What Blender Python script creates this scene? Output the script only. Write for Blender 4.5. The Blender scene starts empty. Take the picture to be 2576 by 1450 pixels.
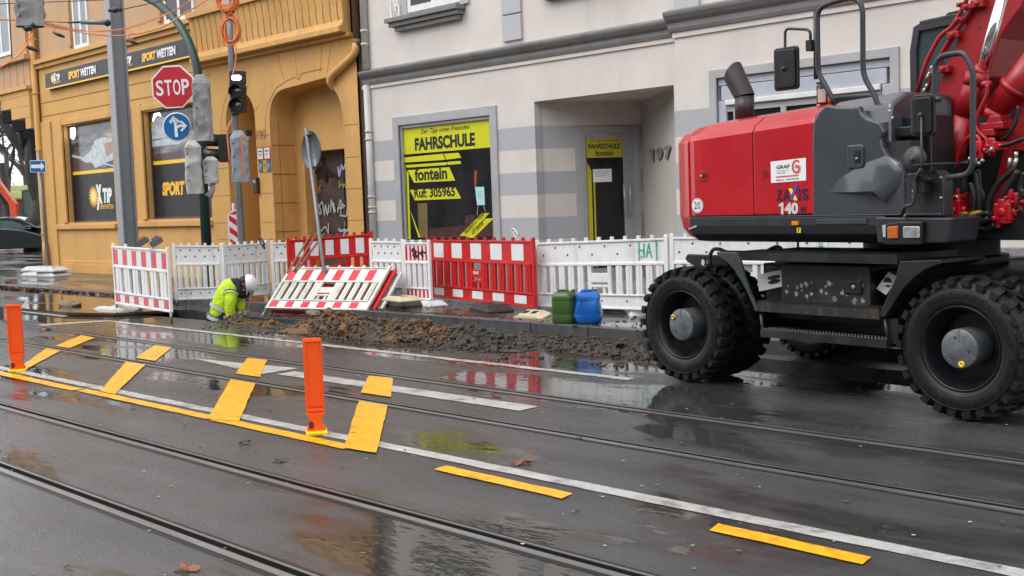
import bpy, bmesh, math, random
from mathutils import Vector, Matrix, noise
from mathutils.geometry import tessellate_polygon
random.seed(7)
PI = math.pi
SC = bpy.context.scene
COL = SC.collection

# ------------------------------------------------------------------ camera, sky, sun, exposure
F_PX, EYE = 2900.0, 1.71                       # focal length in units of a 2576 px wide picture, eye height
PITCH, ROLL, PSI = math.radians(4.36), math.radians(2.056), math.radians(45.8)
Z3 = Vector((0, 0, 1))
F0 = Vector((-math.sin(PSI), math.cos(PSI), 0)); R0 = Vector((math.cos(PSI), math.sin(PSI), 0))
FW = math.cos(PITCH)*F0 - math.sin(PITCH)*Z3
U0 = math.cos(PITCH)*Z3 + math.sin(PITCH)*F0
RT = math.cos(ROLL)*R0 - math.sin(ROLL)*U0
UP = math.cos(ROLL)*U0 + math.sin(ROLL)*R0
EYEP = Vector((0, 0, EYE))
cd = bpy.data.cameras.new('camera'); cam = bpy.data.objects.new('camera', cd); COL.objects.link(cam)
cam.matrix_world = Matrix((( RT.x, UP.x, -FW.x, 0), (RT.y, UP.y, -FW.y, 0), (RT.z, UP.z, -FW.z, EYE), (0, 0, 0, 1)))
cd.sensor_width = 36; cd.lens = 36*F_PX/2576; cd.clip_start = .05; cd.clip_end = 2000
SC.camera = cam

SUN_EL, SUN_AZ = math.radians(52), math.radians(200)
w = bpy.data.worlds.new('World'); SC.world = w; w.use_nodes = True
nt = w.node_tree; nt.nodes.clear()
sky = nt.nodes.new('ShaderNodeTexSky'); sky.sky_type = 'NISHITA'; sky.sun_disc = False
sky.sun_elevation = SUN_EL; sky.sun_rotation = SUN_AZ; sky.air_density = 1.0; sky.dust_density = 1.5; sky.ozone_density = 1.0
hs = nt.nodes.new('ShaderNodeHueSaturation'); hs.inputs['Saturation'].default_value = .22
bg = nt.nodes.new('ShaderNodeBackground'); bg.inputs['Strength'].default_value = .15
wo = nt.nodes.new('ShaderNodeOutputWorld')
oc = nt.nodes.new('ShaderNodeMix'); oc.data_type = 'RGBA'; oc.inputs['Factor'].default_value = .7; oc.inputs['B'].default_value = (5.2, 5.4, 5.7, 1)   # thin sky showing through an even cloud layer
nt.links.new(sky.outputs[0], hs.inputs['Color']); nt.links.new(hs.outputs[0], oc.inputs['A']); nt.links.new(oc.outputs['Result'], bg.inputs['Color']); nt.links.new(bg.outputs[0], wo.inputs['Surface'])
sd = bpy.data.lights.new('sun', 'SUN'); sd.energy = .6; sd.angle = math.radians(40); sd.color = (1, .97, .93)
so = bpy.data.objects.new('sun', sd); COL.objects.link(so)
sun_dir = Vector((math.sin(SUN_AZ)*math.cos(SUN_EL), math.cos(SUN_AZ)*math.cos(SUN_EL), math.sin(SUN_EL)))
so.rotation_euler = sun_dir.to_track_quat('Z', 'Y').to_euler()
SC.view_settings.view_transform = 'Standard'; SC.view_settings.look = 'None'
SC.view_settings.exposure = 1.25; SC.view_settings.gamma = 1
SC.cycles.use_denoising = True
SC.cycles.max_bounces = 8

# ------------------------------------------------------------------ measuring: where a sight line meets a real plane
def ray(x, y): return FW*F_PX + RT*(x-1288) - UP*(y-725)
def pl(x, y, p0, n):
    d = ray(x, y); n = Vector(n); return EYEP + d*(((Vector(p0)-EYEP).dot(n))/d.dot(n))
def G(x, y, z=0.0): return pl(x, y, (0, 0, z), (0, 0, 1))
def FY(x, y, Y=13.7): return pl(x, y, (0, Y, 0), (0, 1, 0))
def scr(q):
    v = Vector(q)-EYEP; return (1288+F_PX*v.dot(RT)/v.dot(FW), 725-F_PX*v.dot(UP)/v.dot(FW))

# ------------------------------------------------------------------ materials
def hexc(r, g, b):
    return tuple(((c/255)/12.92 if c/255 <= .04045 else ((c/255+.055)/1.055)**2.4) for c in (r, g, b))
MC = {}
def mat(name, col, rough=.6, metal=0, var=.12, scale=6, bump=0, bscale=None, spec=.5, emis=0, stretch=(1, 1, 1), dirt=None, dirt_amt=0, coat=0, streak=1.0):
    """procedural material: base colour broken up by noise, optional dirt stains, bump and varied gloss"""
    if name in MC: return MC[name]
    m = bpy.data.materials.new(name); m.use_nodes = True; n = m.node_tree; N = n.nodes; L = n.links
    b = N['Principled BSDF']; MC[name] = m
    b.inputs['Roughness'].default_value = rough; b.inputs['Metallic'].default_value = metal
    b.inputs['Specular IOR Level'].default_value = spec; b.inputs['Coat Weight'].default_value = coat; b.inputs['Coat Roughness'].default_value = .06
    tc = N.new('ShaderNodeTexCoord'); mp = N.new('ShaderNodeMapping'); mp.inputs['Scale'].default_value = stretch
    L.new(tc.outputs['Object'], mp.inputs['Vector'])
    nz = N.new('ShaderNodeTexNoise'); nz.inputs['Scale'].default_value = scale; nz.inputs['Detail'].default_value = 6; nz.inputs['Roughness'].default_value = .6
    L.new(mp.outputs[0], nz.inputs['Vector'])
    mr = N.new('ShaderNodeMapRange'); mr.inputs['From Min'].default_value = .3; mr.inputs['From Max'].default_value = .7
    mr.inputs['To Min'].default_value = 1-var; mr.inputs['To Max'].default_value = 1+var*.6
    L.new(nz.outputs[0], mr.inputs['Value'])
    vm = N.new('ShaderNodeVectorMath'); vm.operation = 'SCALE'; vm.inputs[0].default_value = col
    L.new(mr.outputs[0], vm.inputs['Scale']); out = vm.outputs[0]
    if dirt_amt:
        n2 = N.new('ShaderNodeTexNoise'); n2.inputs['Scale'].default_value = scale*.7; n2.inputs['Detail'].default_value = 8; n2.inputs['Roughness'].default_value = .72
        mp2 = N.new('ShaderNodeMapping'); mp2.inputs['Location'].default_value = (3.1, 7.7, 1.3); mp2.inputs['Scale'].default_value = (1, 1, .45*streak)
        L.new(tc.outputs['Object'], mp2.inputs['Vector']); L.new(mp2.outputs[0], n2.inputs['Vector'])
        r2 = N.new('ShaderNodeMapRange'); r2.inputs['From Min'].default_value = .52; r2.inputs['From Max'].default_value = .72; r2.inputs['To Max'].default_value = dirt_amt
        L.new(n2.outputs[0], r2.inputs['Value'])
        mx = N.new('ShaderNodeMix'); mx.data_type = 'RGBA'; mx.inputs['B'].default_value = (*(dirt or (.05, .045, .04)), 1)
        L.new(r2.outputs[0], mx.inputs['Factor']); L.new(out, mx.inputs['A']); out = mx.outputs['Result']
    L.new(out, b.inputs['Base Color'])
    rr = N.new('ShaderNodeMapRange'); rr.inputs['From Min'].default_value = .3; rr.inputs['From Max'].default_value = .7
    rr.inputs['To Min'].default_value = max(.02, rough*.8); rr.inputs['To Max'].default_value = min(1, rough*1.2)
    L.new(nz.outputs[0], rr.inputs['Value']); L.new(rr.outputs[0], b.inputs['Roughness'])
    if bump:
        nb = N.new('ShaderNodeTexNoise'); nb.inputs['Scale'].default_value = bscale or scale*8; nb.inputs['Detail'].default_value = 4
        L.new(tc.outputs['Object'], nb.inputs['Vector'])
        bp = N.new('ShaderNodeBump'); bp.inputs['Strength'].default_value = 1; bp.inputs['Distance'].default_value = bump
        L.new(nb.outputs[0], bp.inputs['Height']); L.new(bp.outputs[0], b.inputs['Normal'])
    if emis:
        b.inputs['Emission Color'].default_value = (*col, 1); b.inputs['Emission Strength'].default_value = emis
    return m

# ------------------------------------------------------------------ mesh building
OM = {}                                        # object -> its rest matrix
class MB:
    def __init__(s): s.v = []; s.f = []; s.m = []; s.s = []; s.mi = 0
    def add(s, vs, fs, M=None, smooth=False):
        k = len(s.v)
        for q in vs:
            q = Vector(q); s.v.append(M @ q if M is not None else q)
        for f in fs: s.f.append([i+k for i in f]); s.m.append(s.mi); s.s.append(smooth)
        return s
    def box(s, x0, x1, y0, y1, z0, z1, M=None):
        v = [(x, y, z) for z in (z0, z1) for y in (y0, y1) for x in (x0, x1)]
        return s.add(v, [(0, 2, 3, 1), (4, 5, 7, 6), (0, 1, 5, 4), (2, 6, 7, 3), (0, 4, 6, 2), (1, 3, 7, 5)], M)
    def prism(s, poly, d, y0=0, M=None):
        """polygon in local x,z extruded along +y from y0 by d"""
        n = len(poly); a = sum(poly[i][0]*poly[(i+1) % n][1]-poly[(i+1) % n][0]*poly[i][1] for i in range(n))
        if a < 0: poly = poly[::-1]
        v = [(p[0], y0, p[1]) for p in poly]+[(p[0], y0+d, p[1]) for p in poly]
        f = [tuple(range(n)), tuple(range(2*n-1, n-1, -1))]+[(i, i+n, (i+1) % n+n, (i+1) % n) for i in range(n)]
        return s.add(v, f, M)
    def flat(s, poly, M=None):
        return s.add(poly, [tuple(range(len(poly)))], M)
    def tube(s, pts, r, n=8, M=None, cap=True, closed=False):
        pts = [Vector(p) for p in pts]; N = len(pts); rr = r if isinstance(r, (list, tuple)) else [r]*N
        up = None; vs = []
        for i, p in enumerate(pts):
            if closed: t = pts[(i+1) % N]-pts[i-1]
            else: t = (pts[min(i+1, N-1)]-pts[max(i-1, 0)])
            if t.length < 1e-9: t = Vector((0, 0, 1))
            t.normalize()
            if up is None:
                up = Vector((0, 0, 1)) if abs(t.z) < .9 else Vector((1, 0, 0))
            up = (up-t*up.dot(t))
            if up.length < 1e-6: up = t.orthogonal()
            up.normalize(); b = t.cross(up)
            for k in range(n):
                a = 2*PI*k/n; vs.append(p+(up*math.cos(a)+b*math.sin(a))*rr[i])
        fs = []
        for i in range(N if closed else N-1):
            j = (i+1) % N
            for k in range(n): fs.append((i*n+k, i*n+(k+1) % n, j*n+(k+1) % n, j*n+k))
        if cap and not closed:
            fs.append(tuple(range(n-1, -1, -1))); fs.append(tuple((N-1)*n+k for k in range(n)))
        return s.add(vs, fs, M, True)
    def lathe(s, prof, n=32, M=None, axis='Z', smooth=True):
        vs = []; P = len(prof)
        for k in range(n):
            a = 2*PI*k/n; c, q = math.cos(a), math.sin(a)
            for r, h in prof:
                vs.append((r*c, r*q, h) if axis == 'Z' else (r*c, h, r*q) if axis == 'Y' else (h, r*c, r*q))
        fs = []
        for k in range(n):
            j = (k+1) % n
            for i in range(P-1): fs.append((k*P+i, j*P+i, j*P+i+1, k*P+i+1))
        return s.add(vs, fs, M, smooth)
    def disc(s, c, r, n=20, M=None, rz=None):      # facing -y
        cx, cy, cz = c
        return s.add([(cx+r*math.cos(2*PI*k/n), cy, cz+(rz or r)*math.sin(2*PI*k/n)) for k in range(n)], [tuple(range(n))], M)
    def build(s, name, m, parent=None, world=False, bevel=0, seg=2, fix=False):
        me = bpy.data.meshes.new(name)
        vs = s.v
        if world and parent is not None:
            inv = OM[parent].inverted(); vs = [inv @ q for q in vs]
        me.from_pydata([tuple(q) for q in vs], [], s.f)
        for mm in (m if isinstance(m, (list, tuple)) else [m]): me.materials.append(mm)
        for i, p in enumerate(me.polygons): p.material_index = s.m[i]; p.use_smooth = s.s[i]
        if fix:
            bm = bmesh.new(); bm.from_mesh(me); bmesh.ops.recalc_face_normals(bm, faces=bm.faces); bm.to_mesh(me); bm.free()
        me.update(); o = bpy.data.objects.new(name, me); COL.objects.link(o)
        if parent is not None: o.parent = parent
        if bevel:
            b = o.modifiers.new('bevel', 'BEVEL'); b.width = bevel; b.segments = seg; b.limit_method = 'ANGLE'; b.angle_limit = math.radians(35)
            b.harden_normals = False
        return o
def join(a, c):
    """surface pattern c becomes part of the mesh a"""
    k = len(a.data.materials); n0 = len(a.data.vertices); vs = [v.co.copy() for v in a.data.vertices]+[v.co.copy() for v in c.data.vertices]
    fs = [tuple(p.vertices) for p in a.data.polygons]+[tuple(i+n0 for i in p.vertices) for p in c.data.polygons]
    mi = [p.material_index for p in a.data.polygons]+[p.material_index+k for p in c.data.polygons]; me = bpy.data.meshes.new(a.name); me.from_pydata(vs, [], fs)
    for m in list(a.data.materials)+list(c.data.materials): me.materials.append(m)
    for p, i in zip(me.polygons, mi): p.material_index = i
    a.data = me; bpy.data.objects.remove(c)
def thing(name, label, cat, loc=(0, 0, 0), rz=0, group=None, M=None):
    o = bpy.data.objects.new(name, None); COL.objects.link(o); o.empty_display_size = .1
    if M is None: M = Matrix.Translation(loc) @ Matrix.Rotation(rz, 4, 'Z')
    o.matrix_world = M; OM[o] = M.copy()
    o['label'] = label; o['category'] = cat
    if group: o['group'] = group
    return o
def tag(o, label, cat, group=None, kind=None):
    o['label'] = label; o['category'] = cat
    if group: o['group'] = group
    if kind: o['kind'] = kind
    return o
def struct(o): o['kind'] = 'structure'; return o
def T(x=0, y=0, z=0): return Matrix.Translation((x, y, z))
def RX(a): return Matrix.Rotation(a, 4, 'X')
def RY(a): return Matrix.Rotation(a, 4, 'Y')
def RZ(a): return Matrix.Rotation(a, 4, 'Z')
def basis(o, x, y, z): return Matrix(((x.x, y.x, z.x, o.x), (x.y, y.y, z.y, o.y), (x.z, y.z, z.z, o.z), (0, 0, 0, 1)))
_txt = {}
def text_geo(s, bold=0.0):
    k = (s, bold)
    if k in _txt: return _txt[k]
    cu = bpy.data.curves.new('t', 'FONT'); cu.body = s; cu.offset = bold; cu.resolution_u = 4
    ob = bpy.data.objects.new('t', cu); COL.objects.link(ob)
    dg = bpy.context.evaluated_depsgraph_get(); me = bpy.data.meshes.new_from_object(ob.evaluated_get(dg))
    vs = [v.co.copy() for v in me.vertices]; fs = [tuple(p.vertices) for p in me.polygons]
    bpy.data.objects.remove(ob); bpy.data.curves.remove(cu); bpy.data.meshes.remove(me)
    x0 = min(v.x for v in vs); x1 = max(v.x for v in vs); y0 = min(v.y for v in vs); y1 = max(v.y for v in vs)
    vs = [((v.x-x0)/(x1-x0), (v.y-y0)/(y1-y0)) for v in vs]
    _txt[k] = (vs, fs); return _txt[k]
def text(mb, s, x, z, wd, ht, y=0, bold=.012, shear=0, rot=0, M=None):
    """lettering in the x,z plane facing -y; (x,z) is its lower left corner, wd x ht its size"""
    vs, fs = text_geo(s, bold); c, q = math.cos(rot), math.sin(rot); out = []
    for a, b in vs:
        u = a*wd+b*ht*shear; t = b*ht; out.append((x+u*c-t*q, y, z+u*q+t*c))
    return mb.add(out, fs, M)
def lead(mb, x0, z0, x1, z1, wd, y=0):      # a painted stroke in x,z
    d = Vector((x1-x0, z1-z0)); d.normalize(); n = Vector((-d.y, d.x))*wd/2
    return mb.add([(x0-n.x, y, z0-n.y), (x1-n.x, y, z1-n.y), (x1+n.x, y, z1+n.y), (x0+n.x, y, z0+n.y)], [(0, 1, 2, 3)])
def stroke(mb, pts, wd, y=0):
    for a, b in zip(pts, pts[1:]): lead(mb, a[0], a[1], b[0], b[1], wd, y); y -= .0004
def wall(mb, outer, holes, y, depth, M=None, reveal=True, back=True):
    """front face at y with openings, and their reveals running back by depth"""
    loops = [outer]+holes
    flat = [p for l in loops for p in l]
    tris = tessellate_polygon([[Vector((p[0], p[1], 0)) for p in l] for l in loops])
    fs = []
    for t in tris:
        a, b, c = (flat[i] for i in t)
        ar = (b[0]-a[0])*(c[1]-a[1])-(c[0]-a[0])*(b[1]-a[1])
        if abs(ar) < 1e-9: continue
        fs.append(tuple(t) if ar > 0 else (t[0], t[2], t[1]))
    mb.add([(p[0], y, p[1]) for p in flat], fs, M)
    if reveal:
        for h in holes:
            n = len(h); a = sum(h[i][0]*h[(i+1) % n][1]-h[(i+1) % n][0]*h[i][1] for i in range(n))
            if a < 0: h = h[::-1]
            mb.add([(p[0], y, p[1]) for p in h]+[(p[0], y+depth, p[1]) for p in h], [(i, (i+1) % n, (i+1) % n+n, i+n) for i in range(n)], M)
def rect(x0, x1, z0, z1): return [(x0, z0), (x1, z0), (x1, z1), (x0, z1)]
def rrect(x0, x1, z0, z1, r, n=4):
    o = []
    for cx, cz, a0 in ((x1-r, z0+r, -PI/2), (x1-r, z1-r, 0), (x0+r, z1-r, PI/2), (x0+r, z0+r, PI)):
        for k in range(n+1): a = a0+PI/2*k/n; o.append((cx+r*math.cos(a), cz+r*math.sin(a)))
    return o
def arc(cx, cz, r, a0, a1, n=8, rz=None):
    return [(cx+r*math.cos(math.radians(a0+(a1-a0)*k/n)), cz+(rz or r)*math.sin(math.radians(a0+(a1-a0)*k/n))) for k in range(n+1)]
def smooth_path(pts, k=6):
    """Catmull-Rom through pts"""
    P = [Vector(p) for p in pts]; P = [P[0]*2-P[1]]+P+[P[-1]*2-P[-2]]; o = []
    for i in range(1, len(P)-2):
        for j in range(k):
            t = j/k; a, b, c, d = P[i-1], P[i], P[i+1], P[i+2]
            o.append(.5*((2*b)+(c-a)*t+(2*a-5*b+4*c-d)*t*t+(3*b-a-3*c+d)*t**3))
    o.append(P[-2]); return o
def bend(pts, r=.06, k=5):
    """polyline with its corners rounded"""
    P = [Vector(p) for p in pts]; o = [P[0]]
    for i in range(1, len(P)-1):
        a = P[i]+(P[i-1]-P[i]).normalized()*min(r, (P[i-1]-P[i]).length*.45); b = P[i]+(P[i+1]-P[i]).normalized()*min(r, (P[i+1]-P[i]).length*.45)
        for j in range(k+1):
            t = j/k; o.append(a*(1-t)**2+P[i]*2*t*(1-t)+b*t*t)
    o.append(P[-1]); return o
def sphere(mb, c, r, sx=1, sy=1, sz=1, n=12, m=8, M=None):
    vs = [(c[0], c[1], c[2]+r*sz)]; fs = []
    for i in range(1, m):
        a = PI*i/m
        for k in range(n): b = 2*PI*k/n; vs.append((c[0]+r*sx*math.sin(a)*math.cos(b), c[1]+r*sy*math.sin(a)*math.sin(b), c[2]+r*sz*math.cos(a)))
    vs.append((c[0], c[1], c[2]-r*sz))
    for k in range(n): fs.append((0, 1+k, 1+(k+1) % n))
    for i in range(m-2):
        for k in range(n): fs.append((1+i*n+k, 1+(i+1)*n+k, 1+(i+1)*n+(k+1) % n, 1+i*n+(k+1) % n))
    e = len(vs)-1
    for k in range(n): fs.append((e, 1+(m-2)*n+(k+1) % n, 1+(m-2)*n+k))
    return mb.add(vs, fs, M, True)
# ------------------------------------------------------------------ road material: wet asphalt with puddles
def asphalt(name, base, puddle_lo, puddle_hi, wet_rough, grain=.004):
    m = bpy.data.materials.new(name); m.use_nodes = True; n = m.node_tree; N = n.nodes; L = n.links; b = N['Principled BSDF']
    tc = N.new('ShaderNodeTexCoord')
    def noise_(scale, detail, st=(1, 1, 1), loc=(0, 0, 0), rough=.55, dist=0):
        mp = N.new('ShaderNodeMapping'); mp.inputs['Scale'].default_value = st; mp.inputs['Location'].default_value = loc
        L.new(tc.outputs['Object'], mp.inputs['Vector']); z = N.new('ShaderNodeTexNoise'); z.inputs['Scale'].default_value = scale
        z.inputs['Detail'].default_value = detail; z.inputs['Roughness'].default_value = rough; z.inputs['Distortion'].default_value = dist
        L.new(mp.outputs[0], z.inputs['Vector']); return z.outputs[0]
    def rng(v, a, c, d, e):
        r = N.new('ShaderNodeMapRange'); r.inputs['From Min'].default_value = a; r.inputs['From Max'].default_value = c
        r.inputs['To Min'].default_value = d; r.inputs['To Max'].default_value = e; L.new(v, r.inputs['Value']); return r.outputs[0]
    sx = N.new('ShaderNodeSeparateXYZ'); L.new(tc.outputs['Object'], sx.inputs[0])
    low = N.new('ShaderNodeMath'); low.operation = 'ADD'      # the far side of the track lies lower: more standing water there
    L.new(noise_(.55, 5, (.42, 1.25, 1), (4.2, 1.3, 0), .6, .35), low.inputs[0]); L.new(rng(sx.outputs['Y'], 4.6, 6.6, 0, .055), low.inputs[1])
    pud = rng(low.outputs[0], puddle_lo, puddle_hi, 0, 1)
    tone = rng(noise_(1.1, 6, (.5, 1.6, 1), (9, 2, 0), .65), .3, .7, .62, 1.45)
    fine = rng(noise_(95, 4, (1, 1, 1), (0, 0, 0), .75), .34, .66, .5, 1.6)
    mu = N.new('ShaderNodeMath'); mu.operation = 'MULTIPLY'; L.new(tone, mu.inputs[0]); L.new(fine, mu.inputs[1])
    vm = N.new('ShaderNodeVectorMath'); vm.operation = 'SCALE'; vm.inputs[0].default_value = base; L.new(mu.outputs[0], vm.inputs['Scale'])
    # light aggregate chips
    vo = N.new('ShaderNodeTexVoronoi'); vo.inputs['Scale'].default_value = 26; L.new(tc.outputs['Object'], vo.inputs['Vector'])
    chip = rng(vo.outputs['Distance'], .045, .07, 1, 0)
    mx = N.new('ShaderNodeMix'); mx.data_type = 'RGBA'; mx.inputs['B'].default_value = (.22, .21, .19, 1)
    cm = N.new('ShaderNodeMath'); cm.operation = 'MULTIPLY'; L.new(chip, cm.inputs[0]); L.new(rng(noise_(3, 2), .55, .65, 0, .8), cm.inputs[1])
    L.new(cm.outputs[0], mx.inputs['Factor']); L.new(vm.outputs[0], mx.inputs['A'])
    mud = N.new('ShaderNodeMix'); mud.data_type = 'RGBA'; mud.inputs['B'].default_value = (.032, .027, .02, 1)
    pm = N.new('ShaderNodeMath'); pm.operation = 'MULTIPLY'; pm.inputs[1].default_value = .6; L.new(pud, pm.inputs[0])
    L.new(pm.outputs[0], mud.inputs['Factor']); L.new(mx.outputs['Result'], mud.inputs['A']); L.new(mud.outputs['Result'], b.inputs['Base Color'])
    rm = N.new('ShaderNodeMix'); rm.data_type = 'FLOAT'; rm.inputs['B'].default_value = .035
    L.new(pud, rm.inputs['Factor']); L.new(rng(noise_(2.3, 5, (.7, 1.4, 1)), .3, .7, wet_rough*.75, wet_rough*1.5), rm.inputs['A'])
    L.new(rm.outputs[0], b.inputs['Roughness'])
    inv = rng(pud, 0, 1, 1, .0)
    bs = N.new('ShaderNodeMath'); bs.operation = 'MULTIPLY'; bs.inputs[1].default_value = .8; L.new(inv, bs.inputs[0])
    bp = N.new('ShaderNodeBump'); bp.inputs['Distance'].default_value = grain
    L.new(bs.outputs[0], bp.inputs['Strength']); L.new(noise_(65, 4, (1, 1, 1), (0, 0, 0), .7), bp.inputs['Height'])
    b2 = N.new('ShaderNodeBump'); b2.inputs['Strength'].default_value = .35; b2.inputs['Distance'].default_value = .004
    L.new(noise_(9, 2, (.6, 1.5, 1)), b2.inputs['Height']); L.new(bp.outputs[0], b2.inputs['Normal'])
    L.new(b2.outputs[0], b.inputs['Normal'])
    b.inputs['IOR'].default_value = 1.5; b.inputs['Specular IOR Level'].default_value = .62
    MC[name] = m; return m
M_ASPH = asphalt('wet_asphalt', (.047, .047, .049), .52, .585, .27, .006)
M_PAVE = asphalt('wet_pavement', (.075, .07, .068), .5, .62, .24)
M_KERB = mat('kerb_stone', (.075, .075, .08), .3, var=.3, scale=5, bump=.004)
M_SOIL = mat('soil', (.055, .036, .02), .8, var=.5, scale=7, bump=.02, bscale=30)
M_STEEL = mat('rail_steel', (.26, .255, .25), .33, metal=.6, var=.3, scale=5, stretch=(.2, 4, 1), bump=.0006, bscale=60)
M_GROOVE = mat('groove_shade', (.006, .005, .005), .95, spec=.05)  # flat black strip: the shade inside the groove is put into the colour
M_WHITE_PAINT = mat('worn_white_paint', (.46, .45, .42), .28, var=.22, scale=5, dirt=(.075, .073, .07), dirt_amt=.95, bump=.002, bscale=80)
M_YEL_TAPE = mat('yellow_marking_tape', (.93, .42, .006), .32, var=.16, scale=14, dirt=(.10, .065, .03), dirt_amt=.75, bump=.002, bscale=90)
HOLE = [(-18.9, 9.02), (-15.4, 9.14), (-7.5, 9.25), (-2.6, 9.2), (-2.6, 9.95), (-7.5, 10.0), (-13.9, 10.1), (-15.7, 9.78), (-18.3, 9.95), (-19.0, 9.8)]
def rough_edge(poly, amp=.035, step=.18):
    o = []
    for i, a in enumerate(poly):
        b = poly[(i+1) % len(poly)]; n = max(1, int(math.dist(a, b)/step))
        for k in range(n):
            x = a[0]+(b[0]-a[0])*k/n; y = a[1]+(b[1]-a[1])*k/n
            o.append((x+amp*noise.noise(Vector((x*3, y*3, 1))), y+amp*1.3*noise.noise(Vector((x*4, y*4, 7)))))
    return o
HOLE = rough_edge(HOLE)
SW = Matrix(((1, 0, 0, 0), (0, 0, 1, 0), (0, 1, 0, 0), (0, 0, 0, 1)))   # swaps y and z
def ground_sheet(name, outer, holes, z, m):
    b = MB(); loops = [outer]+holes; flat = [p for l in loops for p in l]
    tr = tessellate_polygon([[Vector((*p, 0)) for p in l] for l in loops]); fs = []
    for t in tr:
        a, c, d = (flat[i] for i in t); ar = (c[0]-a[0])*(d[1]-a[1])-(d[0]-a[0])*(c[1]-a[1])
        if abs(ar) > 1e-9: fs.append(tuple(t) if ar > 0 else (t[0], t[2], t[1]))
    b.add([(p[0], p[1], z) for p in flat], fs); return b.build(name, m)
struct(ground_sheet('road', [(-500, -300), (300, -300), (300, 500), (-500, 500)], [HOLE], 0, M_ASPH))
b = MB(); n = len(HOLE)
for d0, d1, mi, ins in ((0, -.13, 1, 0), (-.13, -.85, 0, .03)):
    b.mi = mi
    b.add([(x, y, d0) for x, y in HOLE]+[(x, y, d1) for x, y in HOLE], [(i, i+n, (i+1) % n+n, (i+1) % n) for i in range(n)])
b.mi = 0; b.add([(x, y, -.85) for x, y in HOLE], [tuple(range(n))])
tr_ = struct(b.build('trench', [M_SOIL, M_KERB])); 
# pavement slab with kerb stones along the building side
b = MB(); KY = 10.52
pv = [(-34.5, KY+.14), (30, KY+.14), (30, 13.9), (-33.4, 13.9), (-33.4, 40), (-41, 40), (-41, 15.5), (-38.5, 12.2)]
b.add([(x, y, .12) for x, y in pv], [tuple(range(len(pv)))]); struct(b.build('pavement', M_PAVE))
b = MB(); kp = [(30, KY), (-34.5, KY), (-36.8, KY+.35), (-38.8, KY+1.5), (-41.15, 15.4), (-41.15, 40)]
x = -34.5
while x < 30:
    b.box(x+.004, x+.992, KY, KY+.15, -.05, .124+.004*noise.noise(Vector((x*9, 0, 0)))); x += 1.0
for a, c in zip(kp[1:], kp[2:]):
    a, c = Vector((*a, 0)), Vector((*c, 0)); d = (c-a).normalized(); L_ = (c-a).length; k = max(1, round(L_)); nn = Vector((d.y, -d.x, 0))
    for i in range(k):
        p = a+d*L_*i/k; q = a+d*(L_*(i+1)/k-.01)
        b.add([p, q, q+nn*.15, p+nn*.15]+[v+Vector((0, 0, .125)) for v in (p, q, q+nn*.15, p+nn*.15)], [(0, 1, 5, 4), (4, 5, 6, 7), (1, 2, 6, 5), (3, 0, 4, 7), (2, 3, 7, 6)])
struct(b.build('kerb', M_KERB, bevel=.012, fix=True))
# the pavement and kerb across the side street
b = MB(); b.box(-110, -66.4, 26.2, 40, 0, .13); struct(b.build('far_pavement', mat('far_kerb', (.33, .33, .34), .35, var=.2, scale=1)))
# tram rails
for i, (ya, sl) in enumerate(((7.09, -.0075), (6.05, -.0085), (3.915, -.002), (2.92, .0))):
    b = MB(); R = [(-.07, -.02, .007, 0), (-.02, .034, -.004, 1), (.034, .052, .006, 0), (-.10, -.07, .0015, 2), (.052, .085, .0015, 2)]
    for y0, y1, z, mi in R:
        b.mi = mi; X0, X1 = -150, 40
        zz = z if mi != 1 else .0012
        b.add([(X0, ya+y0+sl*(X0+9), zz), (X1, ya+y0+sl*(X1+9), zz), (X1, ya+y1+sl*(X1+9), zz), (X0, ya+y1+sl*(X0+9), zz)], [(0, 1, 2, 3)])
        if mi == 0:
            b.add([(X0, ya+y0+sl*(X0+9), zz), (X1, ya+y0+sl*(X1+9), zz), (X1, ya+y0+sl*(X1+9), .0005), (X0, ya+y0+sl*(X0+9), .0005)], [(0, 3, 2, 1)])
            b.add([(X0, ya+y1+sl*(X0+9), zz), (X1, ya+y1+sl*(X1+9), zz), (X1, ya+y1+sl*(X1+9), .0005), (X0, ya+y1+sl*(X0+9), .0005)], [(0, 1, 2, 3)])
    struct(b.build('tram_rail', [M_STEEL, M_GROOVE, mat('rail_bitumen', (.018, .017, .016), .4, var=.3, scale=4, spec=.25)]))
# ------------------------------------------------------------------ painted markings (worn white paint belongs to the road)
def patch(poly, z=.004, jag=.008, name='road_marking', m=None):
    poly = rough_edge(poly, jag, .06) if jag else poly
    b = MB(); b.add([(x, y, z) for x, y in poly], [tuple(range(len(poly)))]); return b.build(name, m or M_WHITE_PAINT)
b = MB()
x = -60
def strip(x0, x1, y0, y1, s=0): return [(x0, y0+s*(x0+8)), (x1, y0+s*(x1+8)), (x1, y1+s*(x1+8)), (x0, y1+s*(x0+8))]
struct(patch(strip(-60, 12, 4.9, 5.02, .006)))
struct(patch(strip(-17.6, -6.9, 8.16, 8.27), jag=.02))
struct(patch([(-18.4, 7.3), (-18.1, 7.28), (-17.75, 8.14), (-17.6, 8.28), (-17.95, 8.25)]))
struct(patch([(-10.2, 6.48), (-6.62, 6.47), (-6.62, 6.70), (-10.2, 6.70)]))
struct(patch([(-12.2, 6.62), (-10.35, 6.38), (-10.35, 6.86)]))
struct(patch(strip(-21.5, -19.4, 8.15, 8.27)))
struct(patch(strip(-2.9, 8, 8.0, 8.12)))
def tape(poly, label, group=None, z=.008):
    return tag(patch(poly, z, .007, 'road_marking_tape', M_YEL_TAPE), label, 'road marking', group)
tape(strip(-26, -11.05, 4.68, 4.80), 'long yellow tape line running off the left edge, left of the second oblique stripe')
tape(strip(-11.0, -8.5, 4.705, 4.82), 'yellow tape line between the second and third oblique stripes, along the white line')
tape(strip(-8.45, -6.6, 4.70, 4.82), 'short yellow tape line below the nearer orange post, between third and fourth oblique stripes')
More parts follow.
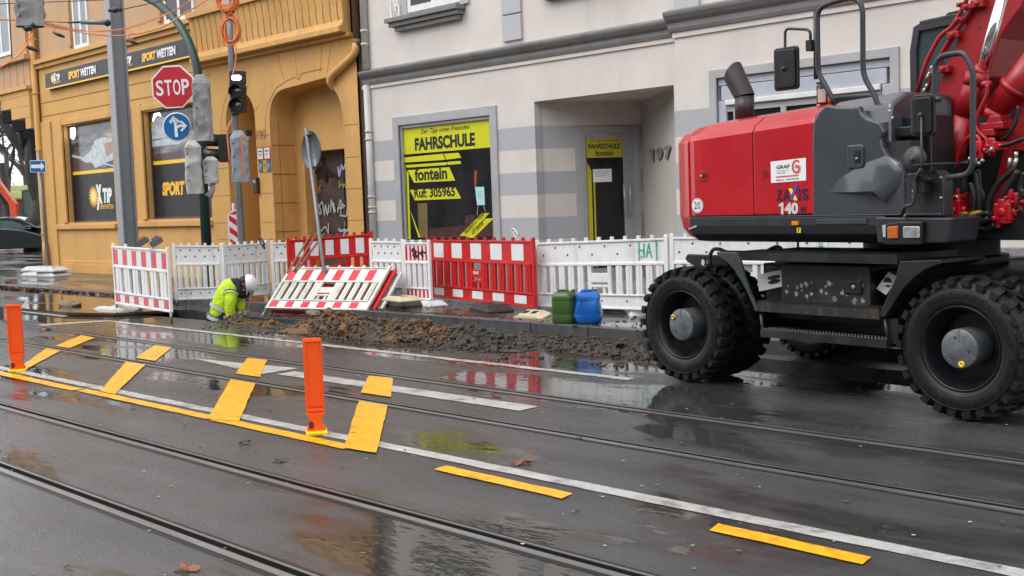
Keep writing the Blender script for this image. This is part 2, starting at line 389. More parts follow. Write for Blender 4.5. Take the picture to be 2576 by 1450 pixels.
tape([(-5.6, 4.69), (-4.46, 4.67), (-4.49, 4.79), (-5.62, 4.81)], 'yellow dash beside the white line, nearest to the oblique stripes', 'yellow tape dashes')
tape([(-3.44, 4.68), (-2.59, 4.67), (-2.61, 4.79), (-3.48, 4.81)], 'yellow dash at the bottom right, closest to the viewer', 'yellow tape dashes')
for k, q in enumerate((([(-13.38, 5.11), (-13.12, 5.08), (-14.42, 6.0), (-14.9, 6.02)], [(-14.64, 6.22), (-15.52, 6.95), (-16.05, 7.0), (-15.08, 6.22)]),
                       ([(-10.74, 4.83), (-10.42, 4.83), (-12.13, 6.0), (-12.6, 6.0)], [(-12.37, 6.24), (-13.4, 7.0), (-13.86, 7.0), (-12.85, 6.24)]),
                       ([(-8.48, 4.71), (-8.16, 4.81), (-9.8, 5.98), (-10.26, 5.98)], [(-10.15, 6.25), (-11.23, 7.02), (-11.6, 6.99), (-10.6, 6.24)]),
                       ([(-6.61, 4.72), (-6.29, 4.76), (-7.7, 5.97), (-8.11, 5.97)], [(-8.04, 6.27), (-8.9, 6.98), (-9.24, 6.94), (-8.47, 6.26)]))):
    wh = ('first', 'second', 'third', 'fourth')[k]
    ex = ('behind the left orange post', 'about midway between the two orange posts', 'just left of the nearer orange post', 'right of the nearer orange post')[k]
    tape(q[0], 'near half of the %s oblique stripe, %s' % (wh, ex), 'oblique yellow stripes across the track', .0115)
    tape(q[1], 'far half of the %s oblique yellow stripe from the left, between the two far rails' % wh, 'oblique yellow stripes across the track')
M_PINK = mat('pink_spray', (.6, .05, .17), .4)
b = MB(); stroke(b, [(-1.55, 7.5), (-1.35, 7.62), (-1.6, 7.66), (-.7, 7.75)], .04); b.v = [Vector((q.x, q.z, .004)) for q in b.v]
struct(b.build('spray_marking', M_PINK))

# ------------------------------------------------------------------ buildings
M_OR = mat('ochre_stucco', (.62, .345, .108), .75, var=.10, scale=1.3, bump=.004, bscale=45, dirt=(.26, .13, .05), dirt_amt=.5, streak=.4)
M_OR_UP = mat('pale_ochre_stucco', (.50, .31, .17), .8, var=.1, scale=1.1, bump=.004, bscale=45, dirt=(.25, .17, .11), dirt_amt=.4)
M_OR_LN = mat('ochre_joint', (.30, .13, .035), .9)
M_CREAM = mat('cream_render', (.62, .57, .525), .8, var=.09, scale=1.2, bump=.003, bscale=50, dirt=(.40, .37, .33), dirt_amt=.45, streak=.3)
M_TRIM = mat('grey_trim', (.20, .195, .19), .6, var=.18, scale=2.5, bump=.002, dirt=(.09, .085, .07), dirt_amt=.5)
M_FRAME = mat('grey_frame', (.37, .37, .375), .5, var=.1, scale=3)
M_ALU = mat('aluminium', (.42, .43, .45), .35, metal=.5, var=.12, scale=4)
M_GLASS = mat('dark_glass', (.012, .013, .015), .06, var=.5, scale=1.2, spec=.4)
M_PVC = mat('white_window_frame', (.68, .68, .66), .35, var=.08, scale=6)
M_CURT = mat('net_curtain', (.28, .31, .31), .5, var=.3, scale=14, stretch=(3, 1, .5))
M_PIPE_GR = mat('grey_downpipe', (.50, .48, .45), .5, var=.15, scale=3)
M_PIPE_BR = mat('brown_downpipe', (.17, .10, .065), .6, var=.25, scale=3)
def banded(name):
    m = mat('banded_'+name, (.62, .57, .525), .8, var=.09, scale=1.2, bump=.003, bscale=50, dirt=(.42, .39, .36), dirt_amt=.35, streak=.3); n = m.node_tree; N = n.nodes; L = n.links; b = N['Principled BSDF']
    src = b.inputs['Base Color'].links[0].from_socket
    g = N.new('ShaderNodeNewGeometry'); s = N.new('ShaderNodeSeparateXYZ'); L.new(g.outputs['Position'], s.inputs[0])
    def mth(op, a, v=None):
        k = N.new('ShaderNodeMath'); k.operation = op
        if isinstance(a, float): k.inputs[0].default_value = a
        else: L.new(a, k.inputs[0])
        if v is not None:
            if isinstance(v, float): k.inputs[1].default_value = v
            else: L.new(v, k.inputs[1])
        return k.outputs[0]
    d = mth('DIVIDE', mth('SUBTRACT', 2.92, s.outputs['Z']), .757)
    grey = mth('MULTIPLY', mth('LESS_THAN', mth('FRACT', d), .5), mth('GREATER_THAN', d, 0.0))
    mx = N.new('ShaderNodeMix'); mx.data_type = 'RGBA'; mx.inputs['B'].default_value = (.38, .385, .40, 1)
    L.new(grey, mx.inputs['Factor']); L.new(src, mx.inputs['A']); L.new(mx.outputs['Result'], b.inputs['Base Color']); return m
M_BAND = banded('render')
FYB = 13.7

# --- the row of houses across the street, behind the viewer: it closes the street and is mirrored in paint and glass
b = MB(); b.box(-70, 40, -19, -11, 0, 10.5); hb = b.build('opposite_terrace', mat('opposite_render', (.30, .27, .24), .8, var=.3, scale=.6))
tag(hb, 'plain rendered terrace closing the street behind the viewer', 'building')
# --- ochre corner building
ob = thing('corner_building', 'ochre stucco corner building with betting shop windows and a graffiti covered door', 'building', (-25, FYB, 0))
alc = [(-21.33, .12), (-21.33, 3.6)]+[(p[0], p[1]) for p in arc(-20.75, 3.6, .58, 180, 92, 8, .60)]+[(-19.2, 4.29)]+[(p[0], p[1]) for p in arc(-19.45, 3.45, .75, 70, 0, 6, .78)]+[(-18.7, .12)]
niche = [(-23.1, .12)]+[(-23.1, 3.72)]+arc(-22.5, 3.72, .6, 180, 0, 12, .58)+[(-21.9, .12)]
# reveal the alcove polygon left to right
W1, W2 = (-31.78, -28.80, 1.52, 4.2), (-27.05, -23.93, 1.55, 4.22)
NI = 17
b = MB()
wall(b, [(-33.15, .12), (-18.18, .12), (-18.18, 5.03), (-24.0, 5.03), (-24.0, 6.02), (-33.15, 6.02)], [rect(*W1), rect(*W2), alc[::-1] if False else alc, niche], FYB, .22)
# deeper sides of the alcove and the niche
for h, d in ((alc, .62), (niche, .9)):
    n = len(h); b.add([(p[0], FYB+.21, p[1]) for p in h]+[(p[0], FYB+d, p[1]) for p in h], [(i, (i+1) % n, (i+1) % n+n, i+n) for i in range(n)])
b.box(-33.15, -18.18, FYB+1.2, FYB+9, .12, 6)
wl = b.build('wall', M_OR, ob, world=True, fix=False)
b = MB(); b.box(-33.12, -18.2, FYB+.06, FYB+9, 6.02, 11.0); 
b.build('upper_wall', M_OR_UP, ob, world=True)
# side wall up the side street and the back wall of the alcove
b = MB(); b.box(-33.14, -32.9, FYB+.24, FYB+12, .12, 10.9); b.build('side_wall', M_OR_UP, ob, world=True)
b = MB(); wall(b, rect(-21.4, -18.6, .12, 4.5), [rect(-21.02, -19.0, .12, 2.9)], FYB+.62, .35); b.box(-21.35, -18.6, FYB+.98, FYB+1.1, .12, 4.4)
b.build('alcove_wall', M_OR, ob, world=True)
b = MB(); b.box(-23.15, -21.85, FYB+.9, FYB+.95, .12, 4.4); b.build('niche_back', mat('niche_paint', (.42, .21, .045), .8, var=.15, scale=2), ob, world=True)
# graffiti door
M_DOOR = mat('brown_metal_door', (.075, .055, .055), .35, var=.3, scale=2.5, dirt=(.16, .13, .13), dirt_amt=.6)
b = MB(); yd = FYB+.92; b.box(-21.02, -20.04, yd, yd+.05, .12, 2.9); b.box(-20.02, -19.0, yd, yd+.05, .12, 2.9)
b.box(-20.06, -20.0, yd-.03, yd, .12, 2.9); b.box(-21.02, -19.0, yd-.02, yd, 1.0, 1.04)
for x0 in (-20.9, -19.9):
    b.box(x0, x0+.75, yd-.012, yd, 1.15, 1.3); 
dr = b.build('door', M_DOOR, ob, world=True, bevel=.006)
b = MB(); b.mi = 0
def dl(px, py): q = FY(px, py, yd-.03); return (q.x, q.z)
def gr(b, pts, wd): stroke(b, [dl(1024*.629+p[0]/4, (576+p[1]/2.5156)*.6289) for p in pts], wd, yd-.034)
for s in ([(510, 390), (640, 230), (700, 390), (720, 250), (640, 240)], [(600, 180), (680, 140), (660, 280), (820, 330), (690, 300), (610, 340)], [(560, 300), (700, 260), (800, 320)], [(640, 330), (690, 210), (700, 380)]): gr(b, s, .05)
b.mi = 1
for s in ([(525, 700), (540, 620), (560, 730), (575, 600), (600, 740), (595, 610)], [(630, 600), (660, 700), (640, 710), (625, 640), (670, 580), (690, 720), (700, 610), (720, 720), (735, 610), (730, 700)], [(750, 690), (760, 560), (790, 700), (780, 590), (800, 680)], [(820, 690), (850, 560), (880, 640), (820, 650)], [(900, 630), (860, 600), (850, 720), (910, 730), (925, 600), (945, 790)], [(560, 900), (575, 780), (590, 880), (640, 900), (700, 830), (730, 900), (730, 800)]): gr(b, s, .035)
b.mi = 2
for s in ([(825, 230), (840, 330), (860, 210), (880, 260), (900, 200), (920, 280), (910, 340), (950, 300), (955, 220), (930, 200)], [(830, 850), (850, 880), (900, 860), (880, 930)], [(900, 880), (950, 850), (960, 920), (905, 930)]): gr(b, s, .05)
b.mi = 3
for s in ([(840, 370), (845, 440)], [(830, 430), (870, 400), (875, 440), (890, 400), (905, 440), (920, 400), (930, 430)], [(940, 400), (955, 430), (980, 370), (965, 470)], [(925, 520), (930, 610), (970, 590), (935, 560), (965, 530), (925, 520)], [(985, 560), (990, 600)], [(950, 720), (1000, 710)], [(895, 780), (897, 830)], [(965, 850), (945, 890)]): gr(b, s, .022)
b.mi = 4
for s in ([(610, 430), (650, 500)], [(650, 410), (620, 500)], [(605, 470), (660, 470)]): gr(b, s, .025)
gf = b.build('graffiti', [mat('black_spray', (.012, .01, .012), .5), mat('silver_spray', (.45, .45, .46), .5), mat('lilac_spray', (.42, .42, .62), .5), mat('lime_spray', (.42, .42, .05), .5), mat('orange_spray', (.6, .16, .03), .5)], ob, world=True)
gf.parent = dr; 
# joints, mouldings and cornices
b = MB()
def hline(x0, x1, z, t=.012, y=FYB-.003): b.box(x0, x1, y, y+.002, z-t, z)
for z in (4.95, 4.57): hline(-33.1, -24.0, z, .03)
for z in (1.05, 1.43, 2.05, 2.67, 3.3): 
    for xa, xb in ((-21.88, -21.35), (-18.68, -18.2), (-23.75, -23.12)): hline(xa, xb, z, .012)
for z in (.6, 1.2, 1.82, 2.44, 3.06): b.box(-21.325, -21.318, FYB+.02, FYB+.6, z, z+.014)
for xa in (-20.7, -20.2, -19.4, -19.15):
    stroke(b, [(xa, 4.38), (xa+(xa+19.9)*.25, 4.95)], .014, FYB-.003)
stroke(b, [(-21.5, 3.3), (-21.5, 3.6), (-21.35, 3.95), (-21.0, 4.25), (-20.6, 4.36), (-20.3, 4.40), (-20.15, 4.33), (-20.05, 4.45), (-19.3, 4.47)], .016, FYB-.003)
stroke(b, [(-23.35, 3.3), (-23.3, 3.8), (-23.05, 4.25), (-22.7, 4.42)], .014, FYB-.003)
stroke(b, [(-22.2, 4.3), (-22.05, 4.45)], .014, FYB-.003); stroke(b, [(-21.95, 3.8), (-21.7, 3.95)], .014, FYB-.003)
join(wl, b.build('plaster_joint', M_OR_LN, ob, world=True))
b = MB()
b.box(-33.25, -24.0, FYB-.16, FYB+.2, 6.02, 6.14); b.box(-33.2, -24.0, FYB-.08, FYB+.1, 5.9, 6.02)
# fluted parapet over the doors
b.box(-24.05, -18.2, FYB-.34, FYB+.1, 6.06, 6.2)
prof = [(0, 5.06), (-.30, 5.06), (-.30, 5.17), (-.22, 5.2), (-.18, 5.3), (-.2, 5.6), (-.27, 6.06), (0, 6.06)]
b.add([(-24.05, FYB+p[0], p[1]) for p in prof]+[(-18.3, FYB+p[0], p[1]) for p in prof], [(i, i+8, (i+1) % 8+8, (i+1) % 8) for i in range(8)]+[(0, 1, 2, 3, 4, 5, 6, 7), (15, 14, 13, 12, 11, 10, 9, 8)])
b.box(-24.1, -18.25, FYB-.12, FYB, 4.98, 5.06)
b.build('cornice', M_OR, ob, world=True, bevel=.01, fix=True)
b = MB(); x = -23.85
while x < -18.4:
    b.tube([(x, FYB-.185, 5.3), (x-.015, FYB-.2, 5.45), (x, FYB-.215, 5.7), (x+.01, FYB-.28, 6.05)], .0055, 5); x += .235
b.build('parapet_fluting', M_OR_LN, ob, world=True)
b = MB()
for x0, x1, z0, z1 in (W1, W2):
    b.box(x0-.25, x0, FYB-.05, FYB+.04, z0, z1+.2); b.box(x1, x1+.0, FYB, FYB, z0, z0)
    b.box(x0-.7, x1+.02, FYB-.09, FYB+.04, z0-.18, z0-.05) ; b.box(x0-.25, x1+.2, FYB-.04, FYB+.04, z1+.02, z1+.16)
    b.box(x0-.5, x1, FYB-.03, FYB+.02, .38, .47)
b.box(-32.2, -24.0, FYB-.07, FYB+.02, .12, .38)
b.box(-33.15, -32.5, FYB-.05, FYB+.02, .12, 4.4); b.box(-28.3, -27.65, FYB-.05, FYB+.02, .12, 4.4)
b.build('window_surround', M_OR, ob, world=True, bevel=.012)
# betting shop windows with printed film
M_FILM = mat('charcoal_film', (.014, .0145, .017), .45, var=.1, scale=8)
M_YFILM = mat('yellow_film', (.85, .55, .02), .35, var=.05)
M_WFILM = mat('white_lettering', (.8, .8, .8), .4, var=.03)
M_OFILM = mat('amber_lettering', (.9, .47, .02), .4, var=.03)
M_PALE = mat('pale_yellow', (.85, .74, .28), .4, var=.05)
def poster_mat(name, seed):
    m = mat('poster_'+name, (.2, .2, .22), .25); n = m.node_tree; N = n.nodes; L = n.links; bs = N['Principled BSDF']
    tc = N.new('ShaderNodeTexCoord'); mp = N.new('ShaderNodeMapping'); mp.inputs['Location'].default_value = (seed, 0, seed); mp.inputs['Rotation'].default_value = (0, .35, 0); mp.inputs['Scale'].default_value = (.4, 1, 1.9)
    nz = N.new('ShaderNodeTexNoise'); nz.inputs['Scale'].default_value = 1.5; nz.inputs['Detail'].default_value = 9; nz.inputs['Roughness'].default_value = .62; nz.inputs['Distortion'].default_value = .25
    cr = N.new('ShaderNodeValToRGB'); e = cr.color_ramp; e.elements[0].color = (.03, .03, .035, 1); e.elements[0].position = .38; e.elements[1].color = (.55, .58, .62, 1); e.elements[1].position = .66
    k = e.elements.new(.5); k.color = (.17, .16, .18, 1); k = e.elements.new(.57); k.color = (.30, .24, .22, 1)
    L.new(tc.outputs['Object'], mp.inputs[0]); L.new(mp.outputs[0], nz.inputs['Vector']); L.new(nz.outputs[0], cr.inputs[0]); L.new(cr.outputs[0], bs.inputs['Base Color'])
    for l in list(bs.inputs['Roughness'].links): L.remove(l)
    bs.inputs['Roughness'].default_value = .15; return m
def sunburst(b, cx, cz, r, y):
    b.mi = 2
    pts = []
    for k in range(36):
        a = 2*PI*k/36; q = r*(1 if k % 2 else .62); pts.append((cx+q*math.cos(a), y, cz+q*math.sin(a)))
    b.flat(pts); b.mi = 3; b.disc((cx, y-.001, cz), r*.45, 20)
def logo(b, x, z, h, y, sub=True):
    """sunburst, big slanted X, TiP; x,z lower left; h the height of the X"""
    sunburst(b, x+h*.45, z+h*.42, h*.58, y)
    b.mi = 1
    b.add([(x+h*.74, y-.002, z-.25*h), (x+h*.93, y-.002, z-.25*h), (x+h*1.38, y-.002, z+h*1.0), (x+h*1.17, y-.002, z+h*1.0)], [(0, 1, 2, 3)])
    b.add([(x+h*.78, y-.003, z+h*1.0), (x+h*1.0, y-.003, z+h*1.0), (x+h*1.40, y-.003, z+.05*h), (x+h*1.18, y-.003, z+.05*h)], [(3, 2, 1, 0)])
    text(b, 'TiP', x+h*1.42, z+.08*h, h*1.0, h*.72, y-.002, .06, .1)
    if sub: b.mi = 2; text(b, 'SPORTWETTEN', x+h*1.1, z-.22*h, h*1.45, h*.22, y-.002, .02, .1)
mats4 = [M_FILM, M_WFILM, M_OFILM, M_PALE]
for k, (x0, x1, z0, z1) in enumerate((W1, W2)):
    b = MB(); y = FYB+.2
    b.box(x0, x0+.05, y-.04, y+.03, z0, z1); b.box(x1-.05, x1, y-.04, y+.03, z0, z1); b.box(x0, x1, y-.039, y+.03, z0, z0+.05); b.box(x0, x1, y-.039, y+.03, z1-.05, z1)
    wf = b.build('window', mat('dark_window_frame', (.06, .055, .05), .4), ob, world=True)
    b = MB(); b.box(x0+.04, x1-.04, y, y+.012, z0+.04, z1-.04); p = b.build('pane', poster_mat('stadium%d' % k, 2.3+4*k), wf); p.data.transform(OM[ob].inverted()); 
    zf = 2.87 if k == 0 else 2.93
    b = MB(); b.box(x0+.05, x1-.05, y-.006, y-.002, z0+.05, zf-.03); b.mi = 1; b.box(x0+.05, x1-.05, y-.0065, y-.002, zf-.03, zf+.06)
    f_ = b.build('window_film', [M_FILM, M_YFILM], wf); f_.data.transform(OM[ob].inverted())
    b = MB()
    if k == 0: logo(b, -30.75, 1.98, .55, y-.009)
    else:
        b.mi = 2; text(b, 'SPORT', -26.62, 2.12, 1.1, .34, y-.009, .06, .12); b.mi = 1; text(b, 'WETTEN', -25.48, 2.13, 1.33, .34, y-.009, .05, .12)
    lt = b.build('lettering', mats4, wf); lt.data.transform(OM[ob].inverted())
    # lamp globe behind the glass, and a player in the picture
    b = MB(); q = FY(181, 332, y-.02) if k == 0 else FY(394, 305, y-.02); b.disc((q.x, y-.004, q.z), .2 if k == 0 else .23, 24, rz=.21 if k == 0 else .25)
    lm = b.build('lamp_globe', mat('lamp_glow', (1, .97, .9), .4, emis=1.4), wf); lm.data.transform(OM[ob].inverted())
    b = MB(); q = FY(168, 410, y) if k == 0 else FY(380, 318, y)
    if k == 0: b.flat([(q.x-.1, y-.005, q.z-.3), (q.x+.12, y-.005, q.z-.3), (q.x+.15, y-.005, q.z+.15), (q.x+.3, y-.005, q.z+.02), (q.x+.34, y-.005, q.z+.1), (q.x+.12, y-.005, q.z+.33), (q.x-.1, y-.005, q.z+.3)])
    else: b.disc((q.x, y-.005, q.z), .1, 12, rz=.12)
    pp = b.build('poster_figure', M_YFILM, wf); pp.data.transform(OM[ob].inverted())
    if k == 0:                                        # the printed crowd, a pale player and a bright streak in the picture
        b = MB()
        def pz(pts, yy): b.flat([(FY(p[0], p[1], y).x, yy, FY(p[0], p[1], y).z) for p in pts])
        pz([(163, 392), (290, 430), (290, 432), (170, 440)], y-.0042); b.mi = 1; pz([(205, 402), (228, 380), (240, 352), (262, 345), (288, 350), (290, 400), (262, 412), (240, 424), (232, 408), (215, 410)], y-.0048); b.mi = 2; pz([(262, 362), (282, 356), (286, 382), (268, 396)], y-.0052); b.mi = 1; pz([(165, 386), (200, 394), (292, 418), (292, 421), (198, 399), (165, 390)], y-.0056)
    else:
        b = MB()
        def pz(pts, yy): b.flat([(FY(p[0], p[1], y).x, yy, FY(p[0], p[1], y).z) for p in pts])
        b.mi = 1; pz([(366, 360), (455, 340), (455, 362), (366, 372)], y-.0045); pz([(372, 330), (395, 290), (425, 300), (452, 335), (430, 345), (380, 352)], y-.0042); b.mi = 0; pz([(366, 392), (456, 380), (456, 418), (368, 424)], y-.0044)
    pq = b.build('poster_picture', [mat('poster_crowd', (.10, .055, .06), .3, var=.8, scale=30), mat('poster_pale', (.50, .54, .58), .3, var=.35, scale=5), mat('poster_skin', (.34, .22, .17), .3, var=.3, scale=9)], wf); pq.data.transform(OM[ob].inverted())
# upper windows
def upper_window(parent, x0, x1, z0, z1, y, fm=M_PVC, gm=M_GLASS, split=True, curtain=False, deep=.12):
    b = MB(); t = .09
    b.box(x0, x0+t, y, y+.08, z0, z1); b.box(x1-t, x1, y, y+.08, z0, z1); b.box(x0+t, x1-t, y+.001, y+.08, z0, z0+t*1.3); b.box(x0+t, x1-t, y+.001, y+.08, z1-t, z1)
    if split: b.box((x0+x1)/2-.06, (x0+x1)/2+.06, y+.002, y+.08, z0+t, z1-t)
    w_ = b.build('window', fm, parent, world=True, bevel=.008)
    b = MB(); b.box(x0+t, x1-t, y+.018, y+.028, z0+t, z1-t); g_ = b.build('pane', M_CURT if curtain else gm, w_); g_.data.transform(OM[parent].inverted()); return w_
for x0, x1 in ((-30.75, -29.85), (-25.7, -24.3), (-22.3, -20.9)):
    for z0 in (6.17, 9.6):
        upper_window(ob, x0, x1, z0, z0+2.0, FYB+.02, curtain=x0 < -30)
b = MB()
for x0, x1 in ((-31.0, -29.6), (-25.95, -24.05), (-22.5, -20.7)):
    b.box(x0-.1, x0+.1, FYB-.01, FYB+.1, 6.3, 8.4)
b.box(-33.2, -18.2, FYB-.3, FYB+.3, 10.8, 11.2); b.build('upper_moulding', M_OR_UP, ob, world=True)
b = MB(); b.add([(-33.3, FYB-.4, 11.2), (-18.1, FYB-.4, 11.2), (-18.1, FYB+9, 11.2), (-33.3, FYB+9, 11.2), (-33.3, FYB+4.3, 13), (-18.1, FYB+4.3, 13)], [(0, 1, 5, 4), (2, 3, 4, 5), (1, 2, 5), (3, 0, 4)])
b.build('roof', mat('roof_tile', (.10, .045, .03), .5, var=.2, scale=3), ob, world=True)
# corner oriel on stepped corbels
b = MB(); 
def ox(px): return FY(px, 250, FYB-.25).x
b.box(-36.9, -33.3, FYB-.25, FYB+3, 6.33, 11.0); b.box(-36.9, -33.28, FYB-.2, FYB+3, 5.45, 6.22); b.box(-37.0, -33.2, FYB-.36, FYB+3, 6.2, 6.34)
orl = b.build('oriel', M_OR_UP, ob, world=True, bevel=.01)
b = MB(); b.box(-37.05, -33.25, FYB-.34, FYB+2.8, 5.36, 5.47)
b.box(-36.5, -33.32, FYB-.27, FYB+2.6, 5.2, 5.36)
for i, (px, z0, z1) in enumerate(((2, 4.9, 5.22), (26, 4.57, 4.9), (60, 4.25, 4.57))):
    b.box(ox(px), -33.3, FYB-.26+.005*i, FYB+1.2-.2*i, z0, z1)
b.build('corbel', M_OR, ob, world=True, bevel=.008)
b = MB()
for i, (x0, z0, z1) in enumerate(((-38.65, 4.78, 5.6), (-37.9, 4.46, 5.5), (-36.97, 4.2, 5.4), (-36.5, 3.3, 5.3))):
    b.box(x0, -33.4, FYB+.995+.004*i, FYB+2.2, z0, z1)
b.build('corbel_shadow_side', mat('corbel_shade', (.010, .010, .011), .9, spec=.1), ob, world=True)  # shade under the turret's far side put into a near-black colour
upper_window(ob, -35.7, -34.3, 6.45, 8.5, FYB-.29, curtain=True)
b = MB(); x = -36.7
while x < -33.4: b.box(x, x+.02, FYB-.205, FYB-.2, 5.5, 6.18); x += .5
join(orl, b.build('oriel_joint', M_OR_LN, ob, world=True))
# downpipes, house number, plates
b = MB(); b.tube(bend([(-33.22, FYB-.1, 12), (-33.22, FYB-.1, 1.0), (-33.1, FYB-.16, .8), (-33.1, FYB-.16, .12)]), .085, 10)
for z in (7, 5.2, 3.6, 1.2): b.tube([(-33.22, FYB-.1, z), (-33.22, FYB-.1, z+.05)], .1, 10)
b.build('downpipe', M_OR, ob, world=True)
b = MB(); b.tube([(-18.1, FYB-.04, 12), (-18.08, FYB-.04, 4.9)], .075, 10)
b.tube([(-18.08, FYB-.04, 4.9), (-18.08, FYB-.04, 4.78)], .09, 10); b.build('downpipe', M_PIPE_BR, ob, world=True)
b = MB(); b.tube(bend([(-18.08, FYB-.06, 4.82), (-18.1, FYB-.08, 4.62), (-18.9, FYB-.1, 4.28), (-19.05, FYB+.0, 4.12), (-19.0, FYB+.1, 4.02)], .14), .075, 10); b.build('downpipe_elbow', M_OR, ob, world=True)
b = MB(); b.box(-18.18, -17.93, FYB+.05, FYB+.3, .12, 10.9); b.build('party_joint', mat('dark_party_wall', (.07, .045, .035), .8, var=.3, scale=2), ob, world=True)
b = MB(); text(b, '195', -21.86, 3.22, .36, .2, FYB-.02, .01); b.build('house_number', mat('brass_ochre', (.36, .19, .07), .5), ob, world=True)

def sign_fascia(x0, x1, label, tx):
    z0, z1 = 5.26, 5.70
    t = thing('shop_sign', label, 'shop sign', ((x0+x1)/2, FYB-.1, z0), 0, 'betting shop fascia signs')
    b = MB(); b.box(x0, x1, FYB-.12, FYB-.003, z0, z1); b.build('panel', M_FILM, t, world=True, bevel=.006)
    b = MB(); b.box(x0+.03, x1-.03, FYB-.135, FYB-.118, z0-.01, z0+.03); b.build('yellow_edge', M_OFILM, t, world=True)
    b = MB(); y = FYB-.127
    logo(b, x0+tx, 5.42, .24, y); 
    b.mi = 2; text(b, 'SPORT', x0+tx+1.13, 5.39, .70, .21, y-.003, .06, .12); b.mi = 1; text(b, 'WETTEN', x0+tx+1.87, 5.39, .93, .21, y-.003, .05, .12)
    b.build('lettering', mats4, t, world=True)
sign_fascia(-32.44, -28.25, 'long charcoal betting shop sign above the left window, its right end behind the steel pole', .42)
sign_fascia(-28.2, -24.0, 'long charcoal betting shop sign above the right window, between steel pole and curved green mast', .42)
for k, (px, py, w_, h_, m_, lb) in enumerate(((1035, 52, .42, .36, 'hyd', 'pair of white and red hydrant plates on the ochre wall'),)):
    t = thing('hydrant_plate', 'pair of red framed white plates above blue and yellow ones, screwed to the ochre wall', 'wall plate', (-21.6, FYB, 2.6))
    for i in (0, 1):
        x0 = -21.86+i*.26
        b = MB(); b.box(x0, x0+.25, FYB-.015, FYB-.002, 2.77, 3.04); b.mi = 1; b.box(x0+.02, x0+.23, FYB-.018, FYB-.014, 2.79, 3.02); b.mi = 2; b.box(x0+.05, x0+.19, FYB-.0195, FYB-.018, 2.94, 2.965); b.box(x0+.05, x0+.2, FYB-.0195, FYB-.018, 2.88, 2.89); b.box(x0+.12, x0+.13, FYB-.0195, FYB-.018, 2.82, 2.88)
        b.build('hydrant_panel', [mat('sign_red', (.45, .02, .02), .4), M_WFILM, mat('sign_black', (.02, .02, .02), .4)], t, world=True)
    for i, cm in enumerate((mat('plate_blue', (.05, .09, .16), .4), mat('plate_yellow', (.50, .34, .03), .4), mat('plate_blue', (.05, .09, .16), .4))):
        x0 = -21.82+i*.16; b = MB(); b.box(x0, x0+.15, FYB-.012, FYB-.002, 2.5, 2.76); b.mi = 1; stroke(b, [(x0+.05, 2.56), (x0+.05, 2.7)], .015, FYB-.013); stroke(b, [(x0+.05, 2.63), (x0+.11, 2.66)], .015, FYB-.013)
        b.build('marker_panel', [cm, M_WFILM if i != 1 else mat('sign_black', (.02, .02, .02), .4)], t, world=True)
t = thing('wall_lamp', 'small outdoor lamp on a white arm beside the arched doorway', 'wall lamp', (-22.0, FYB, 3.2))
b = MB(); b.box(-21.85, -21.55, FYB-.45, FYB-.3, 3.28, 3.40); b.build('lamp_head', mat('sign_black', (.02, .02, .02), .4), t, world=True, bevel=.01)
b = MB(); b.box(-22.6, -21.6, FYB-.44, FYB-.36, 3.2, 3.26); b.box(-22.45, -22.4, FYB-.4, FYB, 3.21, 3.25); b.build('arm', M_PVC, t, world=True)
b = MB(); q = FY(638, 462); t = thing('letter_box', 'small black intercom box beside the arched doorway', 'intercom', (-21.95, FYB, 2.0))
b.box(-22.0, -21.84, FYB-.08, FYB-.003, 2.05, 2.4); b.build('housing', mat('sign_black', (.02, .02, .02), .4), t, world=True, bevel=.01)
b = MB(); b.box(-21.97, -21.87, FYB-.09, FYB-.08, 2.28, 2.35); b.build('button_panel', M_ALU, t, world=True)

# --- cream building with grey bands
gb = thing('driving_school_building', 'cream rendered building with grey bands, grey cornice and a driving school on the ground floor', 'building', (-10, FYB, 0))
SWN = (-16.96, -14.46, .95, 3.17); W3 = (-9.71, -7.08, .9, 3.32)
b = MB()
wall(b, [(-17.93, .12), (-10.44, .12), (-10.44, 4.0), (-17.93, 4.0)], [rect(*SWN), rect(-13.41, -10.53, .125, 3.31)], FYB, .16)
wall(b, [(-10.44, .12), (12, .12), (12, 4.1), (-10.44, 4.1)], [rect(*W3), rect(-4.5, -1.8, .9, 3.32)], FYB-.07, .2)
b.add([(-10.44, FYB-.07, .12), (-10.44, FYB, .12), (-10.44, FYB, 4.1), (-10.44, FYB-.07, 4.1)], [(0, 1, 2, 3)][::-1])
b.build('banded_wall', M_BAND, gb, world=True)
b = MB(); b.box(-17.93, 12, FYB+3.4, FYB+9, .12, 14.5); b.box(-17.93, 12, FYB+.02, FYB+9, 4.2, 14.5); b.box(-10.44, 12, FYB-.05, FYB, 4.35, 14.5); b.box(-17.93, -17.8, FYB+.01, FYB+3.4, .12, 4.2)
b.build('upper_wall', M_CREAM, gb, world=True)
# wedge shaped entrance: door wall and number wall
A, B_, Cc = Vector((-13.43, 13.855, 0)), Vector((-12.62, 15.50, 0)), Vector((-10.53, 13.86, 0))
def vwall(b, p, q, z0, z1, holes=None, depth=.1):
    d = (q-p); Ln = d.length; d.normalize(); M = basis(p, d, Vector((-d.y, d.x, 0)), Z3)
    if holes is None: b.box(0, Ln, 0, .12, z0, z1, M)
    else: wall(b, rect(0, Ln, z0, z1), holes, 0, depth, M)
    return M, Ln
b = MB(); Md, Ld = vwall(b, A, B_, .12, 3.31, [rect(.83, 1.62, .13, 2.62)]); 
b.build('door_wall', M_BAND, gb, world=True)
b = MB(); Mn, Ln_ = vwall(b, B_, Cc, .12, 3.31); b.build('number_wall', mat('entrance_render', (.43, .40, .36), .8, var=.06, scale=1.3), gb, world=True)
b = MB(); b.add([(-13.6, 13.84, 3.308), (-10.4, 13.84, 3.308), (-10.4, 16, 3.308), (-13.6, 16, 3.308)], [(0, 3, 2, 1)]); b.build('entrance_soffit', M_CREAM, gb, world=True)
